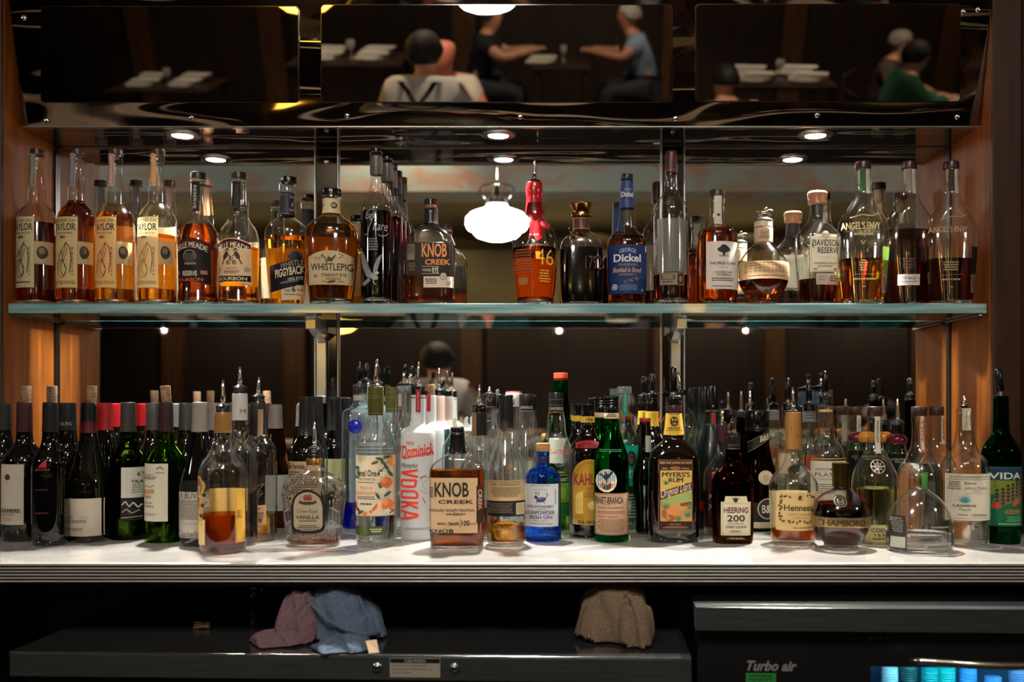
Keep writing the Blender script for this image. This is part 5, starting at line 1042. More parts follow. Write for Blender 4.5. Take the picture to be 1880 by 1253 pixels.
b.label(877, 890, 889, 958, '3a1e14', name='side_label', off=.0009); b.text('CREEK', 880, 897, 887, 935, 'c8a078', .02, rot=-90)
# clear with brown capsule
b = B('clear bottle with brown and black neck sleeve and metal pourer right of the stocky bourbon', 880, [(745, 12), (750, 13.5), (800, 13.5), (806, 13), (826, 16), (838, 26), (852, 35), (868, 38), (985, 38), (997, 36)], Y=2.02)
b.glass(base=.008).fill(L_AMB, 930); b.sleeve(757, 800, col('1c1512', .35), 'neck_sleeve'); b.nolabel(); b.label(867.5, 758, 876, 799, '8a6c50', name='neck_panel', off=.0012); b.nolabel(); b.cap(744, 758, 13, BLKP, ridges=3); b.pour(707, 746, 11, h=2)
# background clears
def backc(lab, xc, hw, nk, yt, Y, capc, capy, m=CLEAR, spout=None, liq=None, style='metal', kind=LQ, extra=None, scr=0):
    yb_ = 745+.2674*F/(Y+.03)
    b = B(lab, xc, [(yt+2, nk), (yt+5, nk+.5), (yt+45, nk+1), (yt+62, nk+4), (yt+80, hw*.7), (yt+98, hw*.95), (yt+112, hw), (yb_-8, hw), (yb_, hw*.96)], Y=Y, kind=kind); b.glass(m, base=.007)
    if liq: b.fill(liq[0], liq[1])
    if capc: b.cap(yt, yt+capy, nk+1, col(capc, .35), ridges=scr)
    if spout: b.pour(spout, yt+1, nk, style, h=2 if capc else None)
    b.nolabel(); return b
b = backc('clear bottle with black scripted cap and thin pourer behind the flared brandy bottle', 898.5, 33, 12.5, 725, 2.15, '131314', 24, spout=711); b.art([('8a8070', 'l', [(887, 747), (911, 747)], .8), ('a89a80', 'l', [(892, 738), (896, 731), (900, 738), (905, 731)], .8)], 'cap_script', par=b.root, off=.0022)
b = backc('clear bottle with white and red cap behind the flared brandy bottle', 941.5, 31, 12.2, 720, 2.235, 'cfc8c4', 27); b.cap(719, 724, 13, col('b0202c'), 'red_cap_top'); b.text('N', 937, 733, 945, 744, '4a4040', .02, par=b.root, off=.0022)
b = backc('clear bottle with black lettered cap left of the red-capped green one', 966.4, 32, 12.3, 724, 2.17, '101012', 30, scr=0); b.text('CHARTREUSE', 955, 746, 978, 751, 'c8c4bc', .01, par=b.root, off=.0022); b.art([('a89060', 'l', [(955, 755), (979, 755)], .8)], 'gold_rule', par=b.root, off=.0022)
# flared brandy
b = B('flared clear brandy bottle with black neck sleeve, oval seal and gold and black label', 929, [(727, 11), (730, 12.5), (786, 13.5), (800, 16), (825, 23), (850, 32), (866, 36), (885, 36.5), (990, 35.5), (1003, 33)], yb=1005, kind='brandy_bottle')
b.glass(base=.007).fill(L_GOLD, 962); b.back(900, 886, 958, 944, 'cfc4ac'); b.sleeve(727, 786, col('0f0d0d', .35), 'neck_sleeve', top=True); b.cap(725.5, 731, 13, BLKP); b.nolabel()
b.art([('1a1512', 'l', [(914, 779), (944, 779)], 5), ('4a3a28', 'e', 926, 783, 6.5, 11, 0), ('14100f', 'e', 926, 783, 5.2, 9.4, 0)], 'oval_seal', par=b.root)
b.label(893.5, 880, 964.5, 917, 'b39a72', nx=22); b.art([('7a5c38', 'l', [(895, 883), (963, 883)], 1)], 'rule'); b.text('ERRES, CALIFORNIA BRANDY', 903, 886, 956, 889.5, '3a2c1c', .01); b.fine(902, 893, 958, 911, 7, '6a5436')
b.label(893.5, 917, 964.5, 945, '17120f', name='lower_label', nx=22); b.fine(897, 921, 944, 940, 6, '6a5c4a'); b.art([('c8b48a', 'p', [(949, 921), (963, 921), (963, 942), (949, 942)])]+[('3a2c1c', 'l', [(951+i*2, 922), (951+i*2, 941)], .8) for i in range(6)], 'barcode')
b.art([('8a6a4a', 'e', 939, 855, 4, 6, 0)], 'moulded_leaf', par=b.root)
# blue gin
b = B('cobalt-blue ribbed gin bottle with wooden stopper and white label', 997, [(828, 10), (831, 12.8), (834, 11.5), (854, 11.5), (857, 13), (860, 21), (866, 28), (874, 32), (882, 33), (990, 33), (996, 31.5)], yb=997, kind='gin_bottle')
b.glass(BLUEG, base=.007); b.cap(814, 829, 12.8, noisy('stopper_wood', srgb(190, 140, 90), srgb(150, 104, 62), (1, 1, 8), 40, .5), 'wooden_stopper'); b.sleeve(838, 851, col('16224a', .4), 'neck_label'); b.nolabel()
V = []; Fc = []
for zz in ((863, 878), (967, 990)):
    for i in range(44):
        a = 2*math.pi*i/44
        r0, r1 = b.at(b.z(zz[0])), b.at(b.z(zz[1]))
        v, f = tube_data([(r0*math.cos(a), r0*math.sin(a), b.z(zz[0])), ((r0+r1)/2*math.cos(a)*1.0, (r0+r1)/2*math.sin(a), b.z((zz[0]+zz[1])/2)), (r1*math.cos(a), r1*math.sin(a), b.z(zz[1]))], .0008, 5); o_ = len(V); V += v; Fc += [tuple(k_+o_ for k_ in x) for x in f]
mesh_obj('moulded_ribs', V, Fc, BLUEG, b.root)
b.label(965, 887, 1025, 964, 'dcdad6', nx=22); NV = '28386a'; b.fine(973, 889, 1010, 892, 1, '8a90a8'); b.fine(978, 896, 1008, 898.5, 1, '8a90a8')
b.art([(NV, 'e', 994, 915, 9, 4.5, -10), (NV, 'e', 985, 911, 4, 3, 30), (NV, 'l', [(985, 909), (984, 901), (988, 905)], 1), (NV, 'l', [(989, 908), (991, 900)], 1), (NV, 'l', [(1002, 913), (1006, 906), (1003, 902)], 1.2), (NV, 'l', [(988, 918), (985, 922)], 1.2), (NV, 'l', [(998, 918), (1001, 922)], 1.2), ('dcdad6', 'l', [(989, 914), (999, 912)], .7)], 'leaping_hare')
b.text('DRUMSHANBO', 969, 925, 1017, 930, NV, .01); b.fine(984, 932, 1007, 933.5, 1, NV); b.text('GUNPOWDER', 966, 935, 1019, 942, NV, .02); b.text('IRISH GIN', 973, 943.5, 1014, 950, NV, .02); b.text('700ml  43%vol', 979, 952, 1007, 954.5, NV, 0); b.fine(967, 958, 1020, 960, 1, NV); b.fine(1018, 898, 1022, 925, 8, '6a7090')
# herbal liqueur bottles
b = B('clear-necked liqueur bottle with black lettered cap and green label, behind the blue gin', 1021, [(720, 12.5), (724, 13.5), (760, 14), (775, 17), (796, 18), (812, 24), (824, 33), (838, 37), (960, 37), (978, 35)], yb=979, kind=LQ)
b.glass(base=.006).fill(glassmat('yellow_green_liqueur', (.62, .78, .25), 1.33), 868); b.cap(721, 757, 13.2, col('101012', .35)); b.nolabel(); b.text('CHARTREUSE', 1008.5, 748, 1034, 753, 'd0ccc4', .015, par=b.root, off=.0022); b.art([('8a8888', 'l', [(1008, 734), (1034, 734)], .6), ('8a8888', 'l', [(1008, 744), (1034, 744)], .6)], 'cap_rules', par=b.root, off=.0022); b.cap(755, 758.5, 13.4, GOLD, 'gold_ring')
b.text('CHARTREUSE', 1010, 825, 1044, 833, 'c0383c', .01); b.art([('b8b4b0', 'l', circ(1027, 846, 9, 14), .8), ('b8b4b0', 'l', circ(1027, 846, 6, 14), .6)], 'moulded_seal', par=b.root)
b.label(1005, 867, 1056, 923, '6fae3c'); b.sub(1005, 867, 1056, 869, '201c18'); b.sub(1020, 872, 1050, 884, '14140f'); b.text('CHARTREUSE', 1022, 875, 1060, 882, 'd8d4c8', .02); b.art([('b8b040', 'e', 1031, 903, 8, 11, 0), ('6fae3c', 'e', 1031, 903, 5.6, 8.4, 0), ('b8b040', 'l', [(1026, 903), (1036, 903)], 1), ('b8b040', 'l', [(1031, 895), (1031, 911)], 1)], 'emblem'); b.label(1005, 923, 1056, 944, '2f7a30', name='lower_label'); b.art([('14140f', 'l', [(1006, 921), (1056, 921)], 2)], 'rule')
b = backc('tall green bottle with bright red cap rising behind the black lettered cap', 1029.5, 25, 12.6, 688, 2.25, None, 0, m=GREENG); b.cap(685, 722, 13, col('e0402c', .4)); b.art([('8a1c14', 'l', [(1017, 698), (1042, 698)], .8)], 'cap_seam', par=b.root, off=.0022); b.label(1003, 804, 1056, 850, 'e8e0d0')
# coffee liqueur pair
def coffee(lab, xc, s, Y=None, yb=None):
    f = lambda y: 745-(745-y)*s
    b = B(lab, xc, [(f(y), h*s) for y, h in [(764, 12.5), (768, 12.6), (776, 12.6), (781, 14), (786, 13), (800, 17), (806, 21), (816, 30), (830, 35), (850, 35.5), (970, 35.5), (980, 33.5), (984, 35), (990, 33.5)]], Y=Y, yb=yb, kind=LQ); b.glass(DARKB, solid=True)
    b.cap(f(741), f(765), 12.6*s, BLKP, ridges=3); b.sleeve(f(765), f(776), col('d8b030', .45), 'neck_band'); b.nolabel(); return b
b = coffee('dark coffee-liqueur bottle with yellow arched label and red arched band, left of the green bottle', 1079, 1, yb=990); b.text('1936', 1075, 767.5, 1088, 774, '2a2010', .03, par=b.root)
b.label(1056, 808, 1102, 822, 'b8202c', 'bow', arch=5, name='red_band'); b.text('IMPORTED', 1061, 812, 1098, 819, '1a0c0c', .02, arch=4)
b.label(1051, 842, 1112, 961, 'c4942c', 'tombstone', nx=24); L = b.lp; b.art([('8a6420', 'l', circ(1082, 872, r, 20, 180, 360), .9) for r in (26, 23)]+[('d8b458', 'p', [(1056, 905), (1070, 898), (1070, 940), (1056, 940)]), ('a87c28', 'l', [(1056, 905), (1070, 898), (1070, 940)], .8), ('a87c28', 'l', [(1074, 912), (1104, 908)], 1), ('e0c070', 'e', 1088, 925, 10, 8, 0), ('a87c28', 'l', [(1060, 912), (1060, 935)], .8), ('a87c28', 'l', [(1065, 910), (1065, 935)], .8), ('b08830', 'l', [(1076, 935), (1106, 930)], 1.2)], 'village_scene')
b.text('KAHLUA', 1053, 868, 1112, 889, '8c1c24', .05); b.text('RUM', 1077, 893, 1088, 896.5, '8c1c24', .02); b.text('&', 1080, 898, 1084, 901, '8c1c24', .02); b.text('COFFEE', 1073, 902, 1094, 905.5, '8c1c24', .02); b.text('LIQUEUR', 1071, 907, 1096, 910.5, '8c1c24', .02)
b.label(1051, 951, 1112, 960, 'c8b890', name='foot_band'); b.text('THE ORIGINAL', 1060, 952.5, 1104, 958.5, '2a2018', .03)
coffee('second coffee-liqueur bottle with yellow neck band, behind its twin', 1062, .93, Y=2.185)
# green bitter liqueur pair
def fernet(lab, xc, s, Y=None, yb=None):
    f = lambda y: 745-(745-y)*s
    b = B(lab, xc, [(f(y), h*s) for y, h in [(729, 12.5), (733, 13), (772, 13.2), (790, 15.5), (812, 22), (830, 28.5), (845, 31.5), (862, 32), (985, 32), (997, 30)]], Y=Y, yb=yb, kind=LQ); b.glass(GREENG, solid=True)
    b.cap(f(728), f(759), 13.6*s, BLKP, ridges=3); b.sleeve(f(759), f(769), col('c8ae8c', .5), 'neck_band'); b.nolabel(); return b
b = fernet('green bottle with tan text-filled label and round eagle emblem', 1122.5, 1, yb=998); b.fine(1112, 761, 1132, 767, 2, par=b.root)
b.fine(1100, 824, 1140, 830, 2, '1c6a34', par=b.root)
b.art([('e4d2b0', 'e', 1112, 881, 19, 21, 0), ('3c84a8', 'e', 1112, 879, 17, 18, 0), ('d88a54', 'p', [(1096, 884), (1128, 884), (1127, 892), (1118, 897), (1106, 897), (1097, 892)]), ('e8c8a0', 'e', 1112, 884, 15, 3, 0), ('1c2c3c', 'e', 1112, 889, 9, 9, 0), ('c04038', 'l', [(1105, 886), (1119, 892)], 2), ('d8d0c0', 'l', [(1106, 891), (1118, 885)], 1),
       ('141414', 'e', 1112, 874, 4.5, 6, 20), ('141414', 'p', [(1111, 874), (1101, 867), (1095, 868), (1104, 873), (1109, 879)]), ('141414', 'p', [(1113, 872), (1120, 864), (1127, 863), (1121, 870), (1116, 877)]), ('141414', 'e', 1111, 867, 2, 2, 0)], 'eagle_emblem', par=b.root, off=.0010)
b.label(1091.5, 904, 1153, 979, 'c9a184', nx=22); b.frame(1092.5, 906, 1151, 977, .7, '6a4030'); b.text('FERNET-BRANCA', 1086, 910, 1143, 923, '2a1a14', .025); b.fine(1103, 924, 1120, 926, 1, '8a4a38'); b.fine(1094, 929, 1147, 933, 1, '7a5040'); b.fine(1094, 936, 1147, 942, 2, '7a5040'); b.text('FERNET BRANCA', 1095, 944, 1134, 948, '8a4a38', .01, .15); b.fine(1094, 951, 1149, 975, 9, '7a5040')
fernet('second black-capped green bottle with tan neck band, behind its twin', 1103, .93, Y=2.10)
# teal label
b = B('clear bottle with turquoise label, glass-topped neck and turquoise strip', 1146, [(722, 12), (726, 13), (770, 13.5), (786, 16), (798, 25), (812, 32), (825, 34), (960, 34), (973, 32)], yb=975, kind='cachaca_bottle')
b.glass(base=.007).fill(L_CLR, 850); b.cap(710, 723, 13.6, mat('clear_stopper', (.55, .6, .58), .08, trans=.7), 'glass_stopper'); b.label(1142, 712, 1152, 764, '1a8a78', name='neck_strip', off=.0008); b.text('ARTESANAL', 1145, 720, 1149, 758, 'a8d8cc', 0, rot=90, par=b.lp, off=.0014)
b.label(1112.5, 817, 1179, 890, '18a88c', nx=22); b.art([('14201c', 'e', 1157, 841, 9, 14, 0), ('5a4a30', 'e', 1157, 841, 6, 10, 0), ('14201c', 'e', 1155, 838, 2, 2.4, 0), ('14201c', 'e', 1160, 838, 2, 2.4, 0)], 'dark_oval_emblem'); b.text('ESPIRITO', 1122, 862, 1175, 869, 'c8ece0', .02); b.text('CACHACA', 1128, 871, 1166, 876, 'a8dcd0', .01); b.nolabel(); b.fine(1150, 905, 1174, 950, 8, 'a8c8b8', par=b.root)
# dark sculpted and rum group
b = B('dark bottle with yellow neck label and black covered pourer, left of the large dark rum', 1197, [(737, 10), (741, 11.5), (752, 11.5), (782, 12.5), (795, 18), (815, 30), (830, 34), (960, 34), (975, 33)], Y=2.20, kind='rum_bottle')
b.glass(DARKB, solid=True); b.sleeve(756, 783, col('d8b038', .45), 'neck_label'); b.nolabel(); b.pour(686, 738, 11, 'black', h=14); b.label(1170, 830, 1225, 900, 'c8a030')
b = B('black waisted glass bottle with curving sides, beside the large dark rum', 1184, [(771, 9), (775, 10), (800, 11), (840, 14), (862, 22), (880, 24), (900, 22), (930, 17), (960, 16), (978, 17)], yb=979, kind=LQ)
b.glass(DARKG, solid=True); b.cap(768, 775, 10.5, col('a01828', .3), 'red_cap'); b.label(1184, 800, 1200, 830, 'b8bcb8', name='label', nx=6); b.label(1186, 925, 1200, 960, 'a8a49c', 'ellipse', name='round_label', nx=10)
b = B('red-capped dark small bottle beside the dark rum bottle neck', 1203, [(771, 8), (775, 9), (800, 9.5), (830, 16), (850, 20), (950, 20), (965, 19)], Y=2.27, kind=LQ); b.glass(DARKG, solid=True); b.cap(768, 776, 9.5, col('a01828', .3), 'red_cap')
b = B('large square-shouldered dark rum bottle with pineapple landscape label', 1237, [(757, 13.5), (762, 14.5), (784, 16.5), (800, 18.5), (806, 19), (812, 24), (820, 34), (832, 43), (846, 47), (990, 46.5), (998, 45)], yb=998, kind='rum_bottle', n=3.6, d=.7)
b.glass(DARKB, solid=True); b.cap(730, 758, 15, BLKP, ridges=3); b.cap(744, 757, 15.2, col('2e0f12', .35), 'red_ring'); b.pour(673, 731, 12, 'black', h=2, lean=-1)
b.sleeve(759, 799, col('d8a838', .45), 'neck_label'); b.nolabel(); b.art([('2a1c10', 'e', 1236, 774, 7.5, 9, 0), ('d8a838', 'e', 1233, 771, 1.8, 2, 0), ('d8a838', 'e', 1239, 771, 1.8, 2, 0), ('d8a838', 'e', 1236, 778, 3, 1.5, 0), ('2a1c10', 'l', [(1222, 760.5), (1251, 760.5)], .8), ('2a1c10', 'l', [(1221, 790), (1252, 790)], .8)], 'neck_emblem', par=b.root); b.text('IMPORTED', 1225, 784.5, 1247, 788, '2a1c10', .02, par=b.root)
b.label(1205, 842, 1268, 971, '3a1a12'); L = b.lp; b.frame(1206, 843.5, 1267, 969.5, .6, '8a6a4a'); b.text('100% FINE JAMAICAN RUM', 1208, 846, 1265, 852, 'c8a070', .02); b.text('WORLD', 1212, 857, 1222, 860, 'c8a070', .02); b.text('FAMOUS', 1248, 857, 1261, 860, 'c8a070', .02); b.art([('8a5a38', 'e', 1236, 858, 10, 3.5, 0)], 'oval')
b.sub(1209, 862, 1266, 915, 'd9b45a', skew=0); b.text('MYERS\'S', 1212, 865, 1263, 874, '17120c', .04); b.text('RUM', 1224, 875.5, 1250, 883.5, '17120c', .04)
b.sub(1209, 912, 1266, 954, 'c89850'); 
b.art([('7a9a58', 'p', [(1209, 918), (1266, 900), (1266, 914), (1209, 924)]), ('c87838', 'e', 1230, 938, 16, 8, 0), ('8a4c20', 'e', 1226, 948, 9, 6.5, 0), ('b87838', 'e', 1222, 948, 3.4, 4.8, 0), ('8a4c20', 'e', 1213+3, 940, 5, 8, 0), ('6a3c1c', 'p', [(1244, 922), (1264, 918), (1266, 922), (1246, 926)]), ('5a2c14', 'l', [(1246, 926), (1266, 924)], 1.2)], 'landscape', off=.0013)
sp = []
for cx, cy_, n_, L_ in ((1219, 886, 7, 9), (1219, 930, 9, 13), (1258, 945, 9, 16), (1241, 951, 7, 11), (1262, 930, 6, 11)):
    for i in range(n_): a = math.radians(-160+i*140/(n_-1)); sp.append(('1f5a48' if i % 2 else '3c7a50', 'p', [(cx-1.2, cy_+2), (cx+math.cos(a)*L_, cy_+math.sin(a)*L_), (cx+1.2, cy_+2)]))
b.art(sp, 'pineapple_leaves', off=.0016)
b.art([('3a1712', 'p', [(1207, 902), (1268, 882), (1268, 896), (1207, 916)])], 'diagonal_band', off=.0019); b.text('Original Dark', 1210, 889, 1265, 909, 'dcc8a4', .0, .25, skew=-17, off=.0024)
b.text('MYERS', 1226, 958, 1246, 961, 'a88458', .02); b.fine(1212, 963, 1262, 967, 2, 'a88458')
# round clear behind
b = B('round-bodied clear bottle with black collar and thin spout, behind the large dark rum', 1248, [(722, 9), (728, 11), (740, 10), (748, 15), (760, 27), (778, 35), (792, 37), (800, 32), (812, 33), (840, 34), (955, 33)], Y=2.14, kind='tequila_bottle'); b.glass(base=.006); b.cap(716, 726, 11, BLKP, x=1248); b.pour(683, 718, 8, h=2, lean=-3)
# black-green tall pair
for xc, s, Y, lab in ((1306, 1, 2.17, 'tall black-green frosted bottle with black cap and small red mark'), (1295, .95, 2.26, 'tall black-green bottle directly behind the one with the red mark')):
    f = lambda y: 745-(745-y)*s
    b = B(lab, xc, [(f(y), h*s) for y, h in [(722, 12.6), (776, 13), (790, 16), (815, 24), (840, 29), (870, 30), (950, 29), (975, 28)]], Y=Y, kind='cognac_bottle'); b.glass(mat('frosted_dark_green', (.002, .010, .009), .28, coat=.2), solid=True)
    b.cap(f(709), f(778), 13*s, BLKP, 'cap'); b.nolabel()
    if s == 1: b.art([('a8161e', 'p', [(1304.5, 759), (1311, 759), (1311, 777), (1304.5, 777)]), ('8a7a5a', 'l', [(1304, 759), (1311.5, 759), (1311.5, 777), (1304, 777), (1304, 759)], .6), ('9a8a6a', 'l', [(1294, 779), (1319, 779)], .8), ('8a8a88', 'e', 1307, 746, 1.6, 2.4, 0)], 'red_mark', off=.0024, par=b.root); b.text('REMY MARTIN', 1295, 753, 1317, 757, '8a8a88', 0, par=b.root, off=.0024); b.label(1277, 918, 1330, 936, 'b01420', name='red_label')
# maroon sleeve clear
b = B('round-shouldered clear bottle with maroon neck sleeve, maroon label and dark-tipped pourer', 1326, [(778, 11), (782, 12), (815, 10.5), (832, 11.5), (842, 17), (854, 28), (868, 34), (880, 35), (975, 34), (985, 32)], yb=986, kind='gin_bottle')
b.glass(base=.016).fill(L_DARK, 905); b.sleeve(779, 815, col('3c1a2a', .4), 'neck_sleeve'); b.nolabel(); b.pour(733, 780, 11, 'tip', h=2, lean=0); b.label(1297, 862, 1355, 962, '5a1f26'); b.text('SPIRIT', 1303, 865, 1350, 876, 'c8a8a4', .01); b.art([('d8ccc4', 'l', [(1298, 906), (1304, 912)], 1.2), ('d8ccc4', 'l', [(1304, 904), (1298, 914)], 1.2), ('d8ccc4', 'l', [(1298, 924), (1304, 930)], 1.2), ('d8ccc4', 'l', [(1304, 922), (1298, 934)], 1.2)], 'white_stars')
# cherry liqueur
b = B('brown square-shouldered bottle with ornate white label and clear plastic pour spout', 1345, [(798, 12.5), (802, 14), (822, 13.5), (826, 12.5), (842, 14.5), (852, 17), (858, 19), (868, 30), (880, 36), (892, 38), (985, 36.5), (999, 34)], yb=1000, kind=LQ, n=3.4, d=.8)
b.glass(AMBERG, base=.006).fill(mat('black_cherry_liqueur', (.01, .006, .005), .1), 893); b.sleeve(799, 825, col('17100c', .35), 'neck_sleeve'); b.art([('8a7a5c', 'l', [(1332, y), (1358, y)], .6) for y in (817, 824)], 'sleeve_rules', par=b.root, off=.0010); b.nolabel()
lathe('spout_base', [(b.z(800), 13.5*b.k), (b.z(797), 14*b.k), (b.z(794), 9*b.k)], SPOUTC, b.root, 24); tube('plastic_spout', [(0, 0, b.z(797)), (-.002, 0, b.z(786)), (.001, 0, b.z(775)), (b.lx(1348), 0, b.z(766))], [.009, .008, .0055, .004], SPOUTC, b.root, 16)
b.label(1319, 909, 1373, 980, 'e0d2b4', 'shoulder', arch=10, nx=28); b.frame(1322, 922, 1370.5, 977, .5, 'a08c5c'); b.art([('2a241c', 'e', 1345, 916, 4, 4.5, 0), ('2a241c', 'l', [(1339, 912), (1345, 918), (1351, 912)], 1.6)], 'crest')
b.text('HEERING', 1324, 929, 1368, 939.5, '4c1620', .04); b.text('200', 1330, 943, 1362, 955, '17120e', .05); b.text('1818 YEARS 2018', 1332, 957, 1360, 960, '6a5c48', .01); b.text('CHERRY LIQUEUR', 1327, 962.5, 1365, 967.5, '3a1418', .025); b.fine(1334, 971, 1357, 975, 2); b.nolabel(); b.fine(1329, 984, 1363, 988, 2, 'a89878', par=b.root)
# black-sleeved brown
b = B('brown bottle with black shrink sleeve, diagonal neck ribbon and round seals', 1390, [(758, 20), (764, 21), (790, 21), (818, 22), (845, 27), (866, 34), (882, 37), (960, 37), (975, 35)], yb=977, kind=LQ)
b.glass(glassmat('dim_brown_glass', (.28, .13, .05)), base=.006).fill(L_DARK, 800); b.cap(754, 786, 21.5, BLKP, 'cap', top=.05); b.sleeve(784, 792, col('14100e', .3), 'sleeve'); b.nolabel()
b.art([('14100e', 'p', [(1370, 812), (1412, 788), (1412, 804), (1370, 830)]), ('8a7448', 'l', [(1370, 812), (1412, 788)], 1), ('8a7448', 'l', [(1370, 830), (1412, 804)], 1)], 'diagonal_ribbon', par=b.root, off=.0008); b.text('B&B', 1391, 798, 1409, 809, 'd8c8a4', .03, skew=-6, par=b.root, off=.0016)
b.art([('cfc0a0', 'e', 1399, 875, 14, 13, 0), ('a89878', 'l', circ(1399, 875, 11, 16), .8), ('b8a888', 'e', 1399, 875, 6, 6, 0)], 'round_seal', par=b.root, off=.0012)
b.label(1362, 920, 1425, 968, '2c2c34', nx=20, name='label'); b.art([('d0c0a0', 'l', circ(1402, 931, 18, 20), 2), ('2c2c34', 'e', 1402, 931, 17, 17, 0), ('d0c0a0', 'p', [(1362, 955), (1425, 955), (1425, 966), (1362, 966)])], 'label_pattern'); b.text('B&B', 1391, 924, 1416, 939, 'e4d8bc', .04, off=.0022)
b = backc('amber bottle with thin upright spout left of the black shrink-sleeved one', 1377, 24, 10, 758, 2.25, '14100e', 10, m=AMBERG, spout=718)
# cognac
b = B('round-shouldered cognac bottle with gold neck sleeve, black oval seal and grape-vine label', 1456.5, [(756, 12.5), (760, 13.5), (825, 14.5), (828, 13.5), (846, 16), (858, 23), (872, 37), (884, 44), (896, 45.5), (985, 42), (1007, 37)], yb=1009, kind='cognac_bottle')
b.glass(base=.009).fill(L_AMB, 972); b.back(1422, 904, 1490, 996, 'dcc8a0'); b.sleeve(757, 826, mat('copper_sleeve', srgb(176, 126, 66), .4, .35), 'neck_sleeve'); b.nolabel(); b.art([('3a2010', 'l', [(1443, 825), (1471, 825)], 1), ('6a4420', 'l', [(1444, 790), (1449, 785), (1451, 794)], 1), ('6a4420', 'l', [(1458, 797), (1462, 804), (1468, 792)], 1), ('c89858', 'l', [(1443, 768), (1470, 768)], .8)], 'sleeve_print', par=b.root, off=.001)
b.pour(711, 757, 11.5, h=2, lean=-1); b.art([('15110e', 'e', 1457, 864, 16.5, 11.5, 0), ('8a6c3c', 'l', circ(1457, 864, 14.5, 24, ry=9.5), .8), ('8a6c3c', 'l', circ(1457, 864, 11, 20, ry=7), .6), ('c8a860', 'l', [(1453, 868), (1459, 866), (1455, 860), (1461, 859)], 1.4)], 'oval_seal', par=b.root, off=.0010)
b.label(1420, 902, 1499, 970, 'd9b67c', nx=22); rnd = random.Random(5); gv = []
for i in range(46):
    t = i/45; per = t*2*(60+44)
    x, y = (1426+per, 908) if per < 60 else ((1486, 908+per-60) if per < 104 else ((1486-(per-104), 954) if per < 164 else (1426, 954-(per-164))))
    if 1444 < x < 1468 and y < 912: continue
    gv.append(('4a3a20', 'e', x+rnd.uniform(-2, 2), y+rnd.uniform(-2, 2), 2.6, 1.5, rnd.uniform(0, 180)))
b.art(gv+[('4a3a20', 'e', 1458, 910, 3, 4, 40), ('4a3a20', 'l', [(1454, 914), (1462, 914)], 1)], 'grape_vine_border'); b.text('Hennessy', 1431, 923, 1489, 938, '2a1c10', .015); b.text('VERY SPECIAL', 1437, 939, 1483, 942.5, '8a6a3c', 0); b.text('COGNAC', 1447, 945, 1472, 948.5, '8a6a3c', 0); b.fine(1440, 964, 1490, 967, 1, '6a4c28')
# behind cognac
b = backc('clear bottle with tan framed label and black covered pourer, left of the cognac', 1447, 26, 11.5, 751, 2.10, None, 0, spout=694, style='black', kind='whiskey_bottle'); b.label(1423, 828, 1450, 870, 'a06a38'); b.sub(1427, 832, 1447, 868, 'c8b8a0')
b = backc('clear bottle with ridged collar and black covered pourer, right of the gold neck sleeve', 1485, 32, 11.5, 752, 2.13, None, 0, spout=705, style='black', kind='rum_bottle'); b.sleeve(756, 776, mat('ridged_clear', (.5, .5, .5), .12, trans=.6), 'collar'); b.nolabel(); b.art([('1a1a1c', 'l', [(1474, y), (1496, y)], 1.6) for y in (758, 763, 768, 776)], 'collar_rings', par=b.root, off=.001); b.label(1470, 835, 1498, 860, 'b85c38')
b = backc('wide-necked clear bottle with silver rim and dark-tipped pourer, tallest left of the fruit-lidded jars', 1508, 36, 20, 719, 2.245, None, 0, spout=684, style='tip', kind='rum_bottle'); b.cap(717, 748, 20.5, mat('blue_tinted_collar', (.08, .13, .2), .15, trans=.5), 'collar'); b.cap(715, 719, 21, STEELD, 'rim')
b = B('round clear rum bottle with cream label and black covered pourer, above the raspberry globe bottle', 1515, [(742, 12.5), (746, 13), (756, 11.5), (790, 12.5), (804, 16), (816, 27), (830, 35), (842, 38), (960, 37), (985, 35)], yb=986, kind='tequila_bottle')
b.glass(base=.008).fill(L_CLR, 930); b.pour(681, 742, 12.5, 'black', h=14); b.cap(752, 757, 12.2, col('c8a860', .4), 'gold_ring'); b.nolabel()
b.label(1483, 845, 1549, 940, 'd8d0be', nx=20); b.art([('c88a50', 'l', [(1484, 841), (1548, 841)], 1.6), ('4a4236', 'e', 1517, 860, 3, 2, 20)]); b.text('TRADICIONAL', 1489, 858, 1520, 861.5, '4a4236', .01); b.text('PLATA', 1489, 866, 1528, 873, '3a342a', 0); b.text('TEQUILA', 1492, 876, 1526, 880, '4a4236', 0); b.fine(1489, 886, 1526, 905, 5, '6a6252')
# raspberry globe
b = B('globe-shaped dark raspberry liqueur bottle with gold waist band and fluted gold cap', 1544, [(890, 12), (896, 13), (899, 17), (904, 28), (912, 40), (922, 48), (936, 52.5), (948, 53.5), (964, 52.5), (978, 47), (990, 38), (997, 31), (1001, 31), (1009, 31)], yb=1010, kind=LQ)
b.glass(base=.008).fill(L_RED, 923)
V = []; Fc = []; N = 56; zt, zb = b.z(850), b.z(893)
for z, r in ((zb, 15.5), (zb+(zt-zb)*.98, 16), (zt, 15)):
    for i in range(N): a = 2*math.pi*i/N; q = r*b.k*(1-.06*(i % 2)); V.append((q*math.cos(a), q*math.sin(a), z))
for j in range(2):
    for i in range(N): k_ = (i+1) % N; Fc.append((j*N+i, j*N+k_, (j+1)*N+k_, (j+1)*N+i))
Fc.append(tuple(2*N+i for i in range(N))); Fc.append(tuple(reversed(range(N))))
mesh_obj('fluted_cap', V, Fc, mat('antique_gold', srgb(120, 96, 44), .25, 1), b.root, smooth=False); b.sleeve(890, 899, col('15100f', .3), 'neck_collar')
b.sleeve(946, 965, mat('gold_band', srgb(140, 116, 66), .35, .7), 'waist_band', off=.0008); b.nolabel(); b.text('CHAMBORD', 1490, 950, 1575, 961, '1c140c', .03, off=.0018, par=b.root)
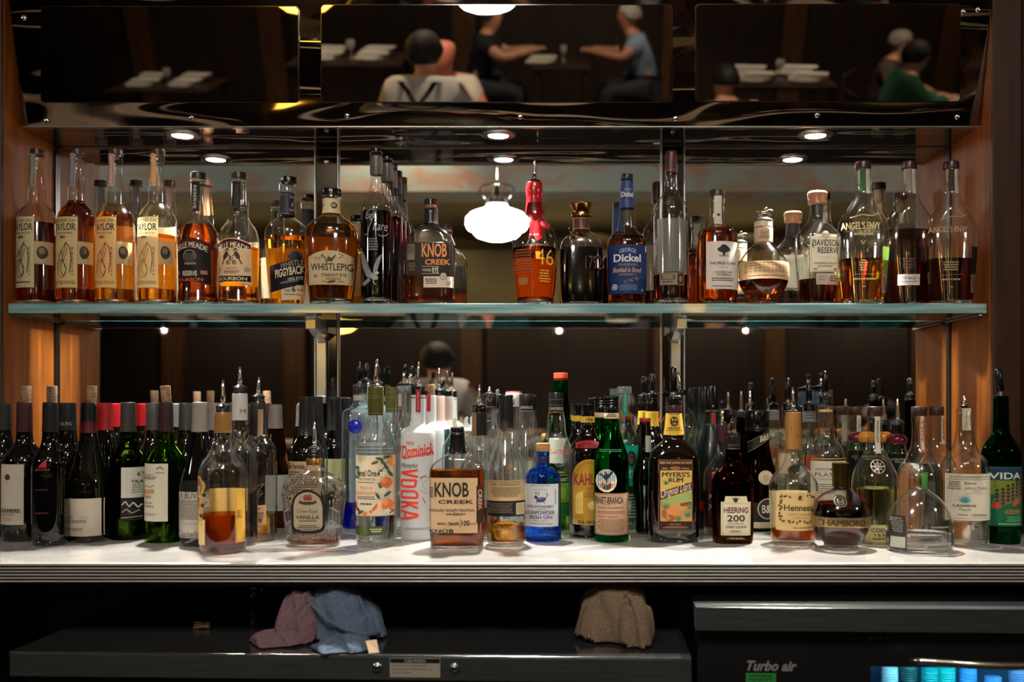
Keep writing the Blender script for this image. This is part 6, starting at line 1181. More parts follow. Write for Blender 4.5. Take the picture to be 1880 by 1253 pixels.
b.label(1551, 875, 1568, 928, '120c0c', name='neck_ribbon', off=.0006); b.nolabel(); b.art([('15100f', 'e', 1531, 917, 12, 11, 0), ('b8a888', 'l', circ(1531, 917, 10, 20, ry=9), .8), ('b8a888', 'l', circ(1531, 917, 6, 16, ry=5.4), .8), ('b8a888', 'l', [(1527, 919), (1527, 914), (1531, 918), (1535, 914), (1535, 919), (1527, 919)], .9)], 'crown_seal', par=b.root, off=.0016); b.fine(1508, 975, 1545, 981, 2, '5a4a30', par=b.root)
# wooden topped tequila family
def teq(lab, xc, s, Y=None, yb=None, strip='d8d0bc', txt='REPOSADO', dot=None, x_s=0):
    f = lambda y: 745-(745-y)*s
    b = B(lab, xc, [(f(y), h*s) for y, h in [(764, 12.5), (767, 14), (773, 14), (776, 12.8), (800, 12.8), (820, 15), (834, 21), (850, 30), (866, 38), (880, 41.5), (900, 42), (992, 38), (1007, 35)]], Y=Y, yb=yb, kind='tequila_bottle', group='wood-topped tequila bottles'); b.glass(base=.009)
    b.cap(f(747), f(765), 14*s, noisy('dark_walnut', srgb(70, 42, 30), srgb(44, 26, 20), (1, 1, 1), 60, .4), 'wooden_top', top=.05)
    b.label(xc-4*s+x_s, f(763), xc+6*s+x_s, f(832 if s > .97 else 822), strip, name='neck_strip', off=.0007)
    b.text(txt, xc-1.5*s+x_s, f(772), xc+3*s+x_s, f(812), '2a241c', .01, rot=90, off=.0013)
    b.nolabel(); return b
b = teq('wood-topped bottle with moulded cross, pale gold liquid and neck strip', 1606, 1, yb=1009); b.fill(L_PALE, 896)
b.art([('c8b8a8', 'l', circ(1602, 855, 12, 20), 1.1), ('c8b8a8', 'l', [(1602, 842), (1602, 868)], 1.8), ('c8b8a8', 'l', [(1589, 855), (1615, 855)], 1.8), ('c8b8a8', 'l', circ(1602, 855, 6, 14), 1), ('c8b8a8', 'l', [(1594, 847), (1610, 863)], .9), ('c8b8a8', 'l', [(1610, 847), (1594, 863)], .9)], 'moulded_cross', par=b.root, off=.0006)
b.label(1580, 960, 1632, 992, 'd8c890', name='label'); b.text('CODIGO', 1588, 966, 1632, 973, '2a2418', .02); b.text('1530', 1594, 976, 1618, 981, '2a2418', .01); b.fine(1590, 984, 1622, 988, 1)
b = teq('clear wood-topped bottle with red-edged neck strip behind the dome-shaped bottle', 1687.5, .985, Y=1.98, strip='b85a44', txt='ROSA'); b.label(1685, 763, 1691, 826, 'd8d0bc', name='neck_strip_paper', off=.0012); b.nolabel(); b.fill(L_CLR, 850)
b = teq('smaller-looking clear wood-topped bottle right of the red-edged neck strip', 1719.5, .92, Y=2.12, txt='BLANCO', x_s=8)
b = teq('dim wood-topped bottle left of the fruit-lidded jars', 1569, .9, Y=2.26, txt='ANEJO', x_s=4); b.fill(L_GOLD, 850)
# jars
for xc, r, Y, lid, lab in ((1646, 19, 2.06, '5c1024', 'preserve jar with glossy plum-coloured fruit lid, rightmost of the fruit-lidded jars'), (1622, 17, 2.15, 'c07a20', 'preserve jar with orange fruit lid just left of the plum-coloured lid'), (1592, 16.5, 2.12, 'c87f22', 'preserve jar with orange fruit lid, between the tequila necks'), (1573, 16, 2.20, '5c1024', 'preserve jar with dark plum fruit lid, leftmost of the fruit-lidded jars')):
    yl = 817 if xc == 1646 else 812
    b = B(lab, xc, [(yl, r*.8), (yl+3, r*.95), (yl+6, r*.9), (yl+12, r*1.0), (yl+20, r*1.1), (930, r*1.1), (940, r)], Y=Y, kind='preserve_jar', group='fruit-lidded jars', cat='jar'); b.glass(glassmat('pale_green_jar', (.80, .90, .82)), base=.004)
    b.fill(mat('dark_cherries', (.015, .008, .006), .3), yl+16)
    k = b.k; R_ = r*k; zl = b.z(yl); lathe('fruit_lid', [(zl-.001, R_*.75), (zl+.002, R_*.93), (zl+.008, R_*1.02), (zl+.014, R_*.98), (zl+.019, R_*.80), (zl+.0225, R_*.5), (zl+.0225, R_*.15), (zl+.0215, R_*.03)], mat('lid_'+lid, srgb(int(lid[:2], 16), int(lid[2:4], 16), int(lid[4:], 16)), .18, coat=.5), b.root, 32)
    b.label(xc-r, yl+22, xc+r, yl+60, '0e0d0d'); b.text('ULTRA PREMIUM', xc-r*.8, yl+24, xc+r*.8, yl+27.5, 'a8a498', .01); b.text('FRUIT', xc-r*.5, yl+29, xc+r*.5, yl+32, 'a8a498', .01)
# dark pair behind jars
b = backc('dark green bottle with black covered pourer standing at the mirror, right of the jars', 1671, 22, 9.5, 734, 2.18, None, 0, m=DGREEN, spout=694, style='black')
b = backc('dark bottle with short metal spout just above the plum-coloured jar lid', 1648, 24, 11, 774, 2.255, '16191c', 8, m=DARKG, spout=733)
# dome bottle
b = B('low dome-shaped clear tequila bottle without stopper, green tag on its neck', 1688.5, [(867, 13.5), (871, 14.5), (875, 13), (897, 13.5), (903, 20), (912, 34), (926, 46), (942, 54), (958, 59), (975, 61.5), (1005, 60), (1016, 56)], yb=1018, kind='tequila_bottle', d=.8)
b.glass(base=.007).fill(L_CLR, 978); b.label(1687, 867, 1701, 897, '3a7c34', name='green_tag', off=.0008); b.label(1628.5, 944, 1651, 1005, '3a3834', name='side_label', nx=8); b.fine(1631, 948, 1647, 975, 7, '8a867c'); b.sub(1630, 982, 1649, 1002, 'c8c4b8'); b.label(1680, 992, 1733, 1005, 'b4b0a4', name='paper_strip', off=.0006); b.fine(1684, 996, 1729, 1001, 2); b.nolabel(); b.fine(1690, 962, 1726, 967, 1, '8a8678', par=b.root)
# white label tequila
b = B('wide clear bottle with white handwritten label and blue agave drawing', 1771, [(748, 12), (751, 14), (756, 14.5), (760, 13), (795, 15), (820, 20), (832, 27), (845, 38), (858, 42.5), (872, 43), (990, 42.5), (1006, 40)], yb=1007, kind='tequila_bottle')
b.glass(base=.008).fill(L_CLR, 955); b.label(1762, 750, 1777, 790, 'b8ac98', name='neck_strip', off=.0007); b.text('Casa Agave', 1766, 755, 1771, 785, '3a342c', 0, .2, rot=90); b.nolabel(); b.pour(728, 748, 7, h=2)
b.label(1730, 868, 1813, 952, 'cfc4b0', nx=22); b.text('TEQUILA CASAMIGOS DE AGAVE', 1733, 872, 1800, 875.5, '3a342c', .01); b.art([('3a342c', 'l', [(1731, 878), (1808, 878)], .6), ('3a342c', 'l', [(1754, 903), (1808, 903)], .4), ('3a342c', 'l', [(1754, 896), (1808, 896)], .4)], 'rules'); b.text('Blanco', 1754, 882, 1774, 887, '3a342c', 0, .15); b.text('Jalisco, Mexico', 1754, 891, 1796, 896, '3a342c', 0, .15); b.fine(1731, 882, 1750, 898, 4, '5a5246'); b.text('1.75 LT', 1768, 898, 1784, 901, '3a342c', 0, .2)
ag = []
for i in range(13): a = math.radians(-172+i*164/12); L_ = 16 if i % 2 else 13; ag.append(('3a9aa0' if i % 2 else '2a7c8c', 'p', [(1755-2, 920), (1755+math.cos(a)*L_, 919+math.sin(a)*L_), (1755+2, 920)]))
b.art(ag, 'agave_plant'); b.text('CASAMIGOS', 1738, 923, 1774, 927.5, '1f2a30', .03); b.text('Tequila', 1746, 930, 1765, 935, '2a3036', 0, .2); b.art([scrawl(1766, 942, 1796, 943, 6, .9), ('3a342c', 'l', [(1731, 948), (1808, 948)], .4)], 'signature'); b.fine(1744, 941, 1760, 943.5, 1)
# green mezcal
b = B('translucent green mezcal bottle with black covered pourer and painted green label, far right', 1838, [(729, 12), (733, 13.5), (737, 12.8), (790, 14), (800, 17), (812, 26), (826, 33.5), (842, 34.3), (990, 34.3), (1002, 33)], yb=1003, kind='mezcal_bottle')
b.glass(glassmat('emerald_glass', (.06, .42, .16)), base=.007); b.pour(677, 729, 12, 'black', h=2, lean=-7)
b.label(1805, 856, 1872, 963, '167048', nx=20); b.sub(1805, 858, 1864, 880, '22405c'); b.sub(1805, 880, 1862, 906, '7a8a34'); b.text('VIDA', 1806, 866, 1861, 878, 'c8ccb0', .02)
sc_ = [('6a5c34', 'p', [(1812, 930), (1812, 915), (1830, 898), (1848, 886), (1863, 882), (1863, 915), (1840, 922)])]
for i in range(6):
    for j in range(5): sc_.append(('14140f', 'e', 1818+i*8.5, 924-i*4.2-j*6.4+((i % 2)*2), 2.7, 2.3, -30))
sc_ += [('b83a2c', 'e', 1817, 926, 7, 6, 0), ('c84a30', 'p', [(1842, 926), (1848, 916), (1858, 916), (1858, 922), (1852, 922), (1850, 926)])]
b.art(sc_, 'agave_heart_painting'); b.fine(1828, 933, 1862, 942, 3, 'c8702c'); b.fine(1830, 945, 1864, 956, 3, '5ab07c'); b.fine(1816, 958, 1862, 961, 1, '9ad0a8')
# ================================================================ towels and small things on the freezer
TB = noisy('blue_grey_towel', srgb(92, 108, 130), srgb(74, 90, 112), (1, 1, 1), 300, .95, bump=.3); TP = noisy('mauve_towel', srgb(124, 94, 102), srgb(102, 76, 84), (1, 1, 1), 300, .95, bump=.3)
TW = noisy('beige_towel', srgb(140, 116, 94), srgb(108, 90, 72), (1, 1, 1), 380, .95, bump=.5)
def sheet(root, name, ctrl, m, sub=2, thick=.003, wav=.0):
    """ctrl: grid of control points (rows of (x, y, z)) smoothed by subdivision"""
    V = [p for r in ctrl for p in r]; w_ = len(ctrl[0]); Fc = []
    for j in range(len(ctrl)-1):
        for i in range(w_-1): a = j*w_+i; Fc.append((a, a+1, a+w_+1, a+w_))
    o = mesh_obj(name, V, Fc, m, root)
    s = o.modifiers.new('t', 'SOLIDIFY'); s.thickness = thick; s.offset = 0
    q = o.modifiers.new('s', 'SUBSURF'); q.levels = q.render_levels = sub
    return o
Yt = 1.72; zb = CZ-.3994
NZT = bpy.data.textures.new('cloth_folds', 'CLOUDS'); NZT.noise_scale = .030; NZT.noise_depth = 1
def drape(root, name, x0, x1, y0, y1, hfun, m, n=70, seed=0, thick=.0024, amp=.006):
    """a cloth sheet laid over a height profile, folded back on itself in creases; open ragged outline"""
    rnd = random.Random(seed); V = []; Fc = []; ok = {}
    fr = [(rnd.uniform(-1, 1), rnd.uniform(.4, 1.2), rnd.uniform(0, 6.28), rnd.uniform(18, 46)) for _ in range(5)]
    ny = int(n*.7)
    for j in range(ny+1):
        for i in range(n+1):
            u, v = i/n, j/ny; h = hfun(u, v)
            x = x0+(x1-x0)*u; y = y0+(y1-y0)*v; c = 0
            for a_, b_, p_, q_ in fr:
                t = (u*a_+v*b_)*q_*.55+p_+1.6*math.sin(2.3*u+3.1*v+p_); c += (abs(math.sin(t))**.7-.5)
            c *= amp/1.6
            x += math.sin(v*9+u*14+seed)*.0045; y += math.cos(u*11+v*6+seed)*.006
            if h is None: ok[(i, j)] = False; V.append((x, y, 0)); continue
            ok[(i, j)] = True; V.append((x, y, max(.0022+.0006*math.sin(i*j), h+c*min(1, h/.02))))
    for j in range(ny):
        for i in range(n):
            if all(ok[q] for q in ((i, j), (i+1, j), (i, j+1), (i+1, j+1))):
                a = j*(n+1)+i; Fc.append((a, a+1, a+n+2, a+n+1))
    o = mesh_obj(name, V, Fc, m, root); me = o.data
    bm = bmesh.new(); bm.from_mesh(me); bmesh.ops.delete(bm, geom=[v for v in bm.verts if not v.link_faces], context='VERTS'); bm.to_mesh(me); bm.free()
    s = o.modifiers.new('t', 'SOLIDIFY'); s.thickness = thick; s.offset = 0
    q = o.modifiers.new('s', 'SUBSURF'); q.levels = q.render_levels = 1
    return o
def ridge_line(px0, px1, tops):
    """height above the freezer of a silhouette given in picture pixels"""
    def g(u):
        px = px0+(px1-px0)*u
        for (xa, ya), (xb, yb_) in zip(tops[:-1], tops[1:]):
            if xa <= px <= xb: y = ya+(yb_-ya)*(px-xa)/(xb-xa); return max(.003, Z(y, Yt)-zb)
        return .003
    return g
root = empty('bar_towel', (X(590, Yt), Yt, zb)); tag(root, 'crumpled blue-grey and mauve bar towel lying on the freezer top', 'towel')
ox = X(590, Yt)
def blob(u, v, g, keen=.9, back=.25, cut=.0):
    s = math.sin(math.pi*min(1, max(0, v)))
    h = g(u)*max(0, s)**keen
    e = (2*u-1)**2+(2*v-1)**2*.8
    return None if e > 1.08+cut*math.sin(7*u+5*v) else h*min(1, (1.12-e)*2.6)
g1 = ridge_line(560, 706, [(560, 1120), (566, 1092), (585, 1086), (620, 1087), (650, 1092), (668, 1110), (688, 1132), (706, 1160)])
drape(root, 'fold', X(560, Yt)-ox, X(706, Yt)-ox, -.055, .075, lambda u, v: blob(u, v, g1, .7), TB, 64, 3, amp=.012)
g2 = ridge_line(518, 600, [(518, 1125), (528, 1105), (548, 1094), (566, 1100), (600, 1112)])
drape(root, 'mauve_fold', X(516, Yt)-ox, X(602, Yt)-ox, -.060, .050, lambda u, v: blob(u, v, g2, .7), TP, 46, 8, amp=.012)
g3 = ridge_line(474, 560, [(474, 1166), (492, 1152), (520, 1152), (560, 1150)])
drape(root, 'mauve_corner', X(474, Yt)-ox, X(572, Yt)-ox, -.085, .000, lambda u, v: blob(u, v, g3, 1.0), TP, 40, 5, amp=.005)
g4 = ridge_line(590, 700, [(590, 1168), (620, 1156), (660, 1150), (700, 1158)])
drape(root, 'corner_fold', X(596, Yt)-ox, X(698, Yt)-ox, -.125, -.030, lambda u, v: blob(u, v, g4, .9), TB, 46, 12, amp=.006)
V = [(X(676, 1.63)-ox, -.112, .019), (X(696, 1.63)-ox, -.112, .021), (X(704, 1.63)-ox, -.128, .004), (X(686, 1.63)-ox, -.130, .003)]
tgm = mesh_obj('care_tag', V, [(0, 3, 2, 1)], col('c8a88c'), root, smooth=False)
# hem seams rolled along the blue flap
hem = [(X(566, Yt)-ox, -.020, .070), (X(590, Yt)-ox, -.045, .058), (X(618, Yt)-ox, -.062, .040), (X(650, Yt)-ox, -.066, .026), (X(684, Yt)-ox, -.058, .016), (X(703, Yt)-ox, -.030, .012)]
tube('hem', [(x, y, z) for x, y, z in hem], .0032, TB, root, 8)
root = empty('folded_towel', (X(1125, Yt), Yt, zb)); tag(root, 'beige knitted towel folded in a mound on the freezer top', 'towel'); ox = X(1125, Yt)
g5 = ridge_line(1056, 1190, [(1056, 1140), (1066, 1112), (1082, 1092), (1104, 1080), (1140, 1074), (1170, 1076), (1182, 1096), (1190, 1140)])
drape(root, 'fold', X(1058, Yt)-ox, X(1188, Yt)-ox, -.060, .085, lambda u, v: blob(u, v, g5, .6), TW, 60, 21, amp=.006)
g6 = ridge_line(1140, 1192, [(1140, 1110), (1156, 1094), (1174, 1100), (1192, 1130)])
drape(root, 'inner_fold', X(1134, Yt)-ox, X(1192, Yt)-ox, -.092, .000, lambda u, v: blob(u, v, g6, .8), TW, 40, 33, amp=.014)
YS = 1.78
root = empty('walnut_shell', (X(369, YS), YS, CZ-.3993)); tag(root, 'small curled tan peel lying alone on the freezer top', 'peel')
V = []; Fc = []
for j in range(9):
    for i in range(11):
        a = -2.4+4.2*i/10; r = .0055*(1+.25*math.sin(j*.9)); V.append((-.014+.028*j/8, r*math.cos(a)*.9, .0058+r*math.sin(a)))
for j in range(8):
    for i in range(10): a = j*11+i; Fc.append((a, a+1, a+12, a+11))
o = mesh_obj('peel', V, Fc, noisy('dried_peel', srgb(150, 120, 70), srgb(90, 60, 34), (1, 1, 1), 120, .6), root); s = o.modifiers.new('t', 'SOLIDIFY'); s.thickness = .001
root.name = 'citrus_peel'
# dark carafe deep on the freezer
Yc_ = 1.98
root = empty('dark_carafe', (X(468, Yc_), Yc_, CZ-.3993)); tag(root, 'dark glass carafe standing deep on the freezer top behind the towel', 'carafe')
lathe('glass', [(0, .022), (.004, .024), (.035, .026), (.055, .022), (.065, .014), (.075, .013), (.082, .015)], DARKG, root, 28)
lathe('lid', [(.0822, .014), (.0840, .015), (.0870, .013)], STEELD, root, 24)

# ================================================================ dining room behind the camera, seen in the mirrors
SKIN = mat('skin', srgb(206, 150, 122), .5); SKIN2 = mat('skin_tan', srgb(176, 122, 96), .5)
def skin_mesh(name, J, E_, m, parent, root='hip', grow=0, sub=2, scale=1):
    names = list(J); idx = {n: i for i, n in enumerate(names)}
    me = bpy.data.meshes.new(name); me.from_pydata([J[n][0] for n in names], [(idx[a], idx[b_]) for a, b_ in E_], []); me.materials.append(m)
    o = bpy.data.objects.new(name, me); link(o, parent)
    sk = o.modifiers.new('skin', 'SKIN'); sk.use_smooth_shade = True
    for i, n in enumerate(names):
        r = J[n][1]; r = r if isinstance(r, tuple) else (r, r)
        me.skin_vertices[0].data[i].radius = (r[0]+grow, r[1]+grow); me.skin_vertices[0].data[i].use_root = (n == root)
    sb = o.modifiers.new('sub', 'SUBSURF'); sb.levels = sb.render_levels = sub
    return o
def hand(J, E_, s, wrist, d, up, r=.008):
    """palm plus four fingers and a thumb growing from the wrist joint"""
    d = Vector(d).normalized(); up = Vector(up).normalized(); side = d.cross(up).normalized(); W_ = Vector(J[wrist][0])
    pm = 'palm'+s; J[pm] = (tuple(W_+d*.045), (.032, .016)); E_.append((wrist, pm)); kn = 'knuck'+s; J[kn] = (tuple(W_+d*.085), (.036, .013)); E_.append((pm, kn))
    for i, (o, L) in enumerate(((-.030, .058), (-.010, .070), (.010, .066), (.029, .052))):
        a, b_, c = ['f%s%d%s' % (s, i, q) for q in 'abc']; p = W_+d*.095+side*o
        J[a] = (tuple(p), r); J[b_] = (tuple(p+d*L*.5-up*.008), r*.95); J[c] = (tuple(p+d*L*.85-up*.028), r*.8); E_ += [(kn, a), (a, b_), (b_, c)]
    t1, t2 = 't%s1' % s, 't%s2' % s; J[t1] = (tuple(W_+d*.055-side*.040-up*.008), .010); J[t2] = (tuple(W_+d*.090-side*.058-up*.018), .008); E_ += [(pm, t1), (t1, t2)]
def person(label, loc, rz, pose, shirt, hairc, skin=SKIN, trousers='22222a', bald=False, sleeves='short', lean=0.12, turn=0, scale=1.0, arms=None, hair_long=False, cat='person'):
    root = empty('person', loc, rz); root.scale = (scale,)*3; tag(root, label, cat)
    H = .56 if pose == 'sit' else .93                      # hip height
    fw = lean; J = {}; E_ = []
    J['hip'] = ((0, 0, H), (.155, .12)); J['waist'] = ((0, fw*.25, H+.18), (.145, .115)); J['chest'] = ((0, fw*.7, H+.36), (.19, .13)); J['neck0'] = ((0, fw, H+.49), (.12, .09)); J['neck'] = ((0, fw+.03, H+.535), (.066, .066))
    hx_ = math.sin(turn)*.02; J['jaw'] = ((hx_, fw+.055, H+.590), (.080, .094)); J['skull'] = ((hx_, fw+.040, H+.672), (.108, .126)); J['top'] = ((hx_, fw+.035, H+.735), (.088, .098))
    E_ += [('hip', 'waist'), ('waist', 'chest'), ('chest', 'neck0'), ('neck0', 'neck'), ('neck', 'jaw'), ('jaw', 'skull'), ('skull', 'top')]
    arms = arms or {'L': ((-.26, fw*.7+.10, H+.26), (-.16, fw+.36, H+.20)), 'R': ((.26, fw*.7+.10, H+.26), (.16, fw+.36, H+.20))}
    for s, sx in (('L', -1), ('R', 1)):
        J['sh'+s] = ((sx*.185, fw*.8, H+.43), .082); el, wr = arms[s]; J['el'+s] = (el, .055); J['wr'+s] = (wr, .036); E_ += [('chest', 'sh'+s), ('sh'+s, 'el'+s), ('el'+s, 'wr'+s)]
        hand(J, E_, s, 'wr'+s, Vector(wr)-Vector(el), (0, 0, 1))
        if pose == 'sit': J['th'+s] = ((sx*.10, .03, H-.01), .085); J['kn'+s] = ((sx*.12, .42, H-.03), .060); J['an'+s] = ((sx*.12, .40, .09), .040); J['to'+s] = ((sx*.13, .54, .035), (.038, .030))
        else: J['th'+s] = ((sx*.09, 0, H-.06), .090); J['kn'+s] = ((sx*.10, .02, .49), .060); J['an'+s] = ((sx*.10, 0, .09), .040); J['to'+s] = ((sx*.12, .14, .035), (.040, .030))
        E_ += [('hip', 'th'+s), ('th'+s, 'kn'+s), ('kn'+s, 'an'+s), ('an'+s, 'to'+s)]
    body = skin_mesh('body', J, E_, skin, root)
    # clothing follows the body
    cs = ['hip', 'waist', 'chest', 'neck0', 'shL', 'shR', 'elL', 'elR']; CE = [('hip', 'waist'), ('waist', 'chest'), ('chest', 'neck0'), ('chest', 'shL'), ('chest', 'shR')]
    K_ = {n: J[n] for n in cs}
    for s in 'LR':
        a, b_ = Vector(J['sh'+s][0]), Vector(J['el'+s][0])
        if sleeves == 'short': K_['el'+s] = (tuple(a.lerp(b_, .75)), .048); CE.append(('sh'+s, 'el'+s))
        else:
            w_ = Vector(J['wr'+s][0]); K_['w'+s] = (tuple(b_.lerp(w_, .9)), .030); CE += [('sh'+s, 'el'+s), ('el'+s, 'w'+s)]
    skin_mesh('shirt', K_, CE, shirt if not isinstance(shirt, str) else col(shirt, .8), root, grow=.024)
    T_ = {n: J[n] for n in ('hip', 'thL', 'thR', 'knL', 'knR', 'anL', 'anR')}
    skin_mesh('trousers', T_, [('hip', 'thL'), ('thL', 'knL'), ('knL', 'anL'), ('hip', 'thR'), ('thR', 'knR'), ('knR', 'anR')], col(trousers, .8), root, grow=.034)
    for s, sx in (('L', -1), ('R', 1)):
        a = Vector(J['an'+s][0]); bm = bmesh.new(); addbox(bm, (a.x-.045, a.y-.07, 0), (a.x+.045, a.y+.20, .085), .03); bm_obj('shoe', bm, col('141214', .4), root, smooth=True)
    hd = Vector((hx_, fw+.040, H+.668)); R = Matrix.Rotation(turn, 3, 'Z')
    def on(name, c, r, m):
        bm = bmesh.new(); bmesh.ops.create_uvsphere(bm, u_segments=14, v_segments=10, radius=1)
        for v in bm.verts: v.co = R @ Vector((v.co.x*r[0]+c[0], v.co.y*r[1]+c[1], v.co.z*r[2]+c[2]))+hd
        return bm_obj(name, bm, m, root, smooth=True)
    on('nose', (0, .096, -.020), (.013, .018, .022), skin); on('mouth', (0, .088, -.058), (.022, .007, .006), col('8a4a44', .5))
    for sx in (-1, 1):
        on('eye', (sx*.028, .080, .012), (.012, .009, .008), col('e8e4dc', .3)); on('iris', (sx*.028, .087, .012), (.005, .004, .005), col('2a1c14', .3)); on('ear', (sx*.078, .0, -.005), (.010, .018, .030), skin); on('eyebrow', (sx*.028, .086, .032), (.018, .006, .004), col(hairc, .8))
    # hair shell: skull-hugging cap with a hairline
    if not bald or bald == 'fringe':
        V = []; Fc = []; nu, nv = 22, 9
        for j in range(nv+1):
            for i in range(nu):
                a = 2*math.pi*i/nu; front = max(0, math.sin(a)); lim = (1.95 if not hair_long else 2.35)-.95*front**1.2; ph0 = .9 if bald == 'fringe' else 0
                ph = ph0+(lim-ph0)*j/nv; wob = 1+.05*math.sin(5*a+j)
                sp_ = math.sin(ph)**(.45 if ph > 1.57 else 1); V.append(R @ Vector((.104*wob*sp_*math.cos(a), .124*wob*sp_*math.sin(a)-.008, .108*math.cos(ph)+.008))+hd)
        for j in range(nv):
            for i in range(nu): k_ = (i+1) % nu; Fc.append((j*nu+i, (j+1)*nu+i, (j+1)*nu+k_, j*nu+k_))
        o = mesh_obj('hair', V, Fc, noisy('hair_'+hairc, srgb(int(hairc[:2], 16), int(hairc[2:4], 16), int(hairc[4:], 16)), tuple(c*.5 for c in srgb(int(hairc[:2], 16), int(hairc[2:4], 16), int(hairc[4:], 16))), (1, 1, 6), 40, .7), root); s_ = o.modifiers.new('t', 'SOLIDIFY'); s_.thickness = .012
    return root, J, H
# bartender with crossed braces, back to the shelf
rt, J, H = person('bartender seen from behind in white shirt with crossed dark braces', (-.765, -1.25, 0), math.pi+.12, 'stand', 'cfc8c0', '1c1512', lean=.24, sleeves='long', hair_long=True, turn=.35, scale=.93, skin=SKIN)
def strap(pts, w_=.017):
    V = []; Fc = []
    for i, (x, y, z) in enumerate(pts):
        V += [(x-w_, y, z), (x+w_, y, z), (x+w_, y-.004, z), (x-w_, y-.004, z)]
    for i in range(len(pts)-1):
        for q in range(4): a = i*4+q; b_ = i*4+(q+1) % 4; Fc.append((a, b_, b_+4, a+4))
    mesh_obj('brace_strap', V, Fc, col('16181e', .5), rt, smooth=False)
for sx in (-1, 1): strap([(sx*.115, .17, H+.50), (sx*.105, .03, H+.525), (sx*.065, .045, H+.47), (0, -.020, H+.385), (-sx*.07, -.080, H+.24), (-sx*.10, -.115, H+.05)])
person('bald man in a white shirt across the bar from the bartender', (-.81, -2.90, 0), -.1, 'sit', 'c8c0b4', '8a7a68', bald=True, skin=mat('skin_ruddy', srgb(206, 126, 104), .45), scale=1.08, turn=.2)
person('grey-haired man in short-sleeved blue shirt seated at the table, facing left', (.88, -6.0, .0), math.pi/2, 'sit', noisy('blue_check_shirt', srgb(138, 156, 180), srgb(104, 122, 148), (1, 1, 1), 60, .8), 'b8b0a4', lean=.16, skin=SKIN2, arms={'L': ((-.24, .28, .86), (-.13, .52, .90)), 'R': ((.24, .26, .86), (.10, .52, .90))})
person('person in dark top seated at the table, facing the man in blue', (-.80, -6.0, .0), -math.pi/2, 'sit', '10141e', '2a1c14', lean=.10, skin=SKIN, arms={'L': ((-.24, .26, .86), (-.10, .52, .92)), 'R': ((.24, .28, .86), (.12, .54, .91))})
person('woman with dark hair tied back in a green long-sleeved top, seated facing right', (2.66, -4.0, 0), -math.pi/2, 'sit', '2e6a48', '1e1410', lean=.16, sleeves='long', skin=SKIN, hair_long=True, scale=.93, arms={'L': ((-.22, .28, .82), (-.06, .52, .86)), 'R': ((.22, .28, .82), (.06, .52, .86))})
person('grey-haired person behind the woman in green', (2.92, -5.1, 0), -math.pi/2+.5, 'sit', '3a2a26', '8a827a', skin=SKIN2, scale=.9)
person('dark-haired guest seated low at the right end of the front bar', (1.22, -2.85, 0), math.pi*.9, 'sit', '241a1a', '17110e', skin=SKIN, scale=.90)
# tables and settings
DW = noisy('table_walnut', srgb(60, 38, 24), srgb(40, 24, 16), (6, 1, 1), 4, .4)
CLOTHW = mat('white_linen', srgb(224, 218, 208), .8); PORC = mat('porcelain', srgb(230, 226, 220), .25)
def table(x, y, z, lab, wx=.75, wy=.75):
    t = empty('dining_table', (x, y, 0)); tag(t, lab, 'table', 'dining tables')
    bm = bmesh.new(); addbox(bm, (-wx/2, -wy/2, z-.035), (wx/2, wy/2, z), .008); bm_obj('tabletop', bm, DW, t)
    for sx in (-1, 1):
        for sy in (-1, 1):
            bm = bmesh.new(); addbox(bm, (sx*(wx/2-.05)-.025, sy*(wy/2-.05)-.025, 0), (sx*(wx/2-.05)+.025, sy*(wy/2-.05)+.025, z-.0355), .003); bm_obj('leg', bm, DW, t)
    return t
def plate(x, y, z, lab, r=.12):
    p = lathe('plate', [(0, r*.5), (.004, r*.62), (.014, r*.96), (.017, r), (.015, r*.95), (.006, r*.6), (.004, .002)], PORC, None, 28, loc=(x, y, z+.0005)); tag(p, lab, 'plate', 'plates on the dining tables')
def napkin(x, y, z, lab, rz=0, h=.06):
    rnd = random.Random(int((x+9)*100)); bm = bmesh.new(); zz = 0; q = 0
    while zz < h:
        t = .009; dx = q*.012+rnd.uniform(-.01, .01); addbox(bm, (-.13+dx, -.05, zz), (.11+dx+rnd.uniform(-.02, .03), .055, zz+t), .003); zz += t*.96; q += 1
    o = bm_obj('folded_napkin', bm, CLOTHW); o.location = (x, y, z+.0005); o.rotation_euler = (0, 0, rz); tag(o, lab, 'napkin', 'folded napkins on the dining tables')
WG = mat('table_glass', (.85, .85, .82), .05, trans=.6)
def glass_(x, y, z, lab):
    p = lathe('wine_glass', [(0, .030), (.003, .032), (.006, .006), (.07, .005), (.078, .014), (.10, .032), (.13, .036), (.16, .030)], WG, None, 20, loc=(x, y, z+.0005)); tag(p, lab, 'glass', 'glasses on the dining tables')
sets = [(-1.85, -5.0, .97, 'high dark table with white napkins left of the bartender reflection', 1.0), (-3.85, -5.9, .60, 'low dark table with white napkins at the far left of the dining room', 1.0), (.03, -6.0, .80, 'dark table between the two men facing each other', .56), (1.80, -4.3, .90, 'dark table with heaped white napkins in the right mirror panel', .9), (3.43, -4.0, .74, 'dark table in front of the woman in green', .5)]
for i, (x, y, z, lab, wx) in enumerate(sets):
    table(x, y, z, lab, wx)
    w_ = ('left-hand', 'far left', 'middle', 'right-hand', 'far right')[i]
    for j in range(2 if wx > .6 else 1):
        plate(x-.22+j*.42, y+.18, z, 'white plate on the %s table, %s side' % (w_, 'left' if not j else 'right')); napkin(x-.22+j*.42, y+.18, z+.018, 'white folded napkin on the %s table, %s side' % (w_, 'left' if not j else 'right'), .3*j)
        if wx > .6: plate(x-.24+j*.42, y-.18, z, 'white plate at the back of the %s table, %s side' % (w_, 'left' if not j else 'right')); napkin(x-.24+j*.42, y-.18, z+.018, 'white folded napkin at the back of the %s table, %s side' % (w_, 'left' if not j else 'right'), .2)
    glass_(x+.02, y+.05, z, 'empty glass standing on the %s table' % w_)
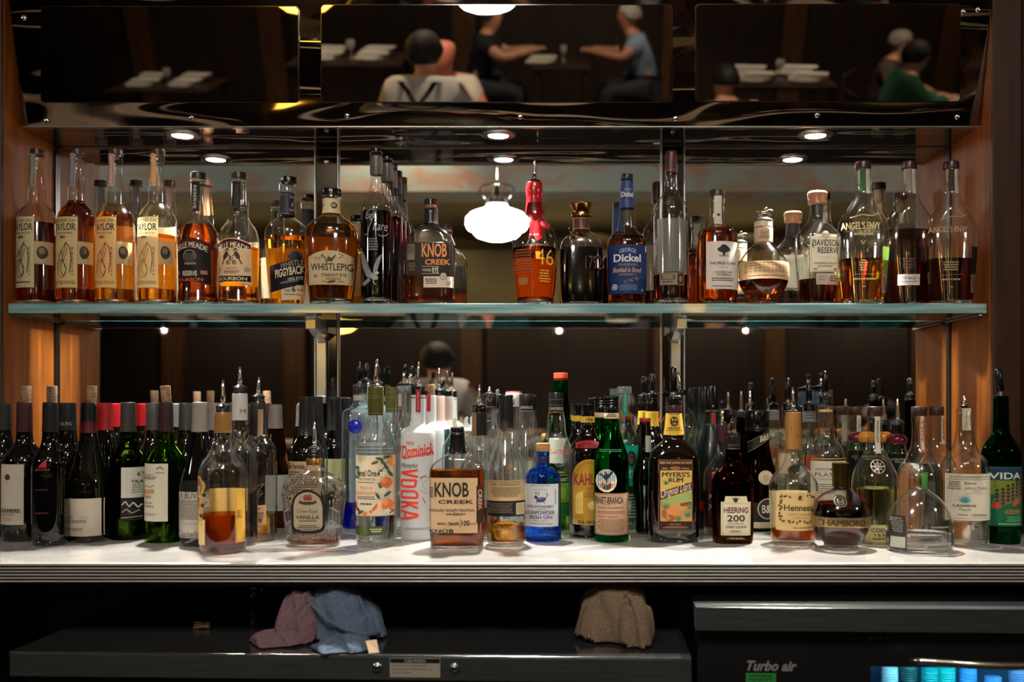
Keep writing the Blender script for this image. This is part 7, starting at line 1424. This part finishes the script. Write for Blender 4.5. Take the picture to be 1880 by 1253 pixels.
# seats
def chair(x, y, rz, lab, h=.455, dz=0):
    c = empty('dining_chair', (x, y, 0), rz); tag(c, lab, 'chair', 'dining chairs'); m = col('2a1a14', .5)
    s = h+dz
    bm = bmesh.new(); addbox(bm, (-.22, -.22, s-.07), (.22, .20, s-.04), .01); bm_obj('seat', bm, m, c)
    bm = bmesh.new(); addbox(bm, (-.22, -.25, s+.05), (.22, -.222, s+.42), .01); bm_obj('backrest', bm, m, c)
    for sx in (-1, 1):
        for sy in (-1, 1): bm = bmesh.new(); addbox(bm, (sx*.19-.018, sy*.19-.018-.01, 0), (sx*.19+.018, sy*.19+.018-.01, (s-.0705) if sy > 0 else s-.0705)); bm_obj('leg', bm, m, c)
        bm = bmesh.new(); addbox(bm, (sx*.19-.015, -.2495, s-.04), (sx*.19+.015, -.222, s+.05)); bm_obj('back_post', bm, m, c)
chair(-.81, -2.93, -.1, 'dark chair under the bald man', .46); chair(.91, -6.0, math.pi/2, 'dark chair under the man in blue', .44); chair(-.83, -6.0, -math.pi/2, 'dark chair under the person in the dark top', .44); chair(2.62, -4.0, -math.pi/2, 'dark chair under the woman in green', .41); chair(2.88, -5.11, -math.pi/2+.5, 'dark chair behind the woman in green', .40)
chair(1.20, -2.82, math.pi*.9, 'dark chair under the guest at the right end of the bar', .40)
# front bar
fb = empty('front_bar', (0, -1.98, 0)); tag(fb, 'long front bar with pale stone top facing the dining room', 'bar')
bm = bmesh.new(); addbox(bm, (-3.4, -.30, .925), (2.6, .30, .965), .006); bm_obj('bar_top', bm, noisy('pale_marble', srgb(196, 180, 164), srgb(160, 140, 124), (1, 1, 1), 3, .25, dist=1.5), fb)
bm = bmesh.new(); addbox(bm, (-3.35, -.22, 0), (2.55, .22, .9245)); bm_obj('bar_body', bm, WALLD, fb)
for i in range(7):
    p = lathe('stacked_plate', [(0, .06), (.004, .07), (.012, .105), (.014, .11), (.008, .07), (.006, .002)], PORC, None, 24, loc=(.42, -1.95, .966+i*.0085)); tag(p, 'white plate, number %s up in the stack on the front bar' % ('one', 'two', 'three', 'four', 'five', 'six', 'seven')[i], 'plate', 'plates stacked on the front bar')
